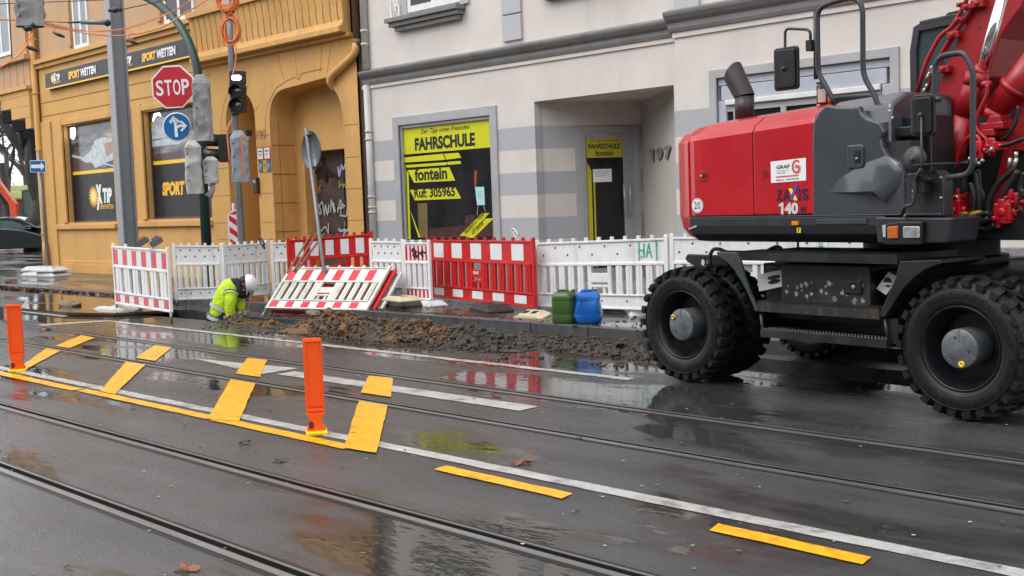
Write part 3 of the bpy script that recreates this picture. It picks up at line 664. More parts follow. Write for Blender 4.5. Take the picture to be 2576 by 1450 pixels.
b = MB(); b.add([(-13.41, 13.6, .3), (-10.53, 13.6, .3), (-10.53, 16, .3), (-13.41, 16, .3)], [(0, 1, 2, 3)]); b.box(-13.6, -10.3, 13.35, 13.65, .1, .3); b.build('entrance_step', mat('granite', (.26, .255, .25), .5, var=.5, scale=60), gb, world=True)
b = MB(); text(b, '1', .92, 2.15, .10, .27, -.03, .02, M=Mn); text(b, '9', 1.14, 2.15, .18, .27, -.03, .02, M=Mn); text(b, '7', 1.42, 2.15, .17, .27, -.03, .02, M=Mn)
# place the number where it is seen: unproject its four corners onto the number wall
b = MB(); nrm = Vector((-(Cc-B_).y, (Cc-B_).x, 0)).normalized()
def onn(px, py):
    q = pl(px, py, B_-Vector((0, 0, 0)), nrm); d = (Cc-B_).normalized(); return ((q-B_).dot(d), q.z)
u0, za = onn(1639, 408); u1, _z = onn(1692, 377); zb = onn(1639, 376)[1]; pass
hz_ = zb-za; hw = u1-u0
b.add([(u0+hw*.08, -.03, za), (u0+hw*.19, -.03, za), (u0+hw*.19, -.03, zb), (u0+hw*.08, -.03, zb), (u0-hw*.03, -.03, zb-hz_*.12), (u0-hw*.03, -.03, zb-hz_*.28), (u0+hw*.08, -.03, zb-hz_*.2)], [(0, 1, 2, 3), (3, 4, 5, 6)], Mn)
for s, fa, fb in (('9', .3, .62), ('7', .7, 1.0)): text(b, s, u0+(u1-u0)*fa, za, (u1-u0)*(fb-fa), zb-za, -.03, .06, M=Mn)
b.build('house_number', M_TRIM, gb, world=True)
# entrance door
nd = Vector(((B_-A).y, -(B_-A).x, 0)).normalized(); dd = (B_-A).normalized()
def ond(px, py, off=0):
    q = pl(px, py, A-nd*off, nd); return ((q-A).dot(dd), q.z)
u0, zt = ond(1463, 335); u1, _ = ond(1590, 335); uo0, zo = ond(1444, 320); uo1, _ = ond(1607, 318)
b = MB(); 
b.box(uo0, u0, -.03, .02, .3, zo, Md); b.box(u1, uo1, -.03, .02, .3, zo, Md); b.box(u0, u1, -.03, .02, zt, zo, Md); b.build('door_surround', M_FRAME, gb, world=True, bevel=.006)
g0 = u0+(u1-u0)*.07; g1 = u0+(u1-u0)*.80
b = MB(); b.box(u0, g0, -.02, .04, .3, zt, Md); b.box(g1, u1, -.02, .04, .3, zt, Md); b.box(g0, g1, -.019, .04, zt-.1, zt, Md); b.box(g0, g1, -.019, .04, .3, .5, Md)
drw = b.build('door', M_ALU, gb, world=True, bevel=.006)
def sub(b_, name, m, par, root, **k):
    o = b_.build(name, m, None, **k); o.data.transform(OM[root].inverted()); o.parent = par; return o
b = MB(); b.box(g0, g1, .0, .012, .5, zt-.1, Md); sub(b, 'pane', M_GLASS, drw, gb)
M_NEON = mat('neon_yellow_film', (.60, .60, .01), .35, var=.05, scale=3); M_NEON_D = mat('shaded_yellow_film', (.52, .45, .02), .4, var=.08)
M_BLK = mat('black_lettering', (.012, .012, .012), .4)
v0 = ond(1474, 349)[1]; v1 = ond(1474, 398)[1]
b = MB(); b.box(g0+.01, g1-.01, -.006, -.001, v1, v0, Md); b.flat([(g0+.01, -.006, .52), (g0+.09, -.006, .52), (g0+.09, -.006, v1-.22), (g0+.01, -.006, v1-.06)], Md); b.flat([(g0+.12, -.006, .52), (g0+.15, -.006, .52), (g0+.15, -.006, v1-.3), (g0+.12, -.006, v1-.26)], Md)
b.mi = 1; gw = g1-g0
vh = v0-v1; text(b, 'Der Tipp unter Freunden', g0+gw*.12, v1+vh*.80, gw*.76, vh*.13, -.008, .0, .3, M=Md)
text(b, 'FAHRSCHULE', g0+gw*.07, v1+vh*.45, gw*.86, vh*.27, -.008, .03, M=Md); text(b, 'fontein', g0+gw*.25, v1+vh*.09, gw*.5, vh*.28, -.008, .025, M=Md)
sub(b, 'door_sign', [M_NEON_D, M_BLK], drw, gb)
b = MB(); p0 = ond(1492, 459); p1 = ond(1538, 425); b.box(p0[0], p1[0], -.008, -.004, p0[1], p1[1], Md); b.mi = 1
for i in range(3): b.box(p0[0]+.03, p1[0]-.04-.03*i, -.0085, -.008, p1[1]-.05-.035*i, p1[1]-.042-.035*i, Md)
sub(b, 'notice_paper', [M_WFILM, M_TRIM], drw, gb)
b = MB(); hx = g1+.05; 
for h in (hx-.07, hx+.04): b.tube([Md @ Vector((h, -.07, 1.35)), Md @ Vector((h, -.07, 1.95))], .014, 8)
for z in (1.4, 1.9): b.tube([Md @ Vector((hx-.07, -.07, z)), Md @ Vector((hx-.07, 0, z))], .01, 6); b.tube([Md @ Vector((hx+.04, -.07, z)), Md @ Vector((hx+.04, 0, z))], .01, 6)
b.box(hx+.03, hx+.1, -.03, -.02, 1.18, 1.3, Md); sub(b, 'handle', M_ALU, drw, gb)
# mouldings
b = MB()
def cornice(b, x0, x1, y, z0, z1, out):
    n = [(0, z0), (-out*.35, z0), (-out*.45, z0+.05), (-out*.45, z0+(z1-z0)*.45), (-out*.75, z0+(z1-z0)*.6), (-out*.95, z0+(z1-z0)*.8), (-out, z1-.02), (-out, z1), (0, z1+.06)]
    k = len(n); b.add([(x0, y+p[0], p[1]) for p in n]+[(x1, y+p[0], p[1]) for p in n], [(i, (i+1) % k, (i+1) % k+k, i+k) for i in range(k)]+[tuple(range(k-1, -1, -1)), tuple(range(k, 2*k))])
cornice(b, -17.93, -10.48, FYB+.02, 4.0, 4.24, .2); cornice(b, -10.5, 12, FYB-.05, 4.05, 4.33, .22)
b.build('cornice', M_TRIM, gb, world=True, fix=True)
b = MB(); b.box(-18.0, -10.46, FYB-.03, FYB+.02, 3.93, 4.0); b.box(-10.46, 12, FYB-.1, FYB-.06, 3.97, 4.05); b.build('cornice_fascia', M_CREAM, gb, world=True)
b = MB()
def surround(b, x0, x1, z0, z1, t, y, p=.035):
    b.box(x0-t, x0, y-p, y+.03, z0, z1+t); b.box(x1, x1+t, y-p, y+.03, z0, z1+t); b.box(x0, x1, y-p, y+.03, z1, z1+t)
for a_ in ((*SWN, .16, FYB), (*W3, .12, FYB-.07), (-4.5, -1.8, .9, 3.32, .12, FYB-.07)): b = MB(); surround(b, *a_); b.build('window_surround', M_FRAME, gb, world=True, bevel=.006)
b = MB(); zs = .12
for z0, z1, o_ in ((.12, .45, .14), (.452, .7, .11), (.70, .76, .14), (.762, .95, .09)):
    for xa, xb in ((-17.9, -13.43), (-10.5, 8)): b.box(xa, xb, FYB-o_-.07, FYB+.0-.08, z0, z1)
b.build('plinth', mat('granite', (.26, .255, .25), .5, var=.5, scale=60), gb, world=True, bevel=.01)
# pilaster strips of the upper floor and its windows
for xa, xb in ((-14.08, -13.63), (-10.42, -9.98)):
    b = MB(); z = 4.36
    while z < 13: b.box(xa, xb, FYB-.03 if xa < -12 else FYB-.1, FYB+.05, z, z+.42); z += .44
    b.build('quoin', mat('pale_grey_render', (.44, .44, .45), .8, var=.08, scale=2), gb, world=True, bevel=.008)
for x0, x1 in ((-16.55, -15.1), (-12.7, -11.2), (-8.2, -6.7), (-5, -3.5), (-1, .5)):
    for z0 in (5.18, 8.9):
        yy = FYB+.0 if x0 < -10.4 else FYB-.08
        upper_window(gb, x0, x1, z0, z0+2.1, yy-.02)
        if z0 < 6:
            b = MB(); b.box(x0-.45, x1+.1, yy-.22, yy+.1, 5.04, 5.12); b.box(x0-.40, x1+.05, yy-.16, yy+.1, 4.96, 5.04); b.box(x0-.3, x1, yy-.1, yy+.1, 4.88, 4.96); b.build('window_sill', M_TRIM, gb, world=True, bevel=.01)
            b = MB(); b.box(x0-.25, x0, yy-.03, yy+.1, 5.13, 7.4); b.build('window_jamb', M_FRAME, gb, world=True); b = MB(); b.box(x1, x1+.2, yy-.03, yy+.1, 5.13, 7.4); b.build('window_jamb', M_FRAME, gb, world=True)
# driving school shop window
x0, x1, z0, z1 = SWN
b = MB(); y = FYB+.06; b.box(x0, x0+.06, y-.05, y+.03, z0, z1); b.box(x1-.06, x1, y-.05, y+.03, z0, z1); b.box(x0, x1, y-.051, y+.03, z1-.06, z1); b.box(x0, x1, y-.051, y+.03, z0, z0+.08)
sw = b.build('shop_window', M_ALU, gb, world=True, bevel=.006)
def room_mat():
    m = mat('shop_interior', (.016, .016, .018), .07, var=.7, scale=1.6, spec=.35); return m
b = MB(); b.box(x0+.05, x1-.05, y, y+.01, z0+.05, z1-.05); sub(b, 'pane', room_mat(), sw, gb)
def onw(px, py): q = FY(px, py, y-.004); return (q.x, q.z)
def C2(cx, cy, row=1, i=1): return onw((i*1024+cx/2.5156)*.62891, (row*576+cy/2.5156)*.62891)
def poly(b, pts, yy): b.add([(p[0], yy, p[1]) for p in pts], [tuple(range(len(pts)))])
b = MB(); yy = y-.004
poly(b, [(x0+.06, 2.63), (x1-.06, 2.63), (x1-.06, 3.11), (x0+.06, 3.11)], yy)
poly(b, [C2(1470, 140), C2(1880, 100), C2(1905, 160), C2(1485, 190)], yy); poly(b, [C2(1890, 100), C2(2040, 90), C2(2065, 140), C2(1915, 160)], yy)
poly(b, [C2(1500, 215), C2(1915, 185), C2(1925, 212), C2(1520, 240)], yy); poly(b, [C2(1920, 183), C2(2055, 172), C2(2065, 200), C2(1932, 212)], yy)
poly(b, [C2(1525, 265), C2(1945, 235), C2(2005, 370), C2(1590, 392)], yy)
poly(b, [C2(1548, 465), C2(2005, 437), C2(2065, 550), C2(1600, 570)], yy)
poly(b, [C2(1465, 165), C2(1505, 235), C2(1530, 960), C2(1488, 960)], yy); poly(b, [C2(1515, 265), C2(1535, 300), C2(1556, 960), C2(1535, 960)], yy)
poly(b, [C2(1550, 670), C2(1560, 690), C2(1655, 940), C2(1635, 940)], yy)
poly(b, [C2(2270, 700), C2(2350, 695), C2(2130, 930), C2(2050, 925)], yy); poly(b, [C2(2310, 752), C2(2395, 748), C2(2190, 945), C2(2110, 948)], yy)
b.mi = 1
def tw(s, ax, az, bx, bz, top, bold=.02, shear=0, row=1):
    """lettering from the lower left corner (ax,az) to the lower right corner (bx,bz), up to height top at the left"""
    a, c, t_ = C2(ax, az, row), C2(bx, bz, row), C2(ax, top, row); text(b, s, a[0], min(a[1], c[1]), c[0]-a[0], t_[1]-a[1], yy-.003, bold, shear)
q = C2(1655, 1340, 0); q2 = C2(2140, 1285, 0); text(b, 'Der Tipp unter Freunden', q[0], 2.955, q2[0]-q[0], .11, yy-.003, .005, .35)
q = C2(1600, 1480, 0); q2 = C2(2205, 1440, 0)
text(b, 'FAHRSCHULE', q[0], 2.68, q2[0]-q[0], .235, yy-.003, .045)
q = C2(1600, 375); q2 = C2(1925, 360); text(b, 'fontein', q[0], q[1]+.0, q2[0]-q[0], .235, yy-.003, .03)
q = C2(1595, 552); q2 = C2(2005, 535); text(b, 'Ruf: 305965', q[0], q[1]+.01, q2[0]-q[0], .18, yy-.003, .03)
q = C2(2110, 915); q2 = C2(2300, 715); a_ = math.atan2(q2[1]-q[1], q2[0]-q[0]); text(b, 'Intensivkurs in 3 Wochen', q[0], q[1], math.dist(q, q2), .09, yy-.003, .01, .2, a_)
q = C2(2180, 930); q2 = C2(2290, 800); text(b, 'ASF Seminar', q[0], q[1]+.01, math.dist(q, q2), .09, yy-.003, .01, .2, a_)
sub(b, 'window_lettering', [M_NEON, M_BLK], sw, gb)
b = MB(); poly(b, [C2(2205, 435), C2(2295, 432), C2(2305, 615), C2(2225, 618)], yy-.002); b.mi = 1
for k in range(4): p = C2(2232, 485+k*18); b.box(p[0], p[0]+.14-.03*(k % 2), yy-.003, yy-.002, p[1], p[1]+.006)
b.mi = 2; stroke(b, [C2(2235, 620), C2(2225, 720)], .02, yy-.002); stroke(b, [C2(2290, 620), C2(2315, 700)], .02, yy-.002)
sub(b, 'notice_paper', [mat('pale_blue_paper', (.42, .66, .70), .6), M_TRIM, mat('light_wood', (.3, .2, .1), .6)], sw, gb)
b = MB(); poly(b, [C2(1625, 600), C2(1720, 595), C2(1730, 940), C2(1640, 945)], yy+.002); b.mi = 1; poly(b, [C2(2100, 720), C2(2200, 712), C2(2200, 810), C2(2105, 820)], yy+.002); b.mi = 2; poly(b, [C2(2195, 270), C2(2225, 270), C2(2215, 430), C2(2195, 430)], yy+.002)
b.mi = 1; poly(b, [C2(1740, 850), C2(2390, 800), C2(2395, 930), C2(1745, 950)], yy+.0025)
sub(b, 'interior_furniture', [mat('ochre_column', (.17, .12, .04), .3), mat('maroon_cloth', (.06, .014, .014), .5, var=.5, scale=8), mat('orange_light', (.3, .06, .01), .4)], sw, gb)
# right hand windows with roller shutter housing
for wx0, wx1 in ((W3[0], W3[1]), (-4.5, -1.8)):
    b = MB(); y = FYB-.02; b.box(wx0, wx1, y-.03, y+.03, 3.21, 3.32); b.box(wx0+.06, wx1-.06, y-.045, y+.03, 3.0, 3.20); b.box(wx0, wx0+.14, y-.04, y+.03, .9, 3.0); b.box(wx1-.13, wx1, y-.04, y+.03, .9, 3.0)
    sh = b.build('shop_window', mat('pale_blue_grey', (.40, .42, .47), .45, var=.08), gb, world=True, bevel=.008)
    b = MB(); b.box(wx0+.14, wx1-.14, y-.08, y-.03, 2.93, 3.0); sub(b, 'shutter_box', M_PVC, sh, gb, bevel=.008)
    b = MB(); b.box(wx0+.14, wx1-.14, y-.03, y+.02, 2.84, 2.93)
    for xx in (wx0+.25, (wx0+wx1)/2-.3, (wx0+wx1)/2+.25, wx1-.4): b.box(xx, xx+.08, y-.03, y+.02, .9, 2.84)
    sub(b, 'window_frame', M_FRAME, sh, gb)
    b = MB(); b.box(wx0+.14, wx1-.14, y, y+.01, .9, 2.84); sub(b, 'pane', M_GLASS, sh, gb)
b = MB(); b.tube([(-17.82, FYB-.05, 12), (-17.82, FYB-.05, 4.3)], .07, 10); b.tube([(-17.82, FYB-.05, 4.0), (-17.82, FYB-.05, .2)], .07, 10)
for z in (5.0, 4.75, 3.1, 2.95, 1.85, 1.65, 1.55): b.tube([(-17.82, FYB-.05, z), (-17.82, FYB-.05, z+.04)], .083, 10)
b.build('downpipe', M_PIPE_GR, gb, world=True)
t = thing('wall_bracket', 'white ornamental number bracket beside the upper window of the cream building', 'bracket', (-17.0, FYB, 5.2))
b = MB(); stroke(b, [(-16.98, 5.45), (-16.98, 5.1), (-16.76, 5.12), (-16.74, 5.35), (-16.86, 5.38), (-16.84, 5.25)], .035, FYB-.06); 
for q in b.v: pass
bk = b; 
o_ = b.build('scroll', M_PVC, t, world=True); o_.modifiers.new('s', 'SOLIDIFY').thickness = .03
b = MB(); b.add([(-18, FYB-.4, 14.5), (12, FYB-.4, 14.5), (12, FYB+9, 14.5), (-18, FYB+9, 14.5), (-18, FYB+4.3, 17.5), (12, FYB+4.3, 17.5)], [(0, 1, 5, 4), (2, 3, 4, 5), (1, 2, 5), (3, 0, 4)])
b.build('roof', mat('roof_tile', (.10, .045, .03), .5, var=.2, scale=3), gb, world=True)
# ------------------------------------------------------------------ wheeled excavator
EX_O = Vector((-6.41, 8.34, 0)); EX_A = math.atan2(-.31, 2.73)
ex = thing('wheeled_excavator', 'red and dark grey wheeled excavator with raised boom, parked over the trench', 'excavator', EX_O, EX_A)
E1 = Vector((math.cos(EX_A), math.sin(EX_A), 0)); E2 = Vector((-math.sin(EX_A), math.cos(EX_A), 0))
def D(px, py, n=0.05):
    q = pl(px, py, EX_O+E2*n, E2)-EX_O; return (q.dot(E1), q.z)
def D3(px, py, n): a = D(px, py, n); return (a[0], n, a[1])
M_RED = mat('excavator_red', (.46, .007, .015), .26, var=.14, scale=1.6, coat=.3, dirt=(.30, .03, .03), dirt_amt=.5, streak=.25)
M_REDB = mat('boom_red', (.33, .008, .012), .4, var=.14, scale=2, coat=.12, dirt=(.16, .03, .025), dirt_amt=.45)
M_DG = mat('excavator_grey', (.050, .057, .068), .22, var=.16, scale=2.2, coat=.6, dirt=(.11, .105, .095), dirt_amt=.45, streak=.25)
M_FG = mat('front_grey', (.026, .028, .032), .4, var=.2, scale=4, dirt=(.07, .065, .06), dirt_amt=.5, streak=.3)
M_CH = mat('chassis_black', (.014, .015, .018), .42, var=.4, scale=4, dirt=(.05, .048, .045), dirt_amt=.6, bump=.002, bscale=30)
M_BK = mat('black_plastic', (.012, .012, .013), .4, var=.3, scale=5)
M_RUB = mat('tyre_rubber', (.0085, .0085, .0095), .5, spec=.35, var=.35, scale=9, dirt=(.035, .033, .03), dirt_amt=.5, bump=.0015, bscale=50)
M_TUBE = mat('rail_paint', (.035, .038, .045), .35, var=.2, scale=6)
M_HUB = mat('hub_grey', (.14, .155, .165), .42, metal=.3, var=.35, scale=12, dirt=(.04, .04, .04), dirt_amt=.6)
M_RIM = mat('rim_black', (.007, .008, .010), .32, spec=.4, var=.3, scale=6)
M_CHROME = mat('chrome', (.85, .86, .87), .08, metal=1, var=.04)
M_SILV = mat('fitting_steel', (.45, .43, .36), .35, metal=.8, var=.2)
M_WHITE = mat('white_plate', (.72, .72, .71), .35, var=.05, dirt=(.4, .4, .38), dirt_amt=.3)
M_HOSE = mat('rubber_hose', (.012, .012, .013), .45)
# --- undercarriage
b = MB(); b.box(.35, 2.95, .75, 1.75, .55, 1.05); b.box(.75, 2.15, .3, 2.2, .70, 1.06); b.box(-.1, 3.0, 1.05, 1.4, .4, .62)
b.tube([(0, .3, .525), (0, 2.2, .525)], .14, 12); b.tube([(2.75, .3, .525), (2.75, 2.2, .525)], .14, 12)
b.box(-.25, .3, .95, 1.5, .4, .68); b.box(2.5, 3.0, .95, 1.5, .4, .68)
b.lathe([(0, 1.05), (.62, 1.05), (.62, 1.12), (.55, 1.12), (.55, 1.28), (0, 1.28)], 32, T(1.75, 1.25, 0))
b.build('chassis', M_CH, ex, bevel=.01)
A0 = D(840, 640)
def CR(cx, cy, n): return D((2600+cx/2.342)*.62891, (950+cy/2.342)*.62891, n)   # from the enlargement of the chassis
b = MB(); x0 = CR(1225, 270, .12)[0]; x1 = CR(2060, 270, .12)[0]; z1 = 1.1; z0 = CR(1500, 640, .12)[1]
b.box(x0, x1, .12, .75, z0, z1); tb = b.build('tool_box', mat('scuffed_black', (.017, .019, .024), .38, var=.3, scale=5, dirt=(.28, .29, .29), dirt_amt=.22), ex, bevel=.012)
rng = random.Random(4); b = MB()
for k in range(34):
    cx = rng.uniform(x0+.03, x1-.06); cz = z0+.02+abs(rng.gauss(0, .13)); r = rng.uniform(.004, .016)
    if cz > z1-.1: continue
    b.add([(cx+r*(1+.6*rng.random())*math.cos(2*PI*j/7), .1175, cz+r*1.3*(.5+rng.random())*math.sin(2*PI*j/7)) for j in range(7)], [tuple(range(7))])
b.build('paint_chip', mat('chipped_mud', (.26, .26, .24), .7, var=.5, scale=30), tb)['kind'] = 'stuff'
h0 = CR(1815, 405, .11); h1 = CR(1985, 530, .11); b = MB(); b.prism(rrect(h0[0], h1[0], h1[1], h0[1], .012), .02, .10); b.mi = 1; c_ = CR(1908, 465, .1); b.lathe([(0, -.012), (.016, -.012), (.016, 0)], 12, T(c_[0], .1, c_[1]), 'Y'); b.build('latch', [M_BK, M_SILV], tb, bevel=.004)
b = MB(); q0 = CR(840, 185, 0); q1 = CR(2330, 270, 0); b.box(q0[0], q1[0], -.02, .8, q1[1]+.015, q1[1]+.085)
for k in range(60): b.box(q0[0]+k*(q1[0]-q0[0])/60, q0[0]+(k+.5)*(q1[0]-q0[0])/60, -.018, .3, q1[1]+.086, q1[1]+.094)
b.build('upper_step', M_CH, ex)
b = MB(); q0 = CR(1010, 690, -.02); q1 = CR(2155, 770, -.02); b.box(q0[0], q1[0], -.03, .5, q1[1], q1[1]+.075)
for k in range(50): b.box(q0[0]+k*(q1[0]-q0[0])/50, q0[0]+(k+.5)*(q1[0]-q0[0])/50, -.028, .2, q1[1]+.076, q1[1]+.086)
b.build('middle_step', mat('rusty_step', (.02, .019, .02), .5, var=.4, scale=14, dirt=(.16, .12, .06), dirt_amt=.5), ex)
b = MB(); q0 = CR(1050, 950, -.03); q1 = CR(2230, 1050, -.03); b.box(q0[0], q1[0], -.05, .22, q1[1]+.01, q1[1]+.075)
for k in range(40):
    xx = q0[0]+(k+.5)*(q1[0]-q0[0])/40; b.lathe([(.013, 0), (.010, .01), (0, .013)], 8, T(xx, -.03, q1[1]+.075)); b.lathe([(.013, 0), (.010, .01), (0, .013)], 8, T(xx, .06, q1[1]+.075))
b.build('ladder_step', M_CH, ex)
b = MB(); u = CR(1040, 720, 0); v = CR(1065, 940, 0); b.tube([(u[0], 0, u[1]), (v[0], 0, v[1])], .014, 8); b.build('step_bracket', M_CH, ex); b = MB(); u = CR(2200, 760, 0); v = CR(2235, 1000, 0); b.box(u[0], u[0]+.1, .02, .12, v[1], u[1]); b.tube([(u[0], 0, u[1]), (v[0], 0, v[1])], .014, 8); b.build('step_bracket', M_CH, ex)
# fenders
for name_, pts in (('rear', [(622, 135), (815, 140), (850, 240), (885, 370), (940, 530), (1012, 685), (985, 695), (930, 560), (870, 440), (790, 310), (720, 230), (630, 170)]),
                   ('front', [(2340, 225), (2700, 212), (2720, 245), (2576, 300), (2480, 370), (2380, 470), (2290, 600), (2200, 745), (2160, 752), (2160, 700), (2230, 540), (2290, 400), (2320, 300)])):
    b = MB(); b.prism([CR(p[0], p[1], -.03) for p in pts], .62 if name_ == 'front' else .03, -.03); b.build('fender', mat('fender_grey', (.038, .05, .055), .4, var=.3, scale=6, dirt=(.12, .10, .07), dirt_amt=.5) if name_ == 'rear' else M_CH, ex, bevel=.006)
# tow hook plate, shackle loops
b = MB(); b.prism([CR(p[0], p[1], .5) for p in [(345, 158), (720, 172), (730, 280), (430, 280), (345, 230), (325, 200)]], .05, .5); b.build('tow_plate', M_CH, ex, bevel=.01)
b = MB(); q = CR(497, 235, .49); b.disc((q[0], .488, q[1]), .022, 16, rz=.03); q = CR(537, 232, .49); b.mi = 1; b.box(q[0]-.012, q[0]+.012, .487, .49, q[1]-.015, q[1]+.015); b.build('tow_eye', [M_WHITE, mat('blue_sticker', (.05, .25, .45), .4)], ex)
for pts in ([(575, 290), (555, 180), (590, 110), (650, 110), (720, 140), (1070, 145), (1130, 110), (1185, 85), (1230, 100), (1240, 180)],):
    b = MB(); P_ = [(*CR(p[0], p[1], .3),) for p in pts]; b.tube(bend([(p[0], .3, p[1]) for p in P_], .03), .017, 8); b.build('lifting_loop', M_CH, ex)
b = MB(); q = CR(1265, 168, .3); sphere(b, (q[0], .3, q[1]), .02); b.build('grease_cap', mat('cream_cap', (.55, .5, .35), .5), ex)
b = MB(); q0 = CR(1240, 180, .6); q1 = CR(1885, 190, .6); b.box(q0[0], q1[0], .5, .9, q1[1]-.05, q1[1]+.03); q = CR(1445, 100, .6); q2 = CR(1525, 150, .6); b.box(q[0], q2[0], .6, .7, q2[1]-.05, q[1]); b.box(q[0]-.08, q[0]-.07, .6, .62, q2[1], q[1]+.12); b.build('bracket', M_CH, ex)
# stowed pedals / perforated white chock holders
for pts, sl in (([(1000, 352), (1222, 305), (1258, 455), (1022, 507)], [((1098, 388), (1222, 362)), ((1105, 428), (1222, 402))]),
                ([(2235, 325), (2330, 375), (2210, 540), (2120, 480)], [((2190, 440), (2260, 400)),])):
    b = MB(); b.prism([CR(p[0], p[1], .2) for p in pts], .03, .2); b.mi = 1
    for (ax, ay), (bx, by) in sl:
        a, c = CR(ax, ay, .195), CR(bx, by, .195); ang = math.atan2(c[1]-a[1], c[0]-a[0]); L_ = math.dist(a, c); M = T((a[0]+c[0])/2, .196, (a[1]+c[1])/2) @ RY(-ang); b.disc((0, 0, 0), L_/2, 20, M, rz=.018 if len(sl) > 1 else .04)
    if len(sl) == 1: b.mi = 0; a, c = CR(2180, 430, .19), CR(2270, 450, .19); b.box(a[0], c[0], .19, .194, min(a[1], c[1]), min(a[1], c[1])+.02)
    b.mi = 0; q = CR(pts[0][0]+60, pts[0][1]+160, .2)
    b.build('wheel_chock', [M_WHITE, M_BK], ex)
# --- wheels
def wheel(x, y, outer=True, flip=False, hub=True):
    M = T(x, y, .525) @ (Matrix.Rotation(PI, 4, 'Z') if flip else Matrix.Identity(4))
    W = .28; root = bpy.data.objects.new('wheel', None)
    b = MB(); b.lathe([(.305, .045), (.33, .012), (.39, .002), (.435, .008), (.452, .02), (.458, .03), (.47, .028), (.485, .05), (.492, .14), (.485, .23), (.458, .25), (.39, .278), (.33, .268), (.305, .235)], 64, M, 'Y')
    b.lathe([(.437, .0095), (.441, .004), (.445, .0105)], 64, M, 'Y'); b.lathe([(.345, .0115), (.349, .006), (.353, .0095)], 64, M, 'Y')
    NL = 26
    for k in range(NL):
        for side in (0, 1):
            a = 2*PI*(k+.5*side)/NL; ya, yb = ((-.004, .15) if side == 0 else (.13, .284))
            R = M @ Matrix.Rotation(-a, 4, 'Y'); dw = .031
            sk = .05*(1 if side == 0 else -1)
            # shoulder block then inner bar, slanted like a chevron
            ysh = ya if side == 0 else yb; yin = yb if side == 0 else ya
            v = []
            for (r0, r1, yy, off) in ((.462, .503, ysh, 0), (.48, .523, (ysh+yin)/2+.0, .01), (.485, .522, yin, .04)):
                v += [(r0, yy, off-dw), (r1, yy, off-dw), (r1, yy, off+dw), (r0, yy, off+dw)]
            fs = [(0, 1, 2, 3), (11, 10, 9, 8)]
            for s_ in (0, 4):
                for i in range(4): fs.append((s_+i, s_+4+i, s_+4+(i+1) % 4, s_+(i+1) % 4))
            b.add(v, fs, R)
            if side == 0: b.box(.447, .475, .012, .022, -dw, dw, R)
    # moulded sidewall lettering marks
    for k in range(40):
        if k % 5 == 0: continue
        R = M @ Matrix.Rotation(-2*PI*k/40, 4, 'Y'); b.box(.385, .407, -.0012, .004, -.012, .008, R)
    ty = b.build('tyre', M_RUB, None, fix=True)
    b = MB(); prof = [(.309, .05), (.318, .026), (.306, .018), (.298, .028), (.285, .06), (.275, .075), (.262, .14), (.255, .15), (.243, .17), (.240, .25)] if outer else [(.309, .05), (.318, .026), (.306, .018), (.275, .05), (.262, .1), (.255, .12)]
    b.lathe(prof+[(.24, .27), (.1, .27)], 48, M, 'Y'); b.lathe([(.1, .22), (.24, .22)], 48, M, 'Y'); rm = b.build('rim', M_RIM, None)
    hb = None
    if hub:
        b = MB(); b.lathe([(0, .012), (.135, .012), (.143, .018), (.145, .03), (.145, .27)], 40, M, 'Y')
        for k in range(3): a = math.radians(90+120*k+20); b.lathe([(.018, .008), (.014, .004), (0, .004)], 12, M @ T(.085*math.cos(a), .008, .085*math.sin(a)), 'Y')
        for k in range(3):
            a = math.radians(30+120*k); b.box(.05, .14, .0095, .013, -.003, .003, M @ Matrix.Rotation(a, 4, 'Y'))
        b.mi = 1; a = math.radians(-78 if x > 1 else 145); b.lathe([(.024, .012), (.024, .002), (.008, .002), (.008, .006), (0, .006)], 18, M @ T(.112*math.cos(a), 0, .112*math.sin(a)), 'Y')
        hb = b.build('hub', [M_HUB, M_YFILM if x > 1 else mat('brass', (.6, .42, .12), .3, metal=.8)], None, fix=True)
    return ty, rm, hb
def wheel_part(x, y, outer, flip, hub=True):
    ty, rm, hb = wheel(x, y, outer, flip, hub)
    w_ = bpy.data.objects.new('wheel', None); COL.objects.link(w_); w_.parent = ex; OM[w_] = OM[ex]
    for o in (ty, rm, hb):
        if o: o.parent = w_
for x in (0, 2.75):
    wheel_part(x, 0, True, False); wheel_part(x, .40, False, False, False)
    wheel_part(x, 2.5, True, True, False); wheel_part(x, 2.1, False, True, False)
# --- upper body: plan outlines lofted in height, rounded at the tail
def tail_outline(x_end, ins, y0=.05, y1=2.48, cx=.27, r=.62, tail=-.55):
    o = [(x_end, y0+ins)]
    for k in range(11):
        a = math.radians(90*k/10); o.append((cx-(r-ins)*math.sin(a)*1.0-.0, y0+r-(r-ins)*math.cos(a)))
    o = [o[0]]+[p for p in o[1:] if p[0] < x_end-.001]; nk = len(o)
    o.append((cx-r+ins-.08, (y0+y1)/2))
    for k in range(11):
        a = math.radians(90*(10-k)/10); p = (cx-(r-ins)*math.sin(a), y1-r+(r-ins)*math.cos(a))
        if p[0] < x_end-.001: o.append(p)
    o.append((x_end, y1-ins)); return o
def tail_outline_n(x_end, ins, N, y0=.05, y1=2.48, cx=.27, r=.62):
    q = r-ins; a0 = math.asin(max(-1, min(1, (cx-x_end)/q))); o = []
    for k in range(N): a = a0+(PI/2-a0)*k/(N-1); o.append((cx-q*math.sin(a), y0+r-q*math.cos(a)))
    return o+[(cx-q-.08, (y0+y1)/2)]+[(p[0], y0+y1-p[1]) for p in o[::-1]]
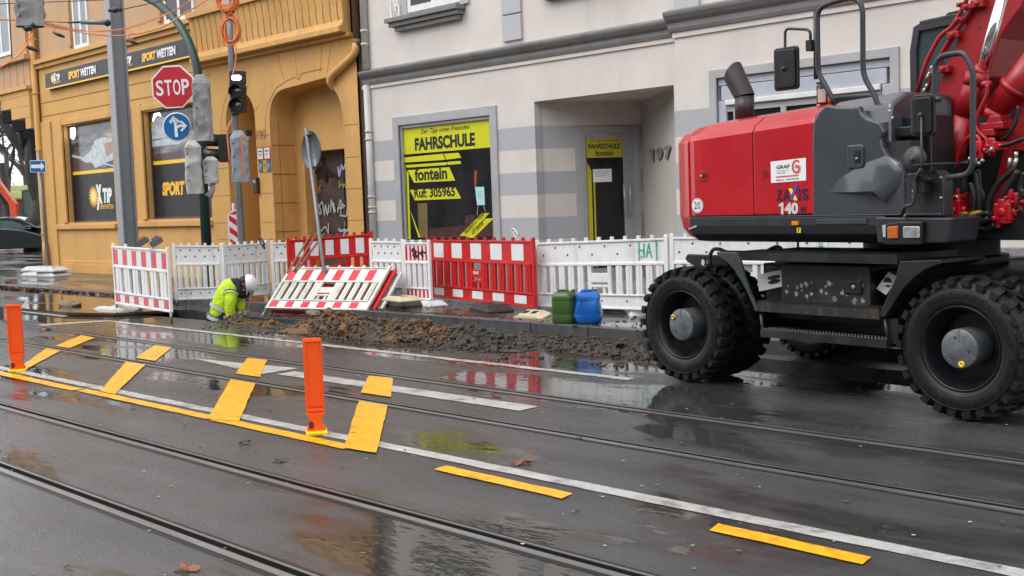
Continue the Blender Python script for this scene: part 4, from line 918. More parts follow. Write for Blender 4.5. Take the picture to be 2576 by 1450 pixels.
def loft(b, x_end, levels, slope=.05):
    n = None; vs = []; fs = []
    for z, ins in levels:
        o = tail_outline(x_end, ins) if x_end > .3 else tail_outline_n(x_end, ins, 12); n = len(o)
        for p in o: vs.append((p[0], p[1], z+(slope*max(0, p[0]-.1) if z > 2.0 else 0)))
    for i in range(len(levels)-1):
        for k in range(n): j = (k+1) % n; fs.append((i*n+k, i*n+j, (i+1)*n+j, (i+1)*n+k))
    fs.append(tuple(range(n-1, -1, -1))); fs.append(tuple((len(levels)-1)*n+k for k in range(n)))
    b.add(vs, fs)
b = MB(); loft(b, .845, [(1.51, .0), (1.56, 0), (2.17, .0), (2.22, .03), (2.30, .16), (2.335, .30), (2.34, .34)])
b.build('counterweight', M_RED, ex, bevel=.012, fix=True)
b = MB(); loft(b, .10, [(1.285, .15), (1.32, .07), (1.40, .01), (1.5, -.012), (1.7, -.012), (2.17, -.012), (2.25, .05)], .05); b.build('tail_edge', M_RED, ex, bevel=.012, fix=True)
# engine cover, second red section
def section(name, x0, x1, prof, m, bev=.012, s=.05):
    b = MB(); n = len(prof); b.add([(x0, p[0], p[1]+(s*(x0-.1) if p[1] > 2 else 0)) for p in prof]+[(x1, p[0], p[1]+(s*(x1-.1) if p[1] > 2 else 0)) for p in prof], [tuple(range(n)), tuple(range(2*n-1, n-1, -1))]+[(i, i+n, (i+1) % n+n, (i+1) % n) for i in range(n)])
    return b.build(name, m, ex, bevel=bev, fix=True)
HP = [(.05, 1.51), (.05, 2.17), (.08, 2.22), (.21, 2.30), (.35, 2.335), (2.13, 2.335), (2.3, 2.30), (2.42, 2.22), (2.45, 2.17), (2.45, 1.51)]
ec = section('engine_cover', .851, 1.475, HP, M_RED)
SK = [(.07, 1.495), (.045, 1.495), (.045, 1.42), (.075, 1.35), (.16, 1.285), (.3, 1.27), (2.2, 1.27), (2.45, 1.35), (2.45, 1.495)]
section('skirt', .102, 2.13, SK, M_FG, s=0)
b = MB(); b.prism([(1.50, 1.43), (1.97, 1.43), (1.97, 1.47), (1.50, 1.47)], .012, .034); b.box(.12, 2.60, .04, .05, 1.493, 1.503); b.build('trim_strip', M_DG, ex, bevel=.003)
# grey side cover with its pressed shape
def CZ(cx, cy, n, row=1): return D((3072+cx/2.5156)*.62891, (row*576+cy/2.5156)*.62891, n)
op = [(442, 728, 1), (440, 0, 1), (450, 1240, 0), (500, 1130, 0), (580, 1055, 0), (700, 1075, 0), (860, 1075, 0), (905, 1060, 0), (930, 1130, 0), (990, 1190, 0), (1110, 1225, 0), (1170, 1330, 0), (1130, 1400, 0), (1150, 40, 1), (1200, 120, 1), (1330, 195, 1), (1350, 280, 1), (1375, 380, 1), (1380, 715, 1)]
b = MB(); pts = [CZ(p[0], p[1], .05, p[2]) for p in op]; b.prism(pts, .07, .05); sc_ = b.build('side_cover', M_DG, ex, bevel=.018, seg=3)
def cz3(x, y, n): q = CZ(x, y, .05); return (q[0], n, q[1])
fl = [cz3(x, y, .052) for x, y in [(600, 492), (700, 345), (840, 262), (1010, 170), (1170, 110), (1295, 190), (1345, 255), (1352, 372), (1195, 590), (1100, 522)]]+[cz3(1112, 474, -.02), cz3(1182, 548, -.012), cz3(1290, 330, .012), cz3(860, 484, .022)]
b = MB(); b.add(fl, [(0, 1, 13), (1, 2, 13), (2, 3, 10, 13), (3, 4, 12, 10), (4, 5, 12), (5, 6, 12), (6, 7, 12), (12, 7, 11), (10, 12, 11), (7, 8, 11)], None, True)
b.add([fl[i_] for i_ in (0, 13, 10, 11, 8, 9)], [(0, 1, 5), (1, 2, 5), (2, 3, 4, 5)]); b.build('pressed_bulge', M_DG, sc_, fix=True)
b = MB(); b.prism([CZ(p[0], p[1], .045) for p in [(1020, 506), (1058, 508), (1058, 538), (1022, 536)]], .004, .0085); b.build('vent_hole', M_BK, sc_)
# hood of the grey section and black deck behind it
HG = [(.12, 1.51), (.12, 2.1), (.16, 2.24), (.35, 2.335), (1.0, 2.335), (1.0, 1.51)]
section('hood', 1.481, 2.12, HG, M_DG, .03)
b = MB(); b.prism([D(2060, 262, .45), D(2105, 243, .45), D(2190, 237, .45), D(2290, 241, .45), D(2290, 300, .45), D(2070, 300, .45)], .7, .45); b.build('rear_deck', M_BK, ex, bevel=.012)
b = MB(); q0 = D(2195, 262, .3); q1 = D(2290, 430, .3); b.box(q0[0]-.1, 2.36, .30, .62, 1.5, q0[1]-.12); b.box(q0[0]-.1, 2.33, .2, .6, q0[1]-.28, q0[1]-.2); b.build('battery_box', M_BK, ex, bevel=.012)
b = MB(); b.box(1.9, 2.30, .12, .9, 1.5, 2.05); b.build('inner_panel', mat('brown_black_steel', (.035, .028, .03), .5, var=.3, scale=6), ex)
# front box with its rounded corner
b = MB(); fp = [CZ(1385, 730, .05), CZ(1378, 380, .05), CZ(1390, 300, .05), CZ(1690, 265, .05), CZ(1750, 320, .05), CZ(1765, 410, .05), CZ(1762, 733, .05)]
b.prism(fp, .14, .05); b.build('front_box', M_FG, ex, bevel=.012)
b = MB(); b.prism([CZ(1075, 735, .04), CZ(1855, 742, .04), CZ(1800, 1000, .04), CZ(1100, 1003, .04)], .4, .04); b.build('front_skirt', M_FG, ex, bevel=.015)
# lamps
b = MB(); b.prism([CZ(p[0], p[1], 0) for p in [(1150, 812), (1330, 780), (1565, 782), (1550, 1015), (1180, 1015), (1150, 950)]], .07, -.02); lb = b.build('lamp_housing', M_BK, ex, bevel=.01)
b = MB(); b.prism([CZ(p[0], p[1], -.03) for p in [(1200, 835), (1305, 825), (1305, 950), (1205, 955)]], .03, -.035); b.build('indicator', mat('amber_lens', (.55, .13, .01), .12, coat=1), lb, bevel=.006)
b = MB(); p0, p1 = CZ(1362, 948, -.03), CZ(1522, 830, -.03); b.prism(rrect(p0[0], p1[0], p0[1], p1[1], .012), .03, -.035); b.build('headlight', mat('headlight_glass', (.62, .64, .66), .08, metal=.6, var=.5, scale=20, coat=1), lb, bevel=.005)
b = MB(); b.prism([CZ(p[0], p[1], -.02) for p in [(1152, 822), (1185, 812), (1185, 940), (1160, 935)]], .03, -.024); b.build('reflector', mat('pale_lens', (.5, .5, .5), .2), lb)
# handles, latches
b = MB(); p0, p1 = CZ(800, 250, .04), CZ(962, 5, .04); b.prism(rrect(p0[0], p1[0], p0[1], p1[1], .025), .03, .03); hd = b.build('handle', M_DG, sc_, bevel=.01, seg=3)
b = MB(); p0, p1 = CZ(868, 190, .03), CZ(930, 55, .03); b.box(p0[0], p1[0], .022, .04, p0[1], p1[1]); b.mi = 1; q = CZ(893, 150, .02); b.lathe([(0, 0), (.011, 0), (.011, .01)], 12, T(q[0], .012, q[1]), 'Y'); b.build('lock', [M_BK, M_SILV], hd, bevel=.003)
def C3(cx, cy, n=.05, row=1): return D((2048+cx/2.5156)*.62891, (row*576+cy/2.5156)*.62891, n)
b = MB(); p0, p1 = C3(1880, 375), C3(1965, 280); b.prism(rrect(p0[0], p1[0], p0[1], p1[1], .008), .02, .042); b.mi = 1; b.box(p0[0]+.05, p1[0]-.008, .040, .043, p0[1]+.02, p1[1]-.01); b.mi = 2; q = C3(1915, 325); b.lathe([(0, -.012), (.012, -.01), (.012, 0)], 12, T(q[0], .04, q[1]), 'Y'); b.build('latch', [M_RED, mat('dark_red', (.06, .004, .006), .4), M_SILV], ex, bevel=.003)
# decals
M_SR = mat('sign_red', (.45, .02, .02), .4)
q = C3(1870, 622); b = MB(); b.disc((q[0], .0455, q[1]), .068, 32, rz=.066); b.mi = 1; b.disc((q[0], .0445, q[1]), .061, 32, rz=.059); b.mi = 0; b.disc((q[0], .0435, q[1]), .058, 32, rz=.056); b.mi = 1; text(b, '2', q[0]-.036, q[1]-.032, .032, .066, .042, .01); text(b, '0', q[0]+.004, q[1]-.032, .032, .066, .042, .01)
b.build('speed_sticker', [M_WFILM, M_BLK], ex)
c = [CZ(30, 395, .045), CZ(382, 368, .045), CZ(380, 140, .045), CZ(25, 180, .045)]; b = MB(); b.add([(p[0], .046, p[1]) for p in c], [(0, 1, 2, 3)])
def Q(u, v): # position on the sticker
    x = c[0][0]+(c[1][0]-c[0][0])*u; zb = c[0][1]+(c[1][1]-c[0][1])*u; zt_ = c[3][1]+(c[2][1]-c[3][1])*u; return x, zb+(zt_-zb)*v
sw_ = c[1][0]-c[0][0]; sh_ = c[3][1]-c[0][1]; ra = math.atan2(c[1][1]-c[0][1], sw_)
def tq(s, u, v, wd, ht, bold=.0, shear=0): x, z = Q(u, v); text(b, s, x, z, sw_*wd, sh_*ht, .0445, bold, shear, ra)
b.mi = 1; tq('GRAF', .17, .62, .38, .17, .03); tq('Rohrleitungs- und', .17, .50, .32, .07); tq('Tiefbau GmbH', .17, .40, .26, .07); tq('Mülheim - 0208-992590', .16, .07, .64, .08, .005)
b.mi = 2; x, z = Q(.15, .27); x2, z2 = Q(.8, .27); lead(b, x, z, x2, z2, .006, .0445); x, z = Q(.15, .23); x2, z2 = Q(.8, .23); lead(b, x, z, x2, z2, .003, .0445)
gx, gz = Q(.74, .66); pts = [(gx+sh_*.22*math.cos(math.radians(a))*.95, gz+sh_*.27*math.sin(math.radians(a))) for a in range(40, 331, 15)]; stroke(b, pts+[(gx+sh_*.2, gz), (gx+.01, gz)], .016, .0445)
b.mi = 3; b.disc((gx, .0442, gz), .017, 12)
b.build('company_sticker', [M_WFILM, M_BLK, mat('decal_orange_red', (.65, .06, .03), .4), mat('decal_grey', (.3, .3, .32), .4)], ex)
b = MB()
def tz(s, cx0, cy0, cx1, top, bold=.03, shear=.0):
    a, c2, t_ = CZ(cx0, cy0, .045), CZ(cx1, cy0, .045), CZ(cx0, top, .045); text(b, s, a[0], a[1], c2[0]-a[0], t_[1]-a[1], .0445, bold, shear)
tz('Z', 85, 572, 145, 460); tz('A', 150, 572, 222, 460, .04); tz('I', 306, 572, 325, 450); tz('S', 338, 568, 405, 448, .04)
b.mi = 2; b.add([(CZ(p[0], p[1], .045)[0], .0442, CZ(p[0], p[1], .045)[1]) for p in [(262, 570), (300, 570), (240, 448), (205, 450)]], [(0, 1, 2, 3)])
b.mi = 3; b.add([(CZ(p[0], p[1], .045)[0], .0436, CZ(p[0], p[1], .045)[1]) for p in [(218, 570), (250, 570), (302, 410), (272, 412)]], [(0, 1, 2, 3)])
b.mi = 1; tz('40', 168, 710, 305, 592, .05); v_ = [CZ(p[0], p[1], .045) for p in [(132, 710), (156, 710), (156, 592), (138, 592), (108, 612), (112, 632), (132, 626)]]; b.add([(p[0], .0445, p[1]) for p in v_], [(0, 1, 2, 3, 4, 5, 6)]); b.mi = 0; tz('W', 318, 702, 385, 625, .02)
b.mi = 4; tz('6R', -562, -9999, 0, 0) if False else None
b.build('model_lettering', [mat('decal_navy', (.03, .02, .05), .35), mat('decal_silver', (.6, .6, .6), .4), mat('decal_yellow', (.9, .7, .05), .4), mat('decal_blue', (.07, .06, .4), .4), M_BLK], ex)
b = MB(); a = C3(2520, 345); c2 = C3(2570, 260); text(b, 'GR', a[0], a[1], .06, c2[1]-a[1], .0455, .01); b.build('faded_lettering', mat('faded_red', (.24, .008, .012), .4), ex)
b = MB(); p0, p1 = CZ(248, 818, .04), CZ(312, 778, .04); b.box(p0[0], p1[0], .025, .045, p0[1], p1[1]); b.build('side_marker', mat('amber_marker', (.85, .25, .01), .3), ex, bevel=.003)
b = MB(); p0, p1 = CZ(293, 895, .055), CZ(333, 842, .055); b.box(p0[0], p1[0], .050, .054, p0[1], p1[1]); b.mi = 1; xm = (p0[0]+p1[0])/2; zm = (p0[1]+p1[1])/2; stroke(b, [(xm-.006, zm+.014), (xm+.004, zm), (xm-.004, zm-.004), (xm+.004, zm-.016)], .005, .0495); b.build('warning_sticker', [M_YFILM, M_BLK], ex)
b = MB(); a, c2 = C3(1780, 865, .05), C3(1860, 838, .05); b.prism([(a[0], a[1]), (c2[0], c2[1]), (c2[0], c2[1]+.02), (a[0], a[1]+.012)], .004, .044); b.build('scrape_mark', mat('scratch', (.4, .38, .33), .6), ex)
# exhaust stack
b = MB(); q0 = D3(1873, 300, .85); q1 = D3(1873, 243, .85); q2 = D3(1850, 186, .85); q3 = D3(1843, 178, .85)
b.tube([q0, q1], .09, 20); b.build('exhaust_pipe', mat('sooty_steel', (.045, .036, .042), .45, metal=.3, var=.3), ex)
b = MB(); d_ = (Vector(q2)-Vector(q1)); M = basis(Vector(q1), Vector((1, 0, 0)), Vector((0, 1, 0)), Z3)
n = 20; lo = []; hi = []
for k in range(n):
    a = 2*PI*k/n; lo.append(Vector(q1)+Vector((math.cos(a)*.095, math.sin(a)*.095, math.cos(a)*.02)))
    h = .27+.09*math.cos(a); hi.append(lo[-1]+Vector((-.49*h+.012*math.cos(a), .012*math.sin(a), h*.86)))
b.add(lo+hi, [(k, (k+1) % n, n+(k+1) % n, n+k) for k in range(n)], None, True); b.add(hi, [tuple(range(n))]); oe = b.build('exhaust_outlet', MC['sooty_steel'], ex); pass
# handrails
def rail(pts, r, name='handrail', m=M_TUBE, rr=.08): b = MB(); b.tube(bend([D3(*p) for p in pts], rr), r, 10); return b.build(name, m, ex)
rail([(2098, 262, .2), (2088, 235, .2), (2060, 188, .2), (2058, 170, .2), (2056, 30, .2), (2075, 12, .2), (2145, -8, .2), (2170, 12, .2), (2171, 190, .2), (2206, 250, .2), (2210, 296, .2)], .021)
rail([(2366, 250, -.05), (2352, 250, -.05), (2352, 160, -.05), (2370, 140, -.05), (2425, 132, -.05), (2448, 180, -.05), (2447, 420, -.05), (2430, 442, -.05), (2382, 446, -.05)], .021, rr=.05)
b = MB(); b.tube([D3(2052, 200, .25), D3(2051, 28, .25)], .017, 8); b.build('mirror_post', M_TUBE, ex)
rail([(2039, 100, .25), (2038, 75, .25), (1975, 72, .25), (1975, 120, .25), (1975, 168, .25)], .012, 'mirror_arm', rr=.05)
b = MB(); a, c2 = D(2032, 130, .23), D(2046, 100, .23); b.box(a[0], c2[0], .2, .27, a[1], c2[1]); b.build('mirror_clamp', M_BK, ex, bevel=.004)
def mirror(x0, y0, x1, y1, n):
    a, c2 = D(x0, y1, n), D(x1, y0, n); b = MB(); b.prism(rrect(a[0], c2[0], a[1], c2[1], .03), .03, n); i_ = .02
    b.prism(rrect(a[0]+i_, c2[0]-i_, a[1]+i_, c2[1]-i_, .02), .02, n-.02); 
    xm, zm = (a[0]+c2[0])/2, (a[1]+c2[1])/2; b.lathe([(0, -.02), (.022, -.015), (.022, 0)], 14, T(xm, n-.02, zm), 'Y'); return b.build('mirror', M_BK, ex, bevel=.008)
mirror(1947, 114, 2006, 231, .2); mirror(2291, 235, 2350, 345, -.08)
rail([(2318, 295, -.12), (2318, 400, -.12), (2318, 425, -.12)], .008, 'mirror_arm', rr=.02)
rail([(2270, 540, 0), (2275, 518, -.05), (2298, 517, -.06), (2302, 480, -.06), (2302, 450, -.06), (2318, 425, -.12)], .014, 'mirror_bracket', rr=.04)
b = MB(); q = D3(2305, 400, -.06); b.lathe([(0, -.045), (.045, -.03), (.09, -.012), (.098, 0), (.092, .012), (0, .014)], 32, T(q[0]-.05, .0, q[2]), 'Y'); b.lathe([(0, -.01), (.014, -.008), (.014, 0)], 12, T(q[0]-.04, -.045, q[2]), 'Y'); b.build('round_mirror', M_FG, ex)
b = MB(); a = D(2290, 430, -.05); c2 = D(2365, 412, -.05); b.box(a[0]+.03, c2[0]+.08, -.06, .05, c2[1]-.01, c2[1]+.005); a = D(2300, 448, -.05); b.prism([(a[0], a[1]-.02), (a[0]+.14, a[1]-.025), (a[0]+.15, a[1]-.01), (a[0]+.02, a[1]+.03)], .06, -.06); a, c2 = D(2303, 486, -.03), D(2322, 455, -.03); b.box(a[0], c2[0]+.02, -.05, .05, a[1], c2[1]); b.build('mirror_mount', M_BK, ex, bevel=.004)
b = MB()
for px, py in ((2298, 442+54), (2298, 482), (2275, 543), (2238, 280), (2245, 297), (2367, 498), (2367, 447)):
    q = D(px, py, .03); b.lathe([(0, -.012), (.011, -.012), (.011, 0)], 6, T(q[0], .035, q[1]), 'Y')
b.build('bolt', M_SILV, ex)
b = MB(); b.tube([D3(2068, 262, .4), D3(2068, 218, .4)], .045, 18); fx_ = b.build('fire_extinguisher', M_REDB, ex)
b = MB(); q = D3(2068, 216, .4); b.lathe([(.047, -.03), (.047, .0), (.02, .012), (0, .012)], 18, T(q[0], .4, q[2])); b.box(q[0]-.05, q[0]+.04, .39, .41, q[2]+.015, q[2]+.03); b.build('valve', M_BK, fx_)
b = MB(); q = D3(2068, 240, .4); b.add([(q[0]+.0468*math.cos(math.radians(-100+12*k)), .4+.0468*math.sin(math.radians(-100+12*k)), q[2]+zz) for zz in (-.06, .06) for k in range(8)], [(k, k+1, k+9, k+8) for k in range(7)]); b.build('paper_label', mat('cream_label', (.55, .5, .4), .6), fx_)
b = MB(); q = D3(2083, 250, .4); b.tube([(q[0], .42, q[2]-.05), (q[0], .42, q[2]+.01)], .022, 12); b.build('filler_cap', M_RED, ex)
# cab on the far side
cn = 1.75
cp = [D(2292, 300, cn), D(2290, 130, cn), D(2298, 68, cn), D(2312, 62, cn), D(2405, 45, cn), D(2470, 60, cn)]
zt = cp[4][1]; x_c0 = cp[1][0]
b = MB(); o_ = [(x_c0, 1.35), (x_c0-.01, cp[1][1]), (x_c0+.03, cp[2][1]), (x_c0+.09, cp[3][1]+.01), (x_c0+1.15, cp[4][1]+.06), (x_c0+1.45, 2.1), (x_c0+1.35, 1.35)]
i_ = [(x_c0+.07, 1.5), (x_c0+.06, cp[1][1]), (x_c0+.09, cp[2][1]-.04), (x_c0+.12, cp[3][1]-.06), (x_c0+1.1, cp[4][1]-.02), (x_c0+1.37, 2.1), (x_c0+1.28, 1.5)]
b.box(x_c0, x_c0+1.35, cn, 2.5, 1.3, 1.95)
n = len(o_)
for yy in (cn, 2.44):
    b.add([(p[0], yy, p[1]) for p in o_+i_]+[(p[0], yy+.06, p[1]) for p in o_+i_], [(i, (i+1) % n, (i+1) % n+n, i+n) for i in range(n)]+[(i+2*n, i+3*n, (i+1) % n+3*n, (i+1) % n+2*n) for i in range(n)]+[(i, i+2*n, (i+1) % n+2*n, (i+1) % n) for i in range(n)]+[(i+n, (i+1) % n+n, (i+1) % n+3*n, i+3*n) for i in range(n)])
b.prism([(o_[3][0], o_[3][1]-.03), (o_[4][0], o_[4][1]-.03), (o_[4][0], o_[4][1]+.02), (o_[3][0], o_[3][1]+.02)], .75, cn)
b.prism([(o_[0][0], o_[0][1]), (o_[0][0]+.06, o_[0][1]), (o_[2][0]+.05, o_[2][1]), (o_[2][0], o_[2][1])], .06, 2.0)
cab = b.build('cab', mat('cab_black', (.03, .035, .042), .35, var=.2), ex, bevel=.01, fix=True)
b = MB(); b.add([(p[0], cn+.03, p[1]) for p in i_], [tuple(range(n))]); b.add([(p[0], 2.47, p[1]) for p in i_], [tuple(range(n))][::-1]); b.build('cab_window', mat('tinted_glass', (.035, .055, .055), .08, var=.5, scale=3, spec=.7), cab)
b = MB(); a = D(2335, 62, cn+.1); b.box(a[0], a[0]+.35, cn+.1, cn+.3, a[1], a[1]+.05); a = D(2370, 50, cn+.1); b.tube(bend([(a[0], cn+.15, a[1]), (a[0]+.02, cn+.15, a[1]+.05), (a[0]+.15, cn+.15, a[1]+.06), (a[0]+.16, cn+.15, a[1]+.01)], .02), .012, 6); b.build('roof_lamp_bracket', M_BK, cab, bevel=.006)
b = MB(); a = D(2340, 165, cn-.0); c2 = D(2385, 95, cn); b.box(a[0]+.1, a[0]+.5, cn+.25, cn+.65, 1.9, a[1]+.05); b.box(a[0]+.12, a[0]+.3, cn+.25, cn+.6, a[1]+.05, a[1]+.3); b.build('seat', mat('greenish_seat', (.07, .13, .11), .6), cab, bevel=.04, seg=3)
# --- boom
def B3(cx, cy, n): return D3(2201.5+cx*.3036, cy*.3036, n)
def B2(cx, cy, n): return D(2201.5+cx*.3036, cy*.3036, n)
bn = 1.02
left = [(505, 1120), (515, 960), (520, 760), (560, 600), (640, 420), (730, 230), (800, 60), (830, -40), (1020, -620)]
right = [(1500, -620), (1320, -200), (1210, 60), (1120, 180), (1030, 320), (985, 470), (940, 640), (760, 790)]
b = MB(); b.prism([B2(x, y, bn) for x, y in left+right], .42, bn); bo = b.build('boom', M_REDB, ex, bevel=.012)
b = MB(); # knee and stick carried on beyond the top of the picture
k0 = B2(1260, -620, bn); b.prism([(k0[0]-.25, k0[1]-.1), (k0[0]+.25, k0[1]-.1), (k0[0]+.9, k0[1]+.55), (k0[0]+1.0, k0[1]+.85), (k0[0]+.55, k0[1]+.8)], .40, bn+.01); b.build('boom_arm', M_REDB, ex, bevel=.012)
b = MB(); b.prism([(k0[0]+.95, k0[1]+.9), (k0[0]+.6, k0[1]+.65), (k0[0]+1.35, k0[1]-.9), (k0[0]+1.6, k0[1]-.85)], .3, bn+.05); b.build('stick', M_REDB, ex, bevel=.012)
# pipes along the boom
def bp(pts, r, n, m=M_REDB, name='hydraulic_pipe', rr=.07): b = MB(); b.tube(bend([B3(p[0], p[1], n) for p in pts], rr), r, 8); return b.build(name, m, bo if name == 'hydraulic_pipe' else ex)
bp([(345, 775), (420, 520), (540, 290), (640, 230), (760, 0), (820, -160)], .019, .98)
bp([(430, 760), (530, 470), (640, 290), (760, 130), (830, 20), (880, -120)], .015, .98)
bp([(520, 600), (590, 420), (660, 300), (790, 100), (850, -10)], .012, 1.0)
for cx, cy, s_ in ((650, 290, .05), (850, 30, .055), (760, 60, .04), (710, 40, .03), (570, 575, .05), (700, 165, .03)):
    b = MB(); q = B3(cx, cy, .97); b.box(q[0]-s_, q[0]+s_, .95, 1.04, q[2]-s_*.55, q[2]+s_*.55); b.lathe([(0, -.02), (s_*.4, -.02), (s_*.4, 0)], 8, T(q[0], .95, q[2]), 'Y')
    b.build('pipe_clamp', M_REDB, bo, bevel=.006)
b = MB()
for cx, cy in ((470, 570), (450, 620), (430, 720), (410, 755), (440, 640), (480, 600)):
    q = B3(cx, cy, .96); b.tube([(q[0]-.02, .96, q[2]-.02), (q[0]+.01, .95, q[2]+.02)], .012, 6)
b.build('pipe_fitting', M_SILV, bo)
for (cx, cy, r, h) in ((868, 232, .045, .6), (708, 285, .03, 1), (585, 915, .03, 1.2), (545, 880, .02, 1.5), (770, 430, .022, 2), (545, 815, .018, 1.5), (1155, 80, .03, 1)):
    pass
b = MB(); rg = random.Random(3)
for (cx, cy, r, h) in ((868, 232, .024, .6), (708, 290, .016, 1), (585, 915, .013, 1.4), (545, 880, .009, 1.5), (770, 430, .009, 2), (545, 815, .008, 1.5), (790, 520, .014, 1), (640, 700, .01, 1)):
    q = B2(cx, cy, bn-.002); b.add([(q[0]+r*(.6+.7*rg.random())*math.cos(2*PI*k/9), bn-.002, q[1]+r*h*(.6+.7*rg.random())*math.sin(2*PI*k/9)) for k in range(9)], [tuple(range(9))])
b.build('paint_chip', mat('chip_dark', (.09, .03, .03), .7), bo)
# boom foot frame in red, behind and right
def plate(pts, n, d, m=M_REDB, name='boom_foot'): b = MB(); b.prism([B2(x, y, n) for x, y in pts], d, n); return b.build(name, m, ex, bevel=.01)
plate([(490, 1150), (720, 960), (900, 1100), (860, 1500), (770, 1850), (470, 1860)], 1.25, .06)
plate([(1240, 560), (1400, 480), (1400, 1260), (1140, 1250), (1075, 1560), (960, 1950), (930, 1960), (1010, 1440), (1075, 1180), (1150, 900)], .9, .05)
b = MB(); b.box(1.7, 3.3, .62, 1.9, 1.28, 1.5); b.box(2.0, 2.9, .95, 1.6, 1.5, 2.1); b.build('turntable_deck', M_BK, ex, bevel=.01)
b = MB(); b.box(2.66, 3.38, .95, 2.45, 1.27, 1.5); b.build('front_deck', M_CH, ex, bevel=.01)
# cylinders
def cyl(p, q, r, name, m, par=ex, n=20): b = MB(); b.tube([p, q], r, n); return b.build(name, m, par)
c0, c1, c2_, c3 = B3(610, 1500, .78), B3(790, 800, .78), B3(850, 600, .78), B3(1060, -40, .78)
cy1 = cyl(c0, B3(745, 960, .78), .076, 'lift_cylinder', M_REDB)
cyl(B3(745, 960, .78), B3(855, 610, .78), .082, 'barrel_head', M_REDB, cy1); cyl(B3(850, 615, .78), B3(895, 565, .78), .06, 'gland', M_REDB, cy1)
cyl(B3(880, 590, .78), B3(1060, -40, .78), .044, 'piston_rod', M_CHROME, cy1)
b = MB(); a = Vector(B3(838, 655, .78)); u_ = (Vector(c1)-Vector(c0)).normalized(); b.tube([a-u_*.05, a+u_*.05], .090, 20); b.tube([Vector(B3(825, 700, .78)), Vector(B3(950, 700, .74))], .03, 8)
for k in range(12): 
    an = 2*PI*k/12; e_ = u_.orthogonal().normalized(); f_ = u_.cross(e_); b.tube([a+u_*.05+(e_*math.cos(an)+f_*math.sin(an))*.074, a+u_*.068+(e_*math.cos(an)+f_*math.sin(an))*.074], .009, 6)
b.build('gland_ring', M_REDB, cy1)
p0, p1 = B3(870, 1080, .85), B3(1330, 420, .85)
cy2 = cyl(B3(985, 940, .85), B3(1330, 480, .85), .095, 'lift_cylinder', M_REDB)
cyl(B3(960, 970, .85), B3(1000, 905, .85), .118, 'barrel_foot', M_REDB, cy2); cyl(B3(1130, 740, .85), B3(1160, 705, .85), .11, 'collar', M_REDB, cy2); cyl(B3(1330, 480, .85), B3(1700, -40, .85), .05, 'piston_rod', M_CHROME, cy2)
b = MB(); 
for q in ((1010, 990), (930, 1050), (960, 1100), (1030, 1040)):
    a = B3(q[0], q[1], .8); b.box(a[0]-.055, a[0]+.055, .74, .9, a[2]-.03, a[2]+.03, None)
b.build('pivot_bracket', M_REDB, ex, bevel=.012)
# small pipes and hoses
def hz(pts, r, n, m=M_HOSE, name='hose', rr=.05, sm=True):
    b = MB(); P_ = [Vector(B3(p[0], p[1], n+(p[2] if len(p) > 2 else 0))) for p in pts]; b.tube(smooth_path(P_) if sm else bend(P_, rr), r, 8); return b.build(name, m, ex)
hz([(930, 700), (920, 800), (850, 950), (835, 1060), (920, 1160), (915, 1200)], .017, .72, M_REDB, 'steel_pipe')
hz([(650, 1430), (690, 1260), (760, 1150), (840, 1130), (875, 1200)], .017, .66, M_RED, 'steel_pipe')
hz([(500, 1215), (640, 1110), (720, 1090)], .022, 1.1)
hz([(640, 1450), (680, 1380), (750, 1350), (800, 1370)], .017, .6)
hz([(1235, 1150), (1130, 1190), (1020, 1200)], .014, .7)
hz([(1185, 880), (1170, 1000), (1120, 1090), (1070, 1150)], .016, .8)
def C4(x, y): return (( (3500+x/2.417)-3500)*2.072, ((500+y/2.417))*2.072)
def hc(pts, r, n, m=M_HOSE, name='hose'): return hz([(*C4(p[0], p[1]),)+tuple(p[2:]) for p in pts], r, n, m, name)
hc([(720, 880), (715, 560), (760, 440), (830, 380), (900, 370)], .019, .55)
hc([(840, 660), (855, 500), (870, 430), (920, 400)], .014, .58); hc([(920, 560), (950, 700), (940, 880)], .022, .62); hc([(960, 450), (990, 650), (1000, 850)], .026, .66); hc([(1000, 430), (1010, 600), (1040, 700), (1000, 860)], .02, .7)
hc([(1350, 430), (1200, 560), (1110, 720), (1090, 860), (1000, 950), (830, 990)], .026, .62); hc([(1380, 440), (1260, 640), (1170, 800), (1120, 880), (960, 950)], .024, .58); hc([(1440, 460), (1400, 600), (1440, 700)], .02, .6)
hc([(1200, 205), (1300, 185), (1440, 130)], .016, .62); hc([(1430, 620), (1360, 820)], .012, .55); hc([(760, 960), (860, 930), (1000, 880), (1100, 850)], .022, .5); hc([(800, 980), (900, 1000), (1010, 950), (1090, 900)], .018, .46); hc([(720, 980), (790, 930), (850, 870)], .015, .48)
hc([(870, 1040), (950, 1000), (1080, 1010), (1150, 960)], .02, .55)
def cb(x, y): q = C4(x, y); return B3(q[0], q[1], .62)
for (x0, y0, x1, y1) in ((735, 720, 860, 920), (790, 655, 850, 725), (1190, 750, 1350, 930), (1280, 655, 1350, 750), (1350, 700, 1410, 790), (1150, 830, 1240, 970), (670, 780, 720, 880), (950, 190, 1080, 310), (1080, 160, 1200, 250)):
    b = MB(); a, c2 = cb(x0, y1), cb(x1, y0); b.box(a[0], c2[0], .55+.02*(x0 % 7), .75, a[2], c2[2]); mx_, mz_ = (a[0]+c2[0])/2, (a[2]+c2[2])/2; r_ = min(abs(c2[0]-a[0]), abs(c2[2]-a[2]))*.45; b.tube([(mx_, .6, a[2]-.02), (mx_, .6, c2[2]+.03)], r_, 10); b.tube([(a[0]-.015, .62, mz_), (c2[0]+.02, .62, mz_)], r_*.7, 8); b.lathe([(0, -.03), (r_*.6, -.03), (r_*.6, 0)], 8, T(mx_, .56, mz_), 'Y')
    b.build('control_valve', M_RED, ex, bevel=.012, seg=2)
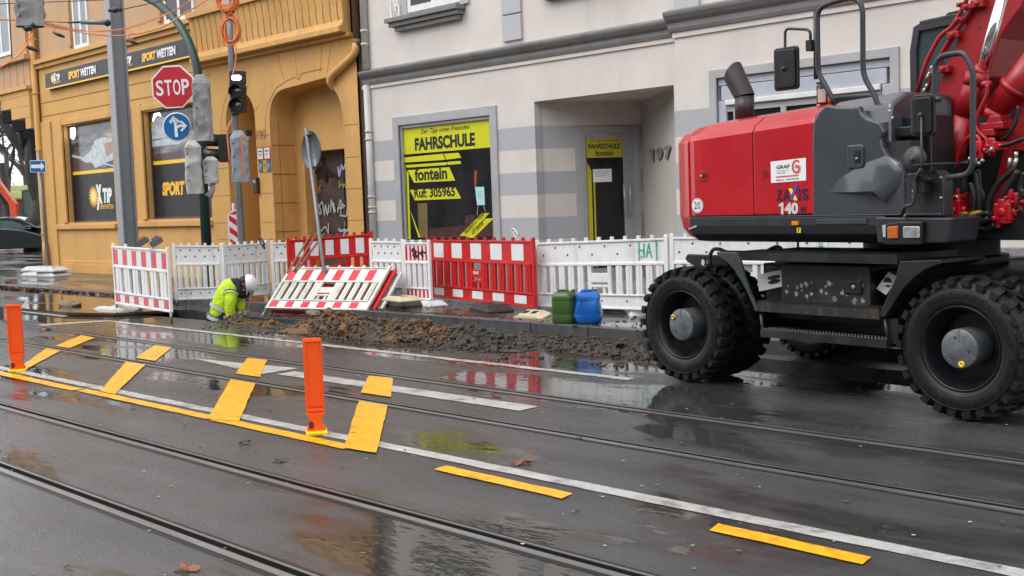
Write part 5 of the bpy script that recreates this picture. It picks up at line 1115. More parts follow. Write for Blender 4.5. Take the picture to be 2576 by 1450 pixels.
for (x0, y0, x1, y1) in ((1120, 270, 1180, 220), (1060, 360, 1090, 335), (995, 400, 1015, 320), (1030, 385, 1060, 360), (1330, 410, 1350, 320), (1375, 420, 1410, 320), (1400, 320, 1405, 260), (820, 720, 838, 680), (770, 860, 805, 810), (690, 520, 680, 525), (950, 350, 960, 310), (770, 900, 800, 840)):
    b = MB(); a, c2 = cb(x0, y0), cb(x1, y1); b.tube([(a[0], .56, a[2]), (c2[0], .56, c2[2])], .015, 8)
    b.build('hose_fitting', M_SILV, ex)
b = MB()
for (x, y, r) in ((770, 1060, .035), (985, 870, .04), (870, 860, .025), (1010, 855, .03)):
    a = cb(x, y); sphere(b, (a[0], .6, a[2]), r, 1.5, 1, .8)
b.build('yellow_cap', mat('ochre_plastic', (.32, .2, .02), .5), ex)
b = MB(); a = B3(1030, 1090, .9); sphere(b, (a[0], .95, a[2]), .06, .8, .6, 1.2); b.build('orange_beacon', mat('orange_plastic', (.75, .18, .01), .35), ex)
b = MB(); a = B3(1095, 1040, .9); sphere(b, (a[0], .92, a[2]), .045, .8, .6, 1.0); b.build('pale_cap', mat('pale_green_plastic', (.40, .48, .42), .35), ex)
# ------------------------------------------------------------------ barrier panels of the site fence
M_BW = mat('white_plastic', (.80, .80, .79), .38, var=.07, scale=5, dirt=(.28, .27, .22), dirt_amt=.6, streak=.5)
M_BWD = mat('dirty_white_plastic', (.62, .61, .55), .42, var=.1, scale=6, dirt=(.24, .23, .15), dirt_amt=.75)
M_BR = mat('red_plastic', (.58, .012, .012), .34, var=.12, scale=5, dirt=(.2, .015, .015), dirt_amt=.5)
M_REFW = mat('reflective_white', (.74, .75, .76), .32, var=.05, scale=9, dirt=(.3, .28, .25), dirt_amt=.25)
M_REFR = mat('reflective_red', (.62, .015, .03), .3, var=.06, scale=9)
M_GALV = mat('galvanised_tube', (.25, .26, .27), .4, metal=.6, var=.25, scale=9)
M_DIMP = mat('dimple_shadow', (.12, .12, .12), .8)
def seg_of(px0, py0, ty0, px1, py1, ty1, zb=None, h=1.0):
    """a panel's two lower corners from where its ends stand; zb is the height of its lower edge above the road"""
    a, c = G(px0, py0, zb), G(px1, py1, zb)
    def hh(p, ty):
        lo, hi = .2, 2.
        for _ in range(40):
            m = (lo+hi)/2
            if scr(p+Z3*m)[1] < ty: hi = m
            else: lo = m
        return lo
    return a, c, hh(a, ty0), hh(c, ty1)
def panel(style, label, a, c, h0, h1, lean=None, group='barrier panels of the site fence', slats=11, knobs=9, hooks=True, M=None, L=None, th=.045):
    m_ = {'white': M_BW, 'striped': M_BW, 'dirty': M_BWD, 'red': M_BR, 'redplain': M_BR}[style]
    if M is None:
        d = (c-a); L = d.length; ang = math.atan2(d.y, d.x); M = T(*a) @ RZ(ang)
    t = thing('barrier_panel', label, 'barrier', M=M, group=group)
    k1 = h1/h0
    def Z(x, z): return z*(h0+(h1-h0)*x/L)
    def bx(b, x0, x1, z0, z1, y0=0, y1=th):
        v = [(x, y, Z(x, z)) for z in (z0, z1) for y in (y0, y1) for x in (x0, x1)]
        b.add(v, [(0, 2, 3, 1), (4, 5, 7, 6), (0, 1, 5, 4), (2, 6, 7, 3), (0, 4, 6, 2), (1, 3, 7, 5)])
    rc = style in ('red', 'redplain'); e = .055
    b = MB()
    bx(b, 0, e, 0, .985); bx(b, L-e, L, 0, .985)
    bx(b, e, L-e, .635, .935, .012, th-.012); bx(b, e, L-e, .925, .955, -.004, th+.004); bx(b, e, L-e, .605, .64, -.006, th+.006)
    bx(b, e, L-e, .02, .19, .012, th-.012); bx(b, e, L-e, 0, .025, -.003, th+.003); bx(b, e, L-e, .185, .21, -.006, th+.006)
    for k in range(knobs):
        x = e/2+(L-e)*(k+.0)/(knobs-1); bx(b, x-.022, x+.022, .95, 1.0, .002, th-.002)
    cx = L*.5; x = e+.05; n = slats; pit = (L-2*e)/n
    for k in range(n):
        xc = e+pit*(k+.5)
        if abs(xc-cx) < .17 and slats > 8:
            continue
        bx(b, xc-pit*.31, xc+pit*.31, .205, .61, .004, th-.004)
        bx(b, xc-pit*.08, xc+pit*.08, .21, .60, -.004, .004)
    if slats <= 8: cx = -9
    if cx > 0: bx(b, cx-.19, cx-.13, .205, .61, .002, th-.002); bx(b, cx+.13, cx+.19, .205, .61, .002, th-.002); bx(b, cx-.13, cx+.13, .37, .50, .005, th-.005); bx(b, cx-.13, cx+.13, .30, .335, -.002, th)
    for q in ((-.07, .07) if cx > 0 else ()): bx(b, cx+q-.02, cx+q+.02, .205, .30, .004, th-.004)
    b.build('frame', m_, t, bevel=.005)
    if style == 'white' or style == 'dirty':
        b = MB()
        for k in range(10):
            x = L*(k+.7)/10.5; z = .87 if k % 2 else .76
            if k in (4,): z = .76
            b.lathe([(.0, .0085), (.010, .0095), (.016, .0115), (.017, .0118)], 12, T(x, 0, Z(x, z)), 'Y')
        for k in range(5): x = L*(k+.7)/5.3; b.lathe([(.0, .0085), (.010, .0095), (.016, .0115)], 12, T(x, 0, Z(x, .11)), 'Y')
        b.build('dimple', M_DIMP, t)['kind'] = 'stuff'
    if style in ('striped', 'dirty2') or (style == 'dirty' and slats == 12):
        for nm, z0, z1 in (('reflective_band', .66, .90), ('lower_reflective_band', .045, .17)):
            b = MB(); n = 12 if style == 'dirty' else 11; w_ = (L-2*e)/n
            for k in range(n):
                b.mi = k % 2; sh = 0
                x0, x1 = e+w_*k, e+w_*(k+1)
                b.add([(x0, .009, Z(x0, z0)), (x1, .009, Z(x1, z0)), (x1, .009, Z(x1, z1)), (x0, .009, Z(x0, z1))], [(0, 1, 2, 3)])
            b.build(nm, [M_REFR, M_REFW], t)
    if style == 'red':
        for nm, z0, z1, wd in (('reflective_square', .665, .905, .15), ('lower_reflective_square', .045, .165, .13)):
            n = 5; s_ = .30 if L > 1.7 else .2
            for k in range(n):
                xc = e+(L-2*e)*(k+.62)/(n+.25) if z0 > .3 else e+(L-2*e)*(k+.55)/(n+.1)
                hw = (L-2*e)/n*.26
                b = MB(); b.add([(xc-hw, .009, Z(xc, z0)), (xc+hw, .009, Z(xc, z0)), (xc+hw, .009, Z(xc, z1)), (xc-hw, .009, Z(xc, z1))], [(0, 1, 2, 3)]); b.build(nm, M_REFW, t)
    b = MB()
    b.tube([(e/2, th/2, -.10), (e/2, th/2, .02)], .02, 10); b.tube([(L-e/2, th/2, -.10), (L-e/2, th/2, .02)], .02, 10)
    b.build('post_end', M_GALV, t)
    return t, L, Z
# front left striped panel
PG = 'barrier panels of the site fence'
a, c, h0, h1 = seg_of(289, 765, 612, 429, 787, 622, .16)
fp_, L_, Z_ = panel('striped', 'white barrier panel with red and white reflective bands, standing by itself at the left', a, c, h0, h1, slats=6, knobs=5)
b = MB(); q = (OM[fp_].inverted() @ Vector(G(431, 822, 0))); b.tube([(L_-.03, .02, .0), (L_-.03, .02, q.z)], .022, 10); b.build('leg', M_GALV, fp_)
panels = [
 ('white', 'plain white barrier panel directly right of the striped panel at the left', (440, 756, 612, 566, 751, 612), .20, 7, 7),
 ('white', 'plain white barrier panel behind the worker in yellow, left of a narrow gap', (568, 752, 612, 682, 740, 604), .20, 7, 7),
 ('white', 'plain white barrier panel half hidden behind the left end of the back red panel', (686, 745, 606, 790, 742, 600), .20, 7, 6),
 ('white', 'plain white barrier panel between the two red panels, behind the leaning stack', (934, 752, 600, 1020, 754, 602), .20, 5, 5),
 ('striped', 'short white barrier panel with black scrawl on red bands, left of the large red panel', (1018, 754, 604, 1085, 757, 604), .20, 4, 4),
]
for st, lb, pxs, zb, sl, kn in panels:
    a, c, h0, h1 = seg_of(*pxs, zb); t, L_, Z_ = panel(st, lb, a, c, h0, h1, slats=sl, knobs=kn)
    if st == 'striped':
        b = MB(); stroke(b, [(L_*.52, .70), (L_*.36, .74), (L_*.52, .80), (L_*.40, .86), (L_*.34, .82), (L_*.55, .72), (L_*.62, .8), (L_*.75, .72), (L_*.7, .82), (L_*.85, .78)], .03, .006); b.v = [Vector((p.x, p.y, p.z*h0)) for p in b.v]; b.build('scrawl', M_BLK, t)
# red panel at the back, right end high
a, c, h0, h1 = seg_of(727, 748, 598, 943, 742, 581, .22); panel('red', 'smaller red barrier panel with white squares at the back, in front of the graffiti door', a, c, h0, h1, slats=9, knobs=11)
# large red panel in front
a, c, h0, h1 = seg_of(1076, 746, 597, 1346, 776, 598, .20); gp, L_, Z_ = panel('red', 'large red barrier panel with white squares in the middle of the picture', a, c, h0, h1, slats=13, knobs=13)
b = MB(); text(b, 'GRAF', L_*.5-.09, Z_(L_*.5, .43), .17, .045, .0, .03); b.build('lettering', M_WFILM, gp)
b = MB(); q = G(1078, 770, .12); b.tube([(.03, .02, 0), (.03, .02, -.14)], .022, 10); b.build('leg', M_GALV, gp)
# white panels on the right
a, c, h0, h1 = seg_of(1350, 772, 604, 1683, 783, 590, .20); t, L_, Z_ = panel('white', 'long white barrier panel with green sprayed letters, right of the large red panel', a, c, h0, h1, slats=13, knobs=11)
b = MB(); x0 = L_*.815
def gs(pts): stroke(b, [(L_*(.795+p[0]*.16), Z_(L_*.85, .665+p[1]*.27)) for p in pts], .02, .006)
gs([(0, -.02), (.02, .9)]); gs([(.22, .15), (.24, .85)]); gs([(.02, .5), (.24, .5)]); gs([(.33, .15), (.45, .85), (.56, .15)]); gs([(.38, .4), (.55, .4)]); gs([(.8, 0), (.78, 1.05)]); gs([(.12, .1), (.12, .25)])
b.build('sprayed_letters', mat('green_spray', (.02, .42, .30), .5), t)
a, c, h0, h1 = seg_of(1688, 783, 588, 2062, 788, 586, .20); panel('white', 'long white barrier panel behind the excavator, its lower half hidden by the rear wheels', a, c, h0, h1, slats=13, knobs=11)
a2 = a.lerp(c, 1.03); panel('white', 'white barrier panel farthest right, seen only in the gaps under the excavator', a2, a2+(c-a), h1, h1, slats=13, knobs=11)
# banner on the fence
q = [FY(2062, 608, c.y+.3), FY(2062, 646, c.y+.3)]
b = MB(); t = thing('banner', 'pale blue banner with blue lettering under the excavator body', 'banner', (q[0].x+.7, c.y+.3, q[1].z-.4))
b.box(q[0].x-.6, q[0].x+1.1, c.y+.3, c.y+.32, q[1].z-.5, q[0].z+.2); b.build('cloth', mat('pale_teal_banner', (.36, .47, .50), .5), t, world=True)
b = MB(); p_ = FY(2068, 635, c.y+.29); text(b, 'taltung', p_.x-.05, p_.z, .27, .10, c.y+.295, .01); b.build('lettering', mat('banner_blue', (.03, .22, .45), .5), t, world=True)
# leaning stack: striped white in front, red, white behind; they lean back on each other
def leaning(style, label, off, slats):
    a, c = G(650, 795, 0), G(905, 802, 0)
    top_l, top_r = (738, 668), (985, 672)
    # the panel plane: through a,c and the top corner found on the height where the panel's upper edge lies
    zt = .76; tl, tr = G(*top_l, zt), G(*top_r, zt)
    dk = off
    x = (c-a); L = x.length; x.normalize(); zv = (tl-a); zv = zv-x*zv.dot(x); H_ = zv.length; zv.normalize(); y = zv.cross(x)
    sk = (tl-a).dot(x); a = a+zv*.17+x*sk*.35+y*dk+x*dk*.9; H_ -= .17; L += sk*.1
    M = basis(a, x, y, zv)
    t, L_, Z_ = panel(style, label, None, None, H_, H_, M=M, L=L, slats=slats, knobs=9, group=PG)
    b = MB(); 
    for xx in (.03, L-.03): b.tube([(xx, .022, -.02), (xx, .022, -.20)], .022, 10)
    b.build('leg', M_GALV, t); return t
bk = Vector((.16, .12, 0))
leaning('dirty', 'dirty white barrier panel with red and white bands, front one of the leaning stack', 0, 12)
leaning('redplain', 'red barrier panel leaning in the middle of the stack beside the worker', .075, 12)
leaning('dirty', 'dirty white barrier panel at the back of the leaning stack, mostly hidden', .15, 11)
# fence clips
for (px, py, lb) in ((1300, 585, 'pale plastic fence clip stuck on top of the large red panel'), (662, 607, 'dark wire fence clip on the white panel behind the worker')):
    q = G(px, py+25, 1.15) if False else EYEP+ray(px, py+10)*(15.2/F_PX)
    t = thing('fence_clip', lb, 'fence clip', q); b = MB()
    b.tube(smooth_path([(0, 0, -.03), (.02, 0, .03), (-.06, 0, .1), (-.09, 0, .07), (-.03, 0, .0), (.03, 0, -.05)]), .012, 6); b.build('hook', M_BWD if px > 1000 else M_BK, t)

# ------------------------------------------------------------------ rubber and plastic foot plates
M_PLB = mat('recycled_rubber', (.025, .024, .024), .5, var=.35, scale=12, bump=.004, bscale=40)
M_PLW = mat('pale_foot', (.6, .6, .58), .4, var=.12, scale=8, dirt=(.15, .14, .12), dirt_amt=.5)
M_PLC = mat('cream_foot', (.55, .47, .30), .5, var=.2, scale=6, dirt=(.1, .08, .05), dirt_amt=.7)
def foot(px, py, z, lx, ly, h, rz, m, label, tilt=(0, 0), slots=True):
    q = G(px, py, z); M = T(*q) @ RZ(math.radians(rz)) @ RX(math.radians(tilt[0])) @ RY(math.radians(tilt[1]))
    t = thing('foot_plate', label, 'foot plate', M=M, group='foot plates of the barrier panels')
    b = MB(); v = [(-lx/2, -ly/2, 0), (lx/2, -ly/2, 0), (lx/2, ly/2, 0), (-lx/2, ly/2, 0), (-lx/2, -ly/2, h*.3), (lx/2, -ly/2, h*.3), (lx/2, ly/2, h*.3), (-lx/2, ly/2, h*.3), (-lx*.28, -ly*.42, h), (lx*.28, -ly*.42, h), (lx*.28, ly*.42, h), (-lx*.28, ly*.42, h)]
    b.add(v, [(3, 2, 1, 0), (0, 1, 5, 4), (1, 2, 6, 5), (2, 3, 7, 6), (3, 0, 4, 7), (4, 5, 9, 8), (5, 6, 10, 9), (6, 7, 11, 10), (7, 4, 8, 11), (8, 9, 10, 11)]); b.build('body', m, t, bevel=.012)
    if slots:
        b = MB()
        for xx in (-lx*.17, lx*.12): b.box(xx-.04, xx+.04, -.05, .05, h-.001, h+.004)
        b.box(-lx*.42, -lx*.34, -ly*.3, ly*.3, h*.5, h*.62); b.build('socket', M_BLK, t)
    return t
foot(1078, 770, .12, .62, .34, .09, -10, M_PLW, 'white foot plate under the left end of the large red panel')
foot(1236, 784, .12, .72, .40, .12, -20, M_PLB, 'black rubber foot plate in front of the large red panel')
foot(1338, 798, .12, .5, .26, .07, 6, M_PLC, 'cream yellow foot plate left of the green canister', tilt=(14, 0))
foot(1012, 772, .12, .75, .45, .12, -5, M_PLB, 'black rubber foot plate at the bottom of the pair behind the leaning stack')
foot(1010, 757, .27, .62, .36, .07, -12, M_PLC, 'dirty cream foot plate lying on a black one behind the leaning stack')
foot(1530, 777, .12, .62, .36, .12, -25, M_PLB, 'black rubber foot plate right of the blue canister')
foot(1608, 790, .12, .5, .34, .10, -40, M_PLW, 'white foot plate beside the rear wheel of the excavator', tilt=(0, 8))
foot(292, 785, .0, 1.1, .36, .10, 8, M_PLW, 'long pale foot plate under the left end of the striped panel')
for k, (dx, dy, dz, lb) in enumerate(((-.34, -.1, 0, 'lower left'), (.55, -.06, 0, 'lower right'), (-.30, -.08, .13, 'upper left'), (.52, -.1, .13, 'upper right'))):
    q = G(118, 694, .12); s_ = scr(q+Vector((dx, dy, dz))); foot(s_[0], s_[1], .12+dz, .95, .5, .13, 4+3*k, M_PLW, lb+' pale foot plate in the pile under the blue one way sign')
foot(150, 674, .13, .7, .4, .1, 0, M_PLB, 'dark foot plate behind the pale pile at the house corner')
# ------------------------------------------------------------------ canisters
def canister(px, py, m, label, rz, sag=0, w_=.30):
    q = G(px, py, .12); t = thing('canister', label, 'canister', q, math.radians(rz)); b = MB(); h = .405; vs = []; lv = []
    for z, s in ((0, .86), (.02, .97), (.05, 1), (.12, 1.0), (.125, .985), (.135, 1), (.29, 1.0), (.295, .985), (.305, 1), (.35, .97), (.385, .86), (h, .70)):
        base = rrect(-w_/2*s, w_/2*s, -.13*s, .13*s, .07*s, 5)
        lv.append([(x+sag*.06*noise.noise(Vector((x*6, y*6, z*5+sag))), y+sag*.05*noise.noise(Vector((x*6+3, y*6, z*5))), z+(sag*.03*noise.noise(Vector((x*7, y*7, 3))) if z > .27 else 0)) for x, y in base])
    n = len(lv[0]); vs = [p for l in lv for p in l]; fs = [(i*n+k, i*n+(k+1) % n, (i+1)*n+(k+1) % n, (i+1)*n+k) for i in range(len(lv)-1) for k in range(n)]+[tuple(range(n-1, -1, -1)), tuple((len(lv)-1)*n+k for k in range(n))]
    b.add(vs, fs, None, True); b.build('body', m, t)
    b = MB(); b.tube(bend([(-.09, 0, h-.02), (-.07, 0, h+.02), (.05, 0, h+.02), (.07, 0, h-.02)], .03), .016, 8); b.build('handle', m, t)
    b = MB(); b.lathe([(.03, h-.02), (.03, h+.025), (0, h+.025)], 14, T(.1, .05, 0)); b.build('cap', M_BK, t); return t
canister(1422, 814, mat('green_plastic', (.045, .10, .02), .32, var=.15, scale=5), 'moss green plastic canister standing on the kerb, left of the blue one', 20)
canister(1480, 815, mat('blue_plastic', (.008, .13, .48), .28, var=.12, scale=5), 'dented bright blue plastic canister standing on the kerb beside the green one', 45, 1.0, .31)
# ------------------------------------------------------------------ orange lane posts
M_ORP = mat('signal_orange', (.92, .095, .002), .45, var=.06, scale=6)
def lane_post(px, py, ty, wpx, label, rz):
    q = G(px, py, 0); h = .3
    while scr(q+Z3*h)[1] > ty: h += .005
    t = thing('lane_post', label, 'lane post', q, PSI+math.radians(rz), 'orange lane posts'); w_ = wpx/F_PX*(q-EYEP).dot(FW)
    b = MB(); b.prism(rrect(-w_/2, w_/2, .20, h, .012), .03, -.015); b.prism([(-w_/2+.006, .2), (-w_/2+.024, .2), (-w_/2+.024, h-.02), (-w_/2+.006, h-.02)], .012, -.024); b.prism([(w_/2-.014, .2), (w_/2-.004, .2), (w_/2-.004, h-.02), (w_/2-.014, h-.02)], .012, -.024); b.prism([(-w_/2+.006, h-.028), (w_/2-.004, h-.028), (w_/2-.004, h-.014), (-w_/2+.006, h-.014)], .012, -.025)
    b.build('blade', M_ORP, t, bevel=.004)
    b = MB(); b.prism([(-w_/2, .17), (w_/2, .17), (w_/2, .20), (-w_/2, .20)], .05, -.025)
    b.prism([(-w_*.46, .02), (w_*.46, .02), (w_*.5, .055), (w_*.36, .08), (w_*.34, .12), (w_*.5, .165), (-w_*.5, .165), (-w_*.3, .12), (-w_*.34, .08), (-w_*.5, .055)], .07, -.035)
    for k in range(5): x = -w_*.35+k*w_*.17; b.prism([(x, .205), (x+.012, .205), (x+.03, .235), (x+.018, .235)], .012, -.026)
    b.build('hinge', M_ORP, t, bevel=.006)
    b = MB(); b.disc((-w_*.25, -.037, .075), .022, 16, rz=.03); b.build('hinge_hole', mat('dark_red_hole', (.14, .01, .005), .6), t)
    b = MB(); b.prism(rrect(-w_*.55, w_*.6, 0, .03, .01), .16, -.09); b.build('foot', mat('yellow_rubber', (.85, .65, .01), .4), t, bevel=.008); return t
lane_post(796, 1092, 852, 47, 'nearer orange lane post on the white line, right of the other one', 10)
lane_post(45, 935, 766, 36, 'farther orange lane post at the left edge of the picture', 12)
# ------------------------------------------------------------------ worker in the trench
wq = G(572, 806, 0)+Vector((0.12, .18, 0))
wk = thing('person', 'worker in a yellow high visibility jacket and white helmet bending over in the trench', 'person', wq+Vector((0, 0, -.85)), PSI+math.radians(8))
def wp(px, py, dy=0):                             # picture point -> worker's own axes, dy further away
    q = pl(px, py, wq+F0*dy, F0); return OM[wk].inverted() @ q
def skin(name, verts, edges, m, parent, root=0, sub=2):
    me = bpy.data.meshes.new(name); me.from_pydata([tuple(v[0]) for v in verts], edges, []); o = bpy.data.objects.new(name, me); COL.objects.link(o); o.parent = parent
    s = o.modifiers.new('skin', 'SKIN'); s.use_smooth_shade = True
    for i, v in enumerate(me.skin_vertices[0].data): r = verts[i][1]; v.radius = (r, r) if not isinstance(r, tuple) else r; v.use_root = (i == root)
    s2 = o.modifiers.new('sub', 'SUBSURF'); s2.levels = sub; s2.render_levels = sub
    me.materials.append(m); return o
def CWk(x, y, dy=0): return wp((800+x/4.8333)*.62891, (1050+y/4.8333)*.62891, dy)   # from the enlargement of the worker
M_HV = mat('hi_vis_yellow', (.55, .78, .015), .6, var=.2, scale=9, bump=.03, bscale=11, dirt=(.22, .30, .02), dirt_amt=.45)
M_TROU = mat('dark_workwear', (.02, .024, .04), .8)
M_SKIN = mat('skin', (.32, .15, .09), .5, var=.12, scale=14)
M_HAIR = mat('dark_hair', (.02, .014, .012), .7)
# torso and legs: one continuous figure
hip = CWk(390, 1180, .05); 
V = [(hip, .155), (CWk(420, 1000, .03), .165), (CWk(500, 760, .02), .19), (CWk(600, 520, .0), .19), (CWk(690, 400, .0), .12), (CWk(745, 370, .0), .07)]
E = [(0, 1), (1, 2), (2, 3), (3, 4), (4, 5)]
hl = Vector(hip); V += [(hl+Vector((.10, .08, -.12)), .10), (hl+Vector((.25, .1, -.45)), .075), (hl+Vector((.10, .12, -.80)), .055), (hl+Vector((.02, -.14, -.12)), .10), (hl+Vector((.18, -.14, -.45)), .075), (hl+Vector((0, -.14, -.80)), .055)]
E += [(0, 6), (6, 7), (7, 8), (0, 9), (9, 10), (10, 11)]
body = skin('body', V, E, M_TROU, wk)
# jacket over the trunk, near arm hanging down to the lower hand, far arm up to the face
J = [(CWk(365, 1100, .04), .175), (CWk(400, 960, .03), .185), (CWk(480, 760, .02), .205), (CWk(570, 560, .01), .205), (CWk(650, 420, .0), .16), (CWk(700, 370, .0), .09)]
je = [(0, 1), (1, 2), (2, 3), (3, 4), (4, 5)]
jacket = skin('jacket', J, je, M_HV, wk)
NA = [(CWk(615, 560, -.14), .11), (CWk(600, 640, -.19), .105), (CWk(580, 820, -.22), .092), (CWk(575, 980, -.22), .082), (CWk(650, 1150, -.2), .062), (CWk(680, 1190, -.2), .05)]
skin('near_sleeve', NA, [(i, i+1) for i in range(5)], M_HV, wk)
FA = [(CWk(700, 560, .12), .10), (CWk(760, 680, .14), .095), (CWk(780, 850, .12), .085), (CWk(790, 980, .1), .07)]
skin('far_sleeve', FA, [(i, i+1) for i in range(3)], M_HV, wk)
skin('raised_sleeve', [(CWk(740, 560, .08), .08), (CWk(830, 640, .03), .075), (CWk(900, 610, .0), .065), (CWk(960, 570, .0), .052)], [(0, 1), (1, 2), (2, 3)], mat('navy_cuff', (.012, .018, .03), .8), wk)
def band(path_pts, r, h, name, m, k=1.03):
    b = MB(); b.tube(path_pts, r, 18); return b.build(name, m, wk)
M_SILB = mat('silver_band', (.50, .52, .55), .35, var=.1, scale=20)
def ring(c, ax, r, hh, m, name='reflective_band', sx=1.0):
    ax = Vector(ax).normalized(); b = MB(); e_ = ax.orthogonal().normalized(); f_ = ax.cross(e_); n = 20; vs = []
    for s in (-hh, hh):
        for k in range(n): a = 2*PI*k/n; vs.append(Vector(c)+ax*s+(e_*math.cos(a)+f_*math.sin(a))*r)
    b.add(vs, [(k, (k+1) % n, n+(k+1) % n, n+k) for k in range(n)], None, True); return b.build(name, m, wk)
ring(CWk(372, 1075, .04), J[1][0]-J[0][0], .185, .03, M_SILB); ring(CWk(440, 870, .03), J[2][0]-J[1][0], .205, .028, M_SILB)
ring(CWk(560, 1040, -.22), NA[4][0]-NA[3][0], .088, .028, M_SILB); ring(CWk(600, 620, -.19), NA[1][0]-NA[0][0], .117, .018, M_SILB); ring(CWk(598, 605, -.19), NA[1][0]-NA[0][0], .119, .008, M_TROU); ring(CWk(775, 985, .1), FA[3][0]-FA[2][0], .082, .025, M_SILB)
# head: tilted forward, face looking down to the right
hc_ = CWk(870, 420, .0); look = (CWk(905, 580)-hc_).normalized(); upv = (CWk(970, 240)-hc_); upv = (upv-look*upv.dot(look)).normalized(); side = upv.cross(look)
HM = basis(hc_, side, look, upv)
b = MB(); sphere(b, (0, -.01, .02), .092, .84, 1.04, 1.15, 18, 14, HM); sphere(b, (0, .035, -.07), .058, .9, .95, .8, 14, 10, HM); b.tube([HM @ Vector((0, -.04, -.04)), HM @ Vector((0, -.075, -.15))], [.058, .065], 14)
b.add([(-.013, .082, -.005), (.013, .082, -.005), (.018, .085, -.038), (-.018, .085, -.038), (0, .112, -.032), (0, .086, .012)], [(0, 1, 5), (0, 4, 1) if False else (3, 0, 4), (1, 2, 4), (2, 3, 4), (0, 1, 4)], HM)
for s in (-1, 1): sphere(b, (.078*s, -.005, -.01), .024, .35, .8, 1.2, 10, 8, HM)
sphere(b, (0, .09, -.058), .016, 1.5, .5, .35, 10, 6, HM); sphere(b, (0, .08, -.09), .025, 1.1, .7, .8, 10, 8, HM)
b.build('head', M_SKIN, wk)
b = MB()
for s in (-1, 1): sphere(b, (.032*s, .086, .002), .010, 1.4, .5, .6, 8, 6, HM); b.box(.032*s-.018, .032*s+.018, .082, .09, .018, .024, HM)
b.build('eye', mat('eye_dark', (.02, .015, .012), .3), wk)
b = MB(); sphere(b, (0, -.035, .0), .097, .88, .95, 1.15, 16, 12, HM); sphere(b, (0, -.065, -.075), .062, 1.0, .7, .8, 12, 8, HM); b.build('hair', M_HAIR, wk)
HH = HM @ T(0, .0, .035) @ RX(math.radians(-6)); b = MB()
n = 28; lv = [(.124, 0), (.128, .012), (.126, .05), (.112, .09), (.085, .118), (.045, .135), (.0, .14)]
b.lathe(lv, n, HH @ Matrix.Diagonal((.92, 1.12, 1.05, 1)), smooth=True)
for x in (-.028, 0, .028): b.tube([HH @ Vector((x, -.115, .065)), HH @ Vector((x, -.07, .125)), HH @ Vector((x, 0, .148)), HH @ Vector((x, .07, .128)), HH @ Vector((x, .118, .065))], .008, 6)
pk = [(-.085, .10, .0), (-.07, .165, -.012), (0, .195, -.018), (.07, .165, -.012), (.085, .10, .0)]
b.add([Vector(p) for p in pk]+[Vector(p)+Vector((0, -.004, .008)) for p in pk], [(0, 1, 2, 3, 4), (9, 8, 7, 6, 5)]+[(i, i+5, (i+1) % 5+5, (i+1) % 5) for i in range(5)], HH)
b.build('helmet', mat('white_helmet', (.78, .78, .80), .25, var=.04, scale=4), wk)
b = MB(); b.tube(smooth_path([CWk(690, 330, -.06), CWk(740, 420, -.09), CWk(760, 560, -.10), CWk(790, 660, -.05)]), .04, 8); b.build('collar', mat('navy_cuff', (.012, .018, .03), .8), wk)
def hand(c, dirv, curl, m, name='hand', palm=None):
    """palm with five bent fingers closing round the shaft that passes at c along dirv"""
    d = Vector(dirv).normalized(); o_ = (Vector(palm)-Vector(c)); o_ = (o_-d*o_.dot(d)).normalized(); s_ = d.cross(o_); b = MB()
    pc = Vector(c)+o_*.045; M = basis(pc, d, s_, o_); sphere(b, (0, 0, 0), .04, 1.15, .95, .55, 12, 8, M)
    for k, l in enumerate((.9, 1.0, .95, .8)):
        p0 = Vector((-.03+.02*k, .03, 0)); b.tube([M @ p0, M @ (p0+Vector((0, .018, -.022*l))), M @ (p0+Vector((0, .006, -.055*l))), M @ (p0+Vector((0, -.03*l, -.07)))], [.0105, .0105, .0095, .008], 8)
    b.tube([M @ Vector((.03, -.02, 0)), M @ Vector((.05, -.035, -.03)), M @ Vector((.035, -.012, -.062))], [.013, .012, .0095], 8)
    b.tube([pc, Vector(palm)], [.035, .04], 10); return b.build(name, m, wk)
M_GLV = mat('grey_work_glove', (.42, .41, .36), .8, var=.25, scale=30, dirt=(.12, .10, .08), dirt_amt=.6)
sh0, sh1 = CWk(1030, 520, -.02), CWk(850, 1180, -.06)
hand(CWk(1035, 530, -.02), sh0-sh1, 0, M_GLV, palm=CWk(965, 560, .0)); hand(CWk(905, 985, -.06), sh0-sh1, 0, M_GLV, palm=CWk(800, 1010, .08)) 
b = MB(); sphere(b, CWk(700, 1205, -.2), .045, 1.2, .8, .8, 10, 8); b.build('hand', M_GLV, wk)
b = MB(); sphere(b, CWk(205, 1040, .06), .07, 1.1, 1.3, 1.2, 12, 8); b.build('tool_pouch', mat('grey_pouch', (.10, .10, .10), .7), wk)
W0, W1_ = OM[wk] @ sh0, OM[wk] @ sh1
t = thing('shovel', 'shovel with a brown wooden shaft held by the worker in the trench', 'shovel', W1_); d_ = (W1_-W0).normalized()
b = MB(); b.tube([W0-d_*.04, W1_+d_*.25], .019, 10); b.build('shaft', mat('ash_wood', (.22, .115, .06), .6, var=.25, scale=10), t, world=True)
b = MB(); b.tube([W0-d_*.06-R0*.0, W0-d_*.02], .026, 10); b.build('grip', mat('ash_wood', (.22, .115, .06), .6), t, world=True)
b = MB(); e_ = d_.orthogonal().normalized(); f_ = d_.cross(e_); p = W1_+d_*.25; b.add([p-e_*.11, p+e_*.11, p+e_*.1+d_*.22, p+d_*.3, p-e_*.1+d_*.22], [(0, 1, 2, 3, 4)]); o = b.build('blade', M_GALV, t, world=True); o.modifiers.new('s', 'SOLIDIFY').thickness = .004
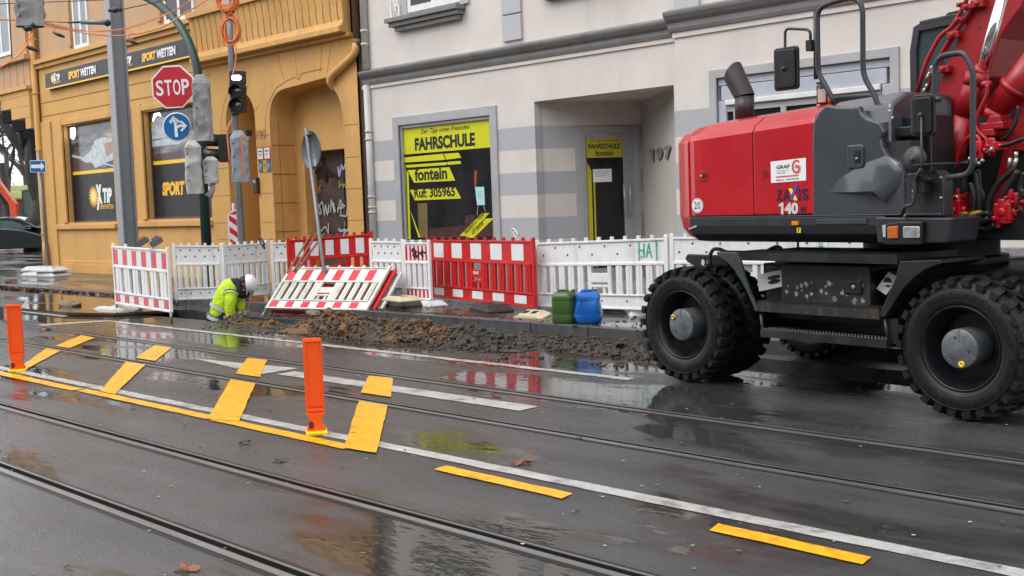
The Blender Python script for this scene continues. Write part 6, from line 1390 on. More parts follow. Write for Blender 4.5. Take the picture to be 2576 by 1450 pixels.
# tools leaning on the red panel
for k, (p0, p1, lb) in enumerate((((735, 668), (782, 592), 'left one of three brown tool shafts leaning on the back red panel'), ((752, 662), (802, 580), 'middle one of three brown tool shafts leaning on the back red panel'), ((758, 666), (816, 588), 'right one of three brown tool shafts leaning on the back red panel'))):
    q0 = EYEP+ray(*p0)*(18.7/F_PX); q1 = EYEP+ray(*p1)*(19.1/F_PX); q0 = q0-(q1-q0)*.25
    b = MB(); b.tube(smooth_path([q0, q0.lerp(q1, .5)+Vector((.01, 0, .012)), q1]), .017, 8); tag(b.build('tool_shaft', MC['ash_wood']), lb, 'tool', 'tool shafts leaning on the red panel')
# ------------------------------------------------------------------ steel plate with mud water, soil heap, debris
b = MB(); sp = [G(52, 783), G(165, 794), G(285, 797), G(437, 788), G(434, 762), G(290, 742), G(120, 735), G(70, 755)]
sp = [Vector((p.x, p.y, 0)) for p in sp]; n = len(sp); b.add([(p.x, p.y, .012) for p in sp]+[(p.x, p.y, .055) for p in sp], [tuple(range(n-1, -1, -1)), tuple(range(n, 2*n))]+[(i, (i+1) % n, (i+1) % n+n, i+n) for i in range(n)])
tag(b.build('road_plate', asphalt('muddy_plate', (.10, .05, .026), .40, .5, .2, .002), fix=True), 'flat road plate under brown puddle water, left of the worker', 'road plate')
hp = []
def heap(name, label, x0, x1, yc, wy, hmax, seed, tones, clods, kind=None, skew=0):
    nx, ny = 110, 30; b = MB(); vs = []
    def hgt(u, v):
        e = max(0, 1-(2*v-1)**2)**.7*(min(1, u*5)*min(1, (1-u)*4))**.8; w_ = noise.noise(Vector((u*7+seed, v*1.5, 0)))
        return e*hmax*(.65+.7*w_)+e*.07*noise.noise(Vector((u*42, v*11, seed)))+e*.04*noise.noise(Vector((u*110, v*28, seed)))
    for j in range(ny+1):
        for i in range(nx+1):
            u, v = i/nx, j/ny; x = x0+(x1-x0)*u; y = yc+skew*(u-.5)+(v-.5)*wy*(1+.25*noise.noise(Vector((u*5, 3, seed)))); vs.append((x, y, max(-.02, hgt(u, v)) if 0 < j < ny else -.02))
    b.add(vs, [(j*(nx+1)+i, j*(nx+1)+i+1, (j+1)*(nx+1)+i+1, (j+1)*(nx+1)+i) for j in range(ny) for i in range(nx)], None, False)
    rg = random.Random(seed)
    ico = bmesh.new(); bmesh.ops.create_icosphere(ico, subdivisions=1, radius=1); iv = [v.co.copy() for v in ico.verts]; fi = [tuple(v.index for v in f.verts) for f in ico.faces]; ico.free()
    for k in range(clods):
        u, v = rg.random(), rg.random(); 
        spill = rg.random() < .22
        if spill: v = -.15+.25*rg.random()
        x = x0+(x1-x0)*u; y = yc+skew*(u-.5)+(v-.5)*wy; z = max(0, hgt(u, max(0, v))) if v > 0 else 0
        r = min(.06, .006+rg.expovariate(75))*(.5 if spill else 1); b.mi = rg.choices((0, 1, 2), tones)[0] if u < .78 or hmax < .12 else 0
        sx, sy, sz = (rg.uniform(.7, 1.3) for _ in range(3)); R = Matrix.Rotation(rg.random()*6, 3, 'Z')
        b.add([Vector((x, y, z+r*.2))+R @ Vector((p.x*r*sx, p.y*r*sy, p.z*r*sz*.8))*(1+.75*noise.noise(p*1.7+Vector((k*1.3, 0, 0)))) for p in iv], fi)
    o = b.build(name, [mat('dark_soil', (.045, .036, .028), .7, var=.55, scale=9, bump=.01, bscale=40), mat('ochre_clay', (.16, .078, .022), .75, var=.45, scale=9, bump=.01, bscale=40), mat('brown_soil', (.085, .05, .026), .75, var=.5, scale=9, bump=.01, bscale=40)])
    for p in o.data.polygons:                         # the heap itself is clay on the left and dark soil on the right
        if p.index < nx*ny:
            w_ = noise.noise(Vector((p.center.x*1.7, p.center.y*3, seed))); p.material_index = 0 if hmax < .07 and clods > 600 else 1 if w_ > .12 else 2 if w_ > -.15 else 0
            if p.center.x > x0+(x1-x0)*.8: p.material_index = 0
    tag(o, label, 'soil heap', kind=kind); return o
heap('soil_heap', 'long heap of brown and ochre clay clods between the worker and the excavator', -13.9, -9.5, 9.35, 1.0, .235, 5, (4, 3, 5), 4200, skew=.1)
heap('soil_ridge', 'low ridge of dark grey gravelly soil running from the heap to the rear wheel', -9.7, -7.0, 9.55, .6, .06, 9, (8, 0, 1), 900, skew=-.1)
heap('clay_crumbs', 'small spill of clay lumps at the trench edge in front of the worker', -15.9, -13.9, 9.14, .30, .07, 12, (2, 5, 4), 240)
# muddy crumbs trodden over the kerb, the strip beside the trench and the road
rg = random.Random(31); b = MB()
ico = bmesh.new(); bmesh.ops.create_icosphere(ico, subdivisions=1, radius=1); iv = [v.co.copy() for v in ico.verts]; fi = [tuple(v.index for v in f.verts) for f in ico.faces]; ico.free()
for k in range(1500):
    s_ = rg.random()
    if s_ < .45: x, y, z = rg.uniform(-16.5, -8), rg.uniform(10.05, 10.5), 0
    elif s_ < .75: x, y, z = rg.uniform(-17, -8), 10.5+abs(rg.gauss(0, .7)), .122
    else: x, y, z = rg.uniform(-15.5, -7.5), 8.85-abs(rg.gauss(0, .22)), 0
    r = min(.035, .004+rg.expovariate(130)); b.mi = rg.choices((0, 1, 2), (5, 1, 3))[0]; q_ = rg.random()*6; c_, n_ = math.cos(q_), math.sin(q_)
    b.add([(x+(p.x*c_*1.3-p.y*n_)*r, y+(p.x*n_*1.3+p.y*c_)*r, z+r*.25+p.z*r*.6) for p in iv], fi)
tag(b.build('mud_crumbs', [MC['dark_soil'], MC['ochre_clay'], MC['brown_soil']]), 'muddy crumbs scattered over the kerb and beside the trench', 'mud', kind='stuff')
def smear(poly, z, nm): o = patch(poly, z, .09, 'mud_smear', MC['wet_mud']); return struct(o)
mat('wet_mud', (.05, .036, .024), .22, var=.5, scale=5, bump=.006, bscale=35)
smear([(-16.9, 10.0), (-15.8, 9.86), (-14, 10.15), (-10.5, 10.08), (-9.5, 10.3), (-11, 10.45), (-14, 10.48), (-17.2, 10.42)], .005, 0)
smear([(-14.3, 8.95), (-13, 8.72), (-11, 8.78), (-9.2, 8.9), (-9.2, 9.15), (-14.2, 9.1)], .006, 0)
smear([(-15.5, 10.75), (-13.5, 10.7), (-11.2, 10.78), (-11.6, 11.1), (-13.2, 11.3), (-15.3, 11.1)], .128, 0)
# fallen leaves, paper, stones
rg = random.Random(21)
def leaves(name, label, places, cols, s0, s1, flatness=.25):
    b = MB()
    for (x, y, z) in places:
        r = rg.uniform(s0, s1); a = rg.random()*6.28; b.mi = rg.randrange(len(cols)); n = 7
        R = RZ(a) @ RX(rg.uniform(-flatness, flatness)) @ RY(rg.uniform(-flatness, flatness))
        ol = [(math.cos(2*PI*k/9)*r*(1 if k % 2 == 0 else .55), math.sin(2*PI*k/9)*r*.75*(1 if k % 2 == 0 else .6), rg.uniform(0, .3)*r) for k in range(9)]
        b.add([(0, 0, 0)]+ol, [(0, k+1, (k+1) % 9+1) for k in range(9)], T(x, y, z+.006) @ R)
    return tag(b.build(name, cols), label, 'leaves', kind='stuff')
LC = [mat('leaf_rust', (.22, .07, .025), .5), mat('leaf_brown', (.10, .05, .025), .5), mat('leaf_ochre', (.30, .17, .05), .5), mat('leaf_dark', (.045, .03, .02), .5)]
pl_ = []
for k in range(700):
    u = rg.random(); p = G(-10+u*300, 722+u*26+rg.gauss(0, 3.5)-2, 0); pl_.append((p.x, p.y+rg.uniform(-.3, .5) if p.y < 10.2 else min(p.y, 10.48), rg.uniform(0, .07)))
leaves('fallen_leaves', 'drift of wet rust brown leaves along the kerb at the left', [(x, min(y, 10.5), z) for x, y, z in pl_], LC, .025, .07, .7)
pl_ = [(rg.uniform(-17, -1), rg.uniform(1.5, 8.8), .003) for _ in range(150)]+[(rg.uniform(-30, -17), rg.uniform(5, 13), .003) for _ in range(110)]
leaves('scattered_leaves', 'single small wet leaves scattered over the road', pl_, LC, .012, .03, .1)
b = MB()
for _ in range(420):
    x, y = rg.uniform(-16, -.5), rg.uniform(1.2, 8.9); r = rg.uniform(.004, .011); b.mi = rg.randrange(2)
    b.add([(x+r*math.cos(k*1.05)*rg.uniform(.7, 1.5), y+r*math.sin(k*1.05), .009) for k in range(6)], [tuple(range(6))])
tag(b.build('road_grit', [mat('pale_grit', (.5, .5, .47), .5), mat('grey_grit', (.2, .2, .19), .5)]), 'pale grit and paper scraps sprinkled on the wet road', 'grit', kind='stuff')
def big_leaf(px, py, r, m, label, rz):
    q = G(px, py); b = MB(); ol = []
    for k in range(20):
        a = 2*PI*k/20; rr = r*(.45+.55*abs(math.cos(2.5*a))**.8); ol.append((rr*math.cos(a), rr*math.sin(a)*.8, .012*math.sin(3*a)+.012))
    b.add([(0, 0, .012)]+ol+[(p[0], p[1], p[2]-.002) for p in ol], [(0, k+1, (k+1) % 20+1) for k in range(20)]+[(k+1, k+21, (k+1) % 20+21, (k+1) % 20+1) for k in range(20)], T(q.x, q.y, .006) @ RZ(rz)); tag(b.build('maple_leaf', m), label, 'leaf')
big_leaf(472, 1436, .075, LC[0], 'reddish brown maple leaf on the road at the bottom left', .4)
big_leaf(1313, 1167, .085, LC[0], 'rust coloured maple leaf on the road above the first yellow dash', 1.4)
big_leaf(112, 832, .12, LC[0], 'curled orange brown leaf between the rails behind the left orange post', 2)
big_leaf(615, 1118, .06, LC[3], 'dark brown leaf on the long yellow tape between second and third stripe', 2.4); big_leaf(705, 1163, .0601, LC[3], 'dark crumpled leaf on the yellow tape just left of the nearer post', .7)
for px, py, sz, lb in ((178, 778, .17, 'crumpled muddy rag on the left edge of the road plate'), (790, 801, .10, 'crumpled yellowish rag at the trench edge under the leaning stack')):
    q = G(px, py); b = MB(); sphere(b, (0, 0, .05), sz, 1.3, .9, .45, 24, 14)
    b.v = [p*(1+.5*noise.noise(p*9)) for p in b.v]; t = tag(b.build('rag', mat('muddy_cloth', (.20, .17, .11), .8, var=.4, scale=20)), lb, 'rag'); t.location = (q.x, q.y, .03)
# ------------------------------------------------------------------ poles, signals and signs (upright, turned to the viewer)
M_GPOLE = mat('grey_painted_mast', (.26, .275, .29), .45, var=.08, scale=2, dirt=(.15, .15, .15), dirt_amt=.3)
M_GREEN = mat('dark_green_mast', (.008, .042, .033), .4, var=.15, scale=3)
M_SPOLE = mat('grey_steel_pole', (.20, .21, .22), .4, metal=.4, var=.2, scale=4)
M_SIGBK = mat('signal_black', (.018, .018, .02), .4, var=.3, scale=8)
M_TARP = mat('grey_tarpaulin', (.27, .265, .255), .48, var=.22, scale=4, dirt=(.10, .10, .095), dirt_amt=.45)
M_CORD = mat('orange_cable', (.75, .22, .06), .5, var=.15, scale=8)
def V_(px, py, Y): return FY(px, py, Y)
def VD(px, py, d): return EYEP+ray(px, py)*(d/F_PX)          # at distance d along the view
# tall grey H section mast
PY_ = 11.6; bq = V_(352, 700, PY_); bx_ = V_(292, 0, PY_); 
t = thing('catenary_mast', 'tall grey H section steel mast in front of the betting shop', 'mast', (V_(323, 600, PY_).x, PY_, .12), math.radians(8))
b = MB(); wt, wb = .26, .34
def hsec(z, s): return [(-s, -.16, z), (s, -.16, z), (s, -.125, z), (.02, -.125, z), (.02, .125, z), (s, .125, z), (s, .16, z), (-s, .16, z), (-s, .125, z), (-.02, .125, z), (-.02, -.125, z), (-s, -.125, z)]
# turned so that its web shows on the right
Mh = RZ(PSI+math.radians(-52)-math.radians(8)); 
xl0, xr0 = V_(263, 0, PY_), V_(313, 0, PY_)
zt = 9.0; vs = hsec(0, .17)+hsec(zt, .14); b.add(vs, [tuple(range(11, -1, -1)), tuple(range(12, 24))]+[(i, (i+1) % 12, (i+1) % 12+12, i+12) for i in range(12)], Mh)
b.build('column', M_GPOLE, t, bevel=.008)
b = MB(); b.box(-.24, .24, -.24, .24, 0, .03, Mh); b.build('base_plate', M_GPOLE, t)
def wire(a, c, r, label, m=None, sag=.0, group=None, name='overhead_wire', n=10):
    a, c = Vector(a), Vector(c); b = MB(); pts = [a.lerp(c, k/n)-Z3*sag*4*(k/n)*(1-k/n) for k in range(n+1)]
    b.tube(pts, r, 6); return tag(b.build(name, m or M_BK), label, 'wire' if 'wire' in name else 'cable', group)
m_at = Vector((V_(318, 57, PY_).x-.1, PY_-.12, V_(318, 57, PY_).z))
q0 = VD(205, 56, 19.4); q1 = VD(262, 57, 19.2)
t = thing('tensioner', 'grey cylindrical wire tensioner fixed to the left of the steel mast', 'wire tensioner', q1)
b = MB(); b.tube([q0, q1], .04, 12); b.build('spring_housing', M_SPOLE, t, world=True)
b = MB(); b.tube([q1, VD(272, 58, 19.2)], .015, 8); sphere(b, VD(270, 58, 19.15), .06); b.tube([q0, VD(172, 57, 19.5)], .018, 6); b.build('shackle', M_SIGBK, t, world=True)
wire(VD(172, 57, 19.5), VD(-60, 48, 22), .008, 'thin dark span wire running left from the tensioner')
wire(VD(-20, 11, 20), VD(262, 0, 19.4), .008, 'thin dark span wire across the top left corner')
wire(VD(22, -10, 17), VD(30, 150, 17), .008, 'short dark vertical wire beside the covered signal at the top left')
wire(VD(300, 26, 19), VD(560, -30, 24), .008, 'thin dark wire rising right from the steel mast')
b = MB(); q = VD(289, 26, 18.8); t = thing('wire_clamp', 'small black wire clamp on the face of the steel mast', 'clamp', q); sphere(b, q, .07, 1.2, .7, .7); b.tube([q-R0*.1, q+R0*.12], .03, 8); b.build('clamp_body', M_SIGBK, t, world=True)
# green curved mast with the stop sign
GY = 11.9
base = V_(521, 640, GY); t = thing('signal_mast', 'dark green mast that curves over the street, carrying the stop sign', 'signal mast', (base.x, GY, .12))
pth = [Vector((base.x, GY, .12)), Vector((base.x, GY, 3.2))]
for px, py in ((506, 250), (500, 200), (491, 152), (474, 105), (450, 62), (418, 28), (376, -2), (300, -30), (180, -50)):
    pth.append(V_(px, py, GY)-Vector((0, 0, 0)))
b = MB(); b.tube([pth[0], pth[1]]+smooth_path(pth[2:], 5), [.105, .10]+[.085]*(len(smooth_path(pth[2:], 5))), 16); b.build('pole', M_GREEN, t, world=True)
b = MB(); q = V_(518, 600, GY); b.lathe([(.12, .12), (.12, .6), (.1, .65)], 16, T(base.x, GY, 0)); b.build('base_sleeve', M_GREEN, t, world=True)
b = MB(); q = V_(526, 412, GY-.11); text(b, '11', q.x, q.z, .09, .07, q.y, .0); b.build('mast_number', M_WFILM, t, world=True)
def sheet_sign(name, label, cat, px, py, dist, tilt=0):
    q = VD(px, py, dist); return thing(name, label, cat, M=T(*q) @ RZ(PSI) @ RY(tilt)), dist/F_PX
# stop sign
t, k = sheet_sign('stop_sign', 'red octagonal stop sign with white lettering on the green mast', 'stop sign', 435, 219, 19.6, -.02)
def octa(r): return [(r*math.cos(math.radians(22.5+45*i)), r*math.sin(math.radians(22.5+45*i))) for i in range(8)]
R_ = 57.5*k
b = MB(); b.prism(octa(R_), .012, 0); b.build('plate', M_WFILM, t, bevel=.004)
b = MB(); b.prism(octa(R_*.93), .004, -.004); b.build('red_face', mat('stop_red', (.52, .02, .035), .35, var=.05), t)
b = MB()
for i, ch in enumerate('STOP'): text(b, ch, (-42.5+21.6*i)*k, -21*k, 18.5*k, 39*k, -.007, .018)
b.build('lettering', M_WFILM, t)
b = MB(); b.box(.1, .62, .02, .06, .15, .19); b.box(.1, .62, .02, .06, -.12, -.08); b.build('bracket', M_SPOLE, t)
# direction sign
t, k = sheet_sign('direction_sign', 'round blue sign with white arrows ahead and right, under the stop sign', 'traffic sign', 445, 319, 19.5, 0)
b = MB(); b.lathe([(0, -.001), (35.5*k, -.001), (35.5*k, .012), (0, .012)], 40, None, 'Y'); b.build('plate', M_WFILM, t)
b = MB(); b.disc((0, -.003, 0), 33.2*k, 40); b.build('blue_face', mat('sign_blue', (.0, .13, .36), .35, var=.04), t)
b = MB(); y = -.005
def sp_(pts): b.add([(p[0]*k, y, p[1]*k) for p in pts], [tuple(range(len(pts)))])
sp_([(-6, -26), (2, -26), (0, 10), (-6, 10)]); sp_([(-8, 26), (6, 12), (2, 9), (-7, 18), (-14, 7), (-17, 12)]) 
sp_([(-8, 27), (9, 13), (4, 9), (-4.5, 17), (-2, 8), (-7, 8), (-9, 17), (-15, 9), (-19, 13)])
y = -.006; sp_([(-1, -12), (2, -4), (8, -1), (18, -2), (18, 4), (6, 5), (-2, 0)]); y = -.007; sp_([(26, 1), (12, 15), (8, 11), (16, 4.5), (16, -2.5), (8, -9), (12, -13)])
b.build('arrow', M_WFILM, t)
# covered signals: crumpled grey tarpaulin bags
def bag(name, label, px0, py0, px1, py1, dist, seed, m=None, parent_label=None, tie=True, taper=.8, group='signals wrapped in grey tarpaulin', depth=.9):
    q = VD((px0+px1)/2, py1, dist); k = dist/F_PX; w_ = (px1-px0)*k; h = (py1-py0)*k
    t = thing(name, label, 'covered signal', M=T(*q) @ RZ(PSI+.25), group=group)
    b = MB(); nz, n = 22, 20; vs = []
    for j in range(nz+1):
        u = j/nz; s = 1 if u < .88 else 1-(u-.88)/.12*(1-.45)
        s *= (1-.0*u)
        for i in range(n):
            a = 2*PI*i/n; c_, s_ = math.cos(a), math.sin(a); e = .45
            x = math.copysign(abs(c_)**e, c_)*w_/2*s; y = math.copysign(abs(s_)**e, s_)*w_/2*depth*s
            # folds: sharp creases from ridged noise
            f = 1-abs(noise.noise(Vector((c_*1.2+seed, s_*1.2, u*h*3.2+seed))))*2; g = noise.noise(Vector((c_*3+seed, s_*3, u*h*9)))
            p = 1+.24*(f-.6)+.07*g
            vs.append((x*p, y*p, h*u+.01*g))
    b.add(vs, [(j*n+i, j*n+(i+1) % n, (j+1)*n+(i+1) % n, (j+1)*n+i) for j in range(nz) for i in range(n)]+[tuple(nz*n+i for i in range(n))])
    b.build('tarpaulin', m or M_TARP, t)
    b = MB()
    for zf in (.25, .5, .75): b.lathe([(0, -.004), (.014, -.004), (.014, .01)], 10, T(-w_*.33, -w_/2*depth*1.02, h*zf), 'Y')
    b.build('eyelet', M_SIGBK, t); return t
bag('covered_signal', 'tall signal wrapped in crumpled grey tarpaulin right beside the stop sign', 492, 190, 536, 356, 19.2, 3.1)
bag('covered_signal', 'signal in pale grey tarpaulin hanging low on the left of the green mast', 471, 355, 511, 488, 19.0, 8.4, m=mat('pale_tarpaulin', (.42, .41, .39), .48, var=.2, scale=4, dirt=(.2, .2, .19), dirt_amt=.35))
tt = bag('covered_signal', 'small signal in grey tarpaulin tied at its bottom, right of the green mast', 514, 395, 550, 462, 19.1, 5.7, m=MC['pale_tarpaulin'])
b = MB(); b.tube([(0, 0, 0), (.03, 0, -.08), (-.06, 0, -.22)], [.07, .03, .07], 8); b.build('tied_end', MC['pale_tarpaulin'], tt)
bag('covered_signal', 'signal in a grey tarpaulin bag hanging from wires at the top left corner', 76/4+55/4+42-30, -30, 112, 68, 17.0, 1.2, depth=.6)
q = VD(70, 72, 16.9); t = thing('signal_hanger', 'black cable clamp under the covered signal at the top left', 'clamp', q); b = MB(); sphere(b, q, .09, 1.2, .7, .5); b.tube([q, VD(86, 60, 16.9)], .03, 6); b.build('clamp_body', M_SIGBK, t, world=True)
b = MB(); b.box(-.12, .1, -.02, .1, 0, .28, T(*VD(478, 496, 19)) @ RZ(PSI)) ; q = VD(489, 500, 19)
# second pole with the working signal
SY = 11.9; base = V_(606, 600, SY); t = thing('signal_pole', 'slim grey steel pole carrying the lit signal and orange cable coils', 'signal pole', (base.x, SY, .12))
pts = [V_(p[0], p[1], SY) for p in ((575, -20), (580, 110), (590, 300), (600, 480), (608, 610))]; pts.append(Vector((pts[-1].x-.0, SY, .12)))
b = MB(); b.tube(pts, [.055, .058, .062, .066, .072, .075], 14); b.build('pole', M_SPOLE, t, world=True)
for py in (35, 215, 290): b = MB(); q = V_(577+py*.05, py, SY); b.tube([q, q+Z3*.05], .085, 12); b.build('clamp', M_SIGBK, t, world=True)
k = 21.4/F_PX; q = VD(597, 284, 21.4); t = thing('traffic_signal', 'black signal with a lit white bar above two dark round lamps', 'traffic signal', M=T(*q) @ RZ(PSI-.1) @ RY(.03))
H_ = 105*k; W_ = 37*k
b = MB()
for i in range(3): b.prism(rrect(-W_/2, W_/2, i*35*k+.004, (i+1)*35*k-.004, .02), .16, 0)
b.build('housing', M_SIGBK, t, bevel=.008)
b = MB(); b.prism(rrect(-12*k, 12*k, 87*k-6*k, 87*k+6*k, .04), .01, -.012); b.build('lit_bar', mat('white_signal_light', (1, .97, 1), .3, emis=5), t)
for i in (0, 1):
    b = MB(); z = (17.5+35*i)*k; b.lathe([(15*k, -.01), (16.5*k, -.01), (16.5*k, .01)], 28, T(0, 0, z), 'Y')
    for a in range(-20, 200, 12):
        r = 16.5*k; a0, a1 = math.radians(a), math.radians(a+12); ln = .13
        b.add([(r*math.cos(a0), -.01, z+r*math.sin(a0)), (r*math.cos(a1), -.01, z+r*math.sin(a1)), (r*math.cos(a1), -ln, z+r*math.sin(a1)), (r*math.cos(a0), -ln, z+r*math.sin(a0))], [(0, 1, 2, 3)])
    b.build('visor', M_SIGBK, t)
    b = MB(); b.lathe([(0, -.03), (8*k, -.022), (14.8*k, -.004)], 24, T(0, 0, z), 'Y'); b.build('lens', mat('dark_lens', (.03, .035, .032), .12, coat=1), t)
t = thing('side_signal', 'small black two lamp signal facing left with orange cable, halfway up the slim pole', 'traffic signal', M=T(*VD(567, 408, 21.4)) @ RZ(PSI))
b = MB(); b.box(-.12, .14, 0, .2, 0, 70*k); b.build('housing', M_SIGBK, t, bevel=.01)
b = MB()
for z in (18*k, 55*k): b.tube([(-.12, .1, z), (-.40, .1, z+.02)], [.11, .12], 14)
b.build('visor', M_SIGBK, t)
t = bag('covered_signal', 'signal in a smooth blue grey bag with faded orange scrawl on the slim pole', 585, 330, 628, 459, 21.0, 6.6, m=mat('blue_grey_bag', (.27, .30, .34), .45, var=.08, scale=3), depth=.6)
b = MB(); rr_ = random.Random(9); stroke(b, [(.02+.045*(i % 2)+rr_.uniform(-.015, .015), .12+i*.021) for i in range(36)], .016, 0); b.v = [Vector((p.x, -.135+p.y, p.z)) for p in b.v]; b.build('lettering', mat('faded_orange', (.75, .22, .08), .5), t)
# cable coils
def coil(px, py, rx, rz_, n, label, seed):
    q = VD(px, py, 20.9); t = thing('cable_coil', label, 'cable coil', M=T(*q) @ RZ(PSI), group='orange cable coils on the slim pole'); b = MB(); rg = random.Random(seed)
    for i in range(n):
        k_ = 20.9/F_PX; a_, c_ = rx*k_*rg.uniform(.72, 1.08), rz_*k_*rg.uniform(.8, 1.06); ox, oz, oy = rg.uniform(-.04, .04), rg.uniform(-.05, .05), rg.uniform(-.12, .02)
        b.tube([(ox+a_*math.cos(2*PI*j/24), oy+.05*math.sin(2*PI*j/24+i), oz+c_*math.sin(2*PI*j/24)) for j in range(24)], .013, 5, closed=True)
    b.build('cable', M_CORD, t); b = MB(); b.tube([(-.03, -.08, rz_*k_*.9), (.05, -.1, rz_*k_*.8)], .02, 6); b.build('tie', M_SIGBK, t)
coil(580, 78, 20, 34, 13, 'lower orange cable coil tied to the slim signal pole', 3); coil(572, 0, 25, 28, 14, 'upper orange cable coil at the top edge on the slim signal pole', 8)
def cable(pts, d, label, r=.011, group='orange cables strung across the street'):
    P_ = [VD(p[0], p[1], p[2] if len(p) > 2 else d) for p in pts]; b = MB(); b.tube(smooth_path(P_, 5), r, 6); return tag(b.build('orange_cable', M_CORD), label, 'cable', group)
cable([(112, 60, 17), (170, 74), (230, 86), (310, 90), (400, 72), (455, 40), (520, 0), (560, -30)], 19, 'thickest orange cable, sagging in front of the mast from the covered signal')
cable([(112, 56, 17), (180, 72), (250, 80), (330, 70), (420, 36), (500, -10)], 19, 'thin orange cable just above the thickest one', .007)
cable([(112, 66, 17), (200, 78), (300, 74), (380, 50), (450, 22), (490, -8)], 19.3, 'second thin orange cable between mast and curved mast', .007)
cable([(-30, 48, 17), (20, 50, 17), (45, 51, 17)], 17, 'short orange cable left of the covered signal', .012)
cable([(88, 72, 17), (70, 110, 16.6), (45, 140, 16.2), (0, 170, 15.6), (-40, 190, 15)], 17, 'orange cable hanging down to the left from the covered signal'); cable([(82, 74, 17), (60, 120, 16.6), (30, 150, 16.2), (-20, 178, 15.6)], 17, 'thin orange cable hanging beside the thicker one at the left', .007)
cable([(592, 105, 20.8), (594, 140, 20.8), (590, 172, 20.8), (584, 190, 20.8)], 20.8, 'orange cable running down from the coil to the lit signal'); cable([(582, 305, 21.1), (572, 330, 21.1), (575, 370, 21.1), (578, 408, 21.1)], 21.1, 'orange cable beside the small side signal', .018); cable([(555, 330, 21.1), (568, 328, 21.1), (572, 350, 21.1)], 21.1, 'loose orange cable end above the small side signal')
cable([(320, 90, 18.9), (332, 100, 18.9), (340, 106, 18.9), (326, 108, 18.9)], 18.9, 'short orange loop hanging from the thick cable right of the mast', .008)
for (px, py, lb) in ((148, 88, 'left black cable connector dangling under the orange cables'), (334, 106, 'right black cable connector dangling beside the mast'), (78, 122, 'black cable connector hanging below the covered signal')):
    q = VD(px, py, 18.7 if px > 100 else 16.7); t = thing('cable_connector', lb, 'connector', q, 0, 'black cable connectors'); b = MB(); b.tube([q-R0*.09+Z3*.04, q, q+R0*.09-Z3*.04], [.018, .03, .016], 8); b.build('plug', M_SIGBK, t, world=True)
    b = MB(); b.tube(smooth_path([q-R0*.09+Z3*.04, q-R0*.02+Z3*.14, q+R0*.1+Z3*.12]), .007, 5); b.build('lead', M_CORD, t, world=True)
# one way sign on its pole at the corner
q = G(123, 676, .3); tp = VD(112, 376, 25)
dd_ = (q-EYEP).dot(FW); t = thing('one_way_sign', 'blue one way sign with a white arrow on a thin pole at the house corner', 'one way sign', q)
top = VD(98, 400, dd_*1.0); b = MB(); b.tube([q-Z3*.15, VD(110, 540, dd_), VD(97, 380, dd_)], .045, 10); b.build('pole', M_SPOLE, t, world=True)
k = dd_/F_PX; M = T(*VD(95, 419, dd_-.15)) @ RZ(PSI) @ RY(.03); M = OM[t].inverted() @ M
b = MB(); b.prism(rrect(-19.5*k, 19.5*k, -15*k, 15*k, .03), .01, 0, M); b.build('plate', M_WFILM, t)
b = MB(); b.prism(rrect(-18.3*k, 18.3*k, -13.7*k, 13.7*k, .02), .004, -.004, M); b.build('blue_face', MC['sign_blue'], t)
b = MB(); b.add([(x*k, -.006, z*k) for x, z in [(-16.5, -4.5), (8, -4.5), (8, -11), (17, 0), (8, 11), (8, 4.5), (-16.5, 4.5)]], [tuple(range(7))], M); b.build('arrow', M_WFILM, t)
# leaning sign seen from behind
dl_ = 18.85; k = dl_/F_PX
b0, t0 = VD(816, 690, dl_-.2), VD(770, 322, dl_+.1); t = thing('round_sign', 'round traffic sign seen from its grey back on a leaning pole', 'traffic sign', b0)
b = MB(); b.tube([b0+(b0-t0)*.12, b0, t0], .030, 12); b.build('pole', M_SPOLE, t, world=True)
M = OM[t].inverted() @ T(*VD(783, 378, dl_+.1)) @ RZ(PSI-.9) @ RY(-.09)
b = MB(); b.lathe([(0, 0), (47*k, 0), (48*k, -.012), (48*k, .012)], 36, M, 'Y'); b.build('plate', mat('sign_back', (.13, .14, .15), .45, metal=.3, var=.2, scale=5), t)
b = MB()
for z in (-43*k, 40*k): b.box(-.09, .09, -.07, -.0, z-.015, z+.015, M)
b.build('clamp', M_GALV, t); b = MB(); b.box(.07, .11, -.003, -.002, -.28, -.16, M); b.build('sticker', M_REFW, t)
# beacon plate
db = 23.0; k = db/F_PX; q = VD(590, 640, db); t = thing('beacon', 'red and white striped beacon behind the white panels, beside the slim pole', 'beacon', M=T(*q) @ RZ(PSI), group=None)
b = MB(); b.prism([(-13*k, -1.0), (14*k, -1.0), (14*k, 112*k), (2*k, 112*k), (-13*k, 98*k)], .04, 0); b.tube([(3*k, .02, 105*k), (3*k, .02, 128*k)], .03, 8); b.build('blade', M_BW, t, bevel=.006)
b = MB(); z = 0
for i in range(7):
    b.mi = i % 2; z0 = (8+15*i)*k; x0, x1 = -9*k, 13*k; s = 17*k
    hi = lambda zz, x: min(zz, (98*k+(x+13*k)*.93) if x < 2*k else 110*k)
    b.add([(x0, -.003, hi(z0+s, x0)), (x1, -.003, hi(z0, x1)), (x1, -.003, hi(z0+15*k, x1)), (x0, -.003, hi(z0+s+15*k, x0))], [(0, 1, 2, 3)])
b.build('reflective_stripe', [M_REFR, M_REFW], t)
for (px, py, lb, c_) in ((360, 608, 'dark construction lamp with an orange top on the white panel behind the striped one', 1), (395, 608, 'dark construction lamp turned edge on, right of the one with the orange top', 0)):
    q = VD(px, py+8, 18.2); t = thing('warning_lamp', lb, 'warning lamp', M=T(*q) @ RZ(PSI) @ RY(-.5)); b = MB(); b.prism(rrect(-.1, .1, 0, .1, .03), .09, 0); b.build('lamp_case', mat('lamp_grey', (.10, .11, .13), .4), t, bevel=.01)
    b = MB(); b.prism(rrect(-.04, .07, .09, .125, .01), .06, .01); b.build('lens', MC['orange_plastic'] if c_ else MC['lamp_grey'], t)

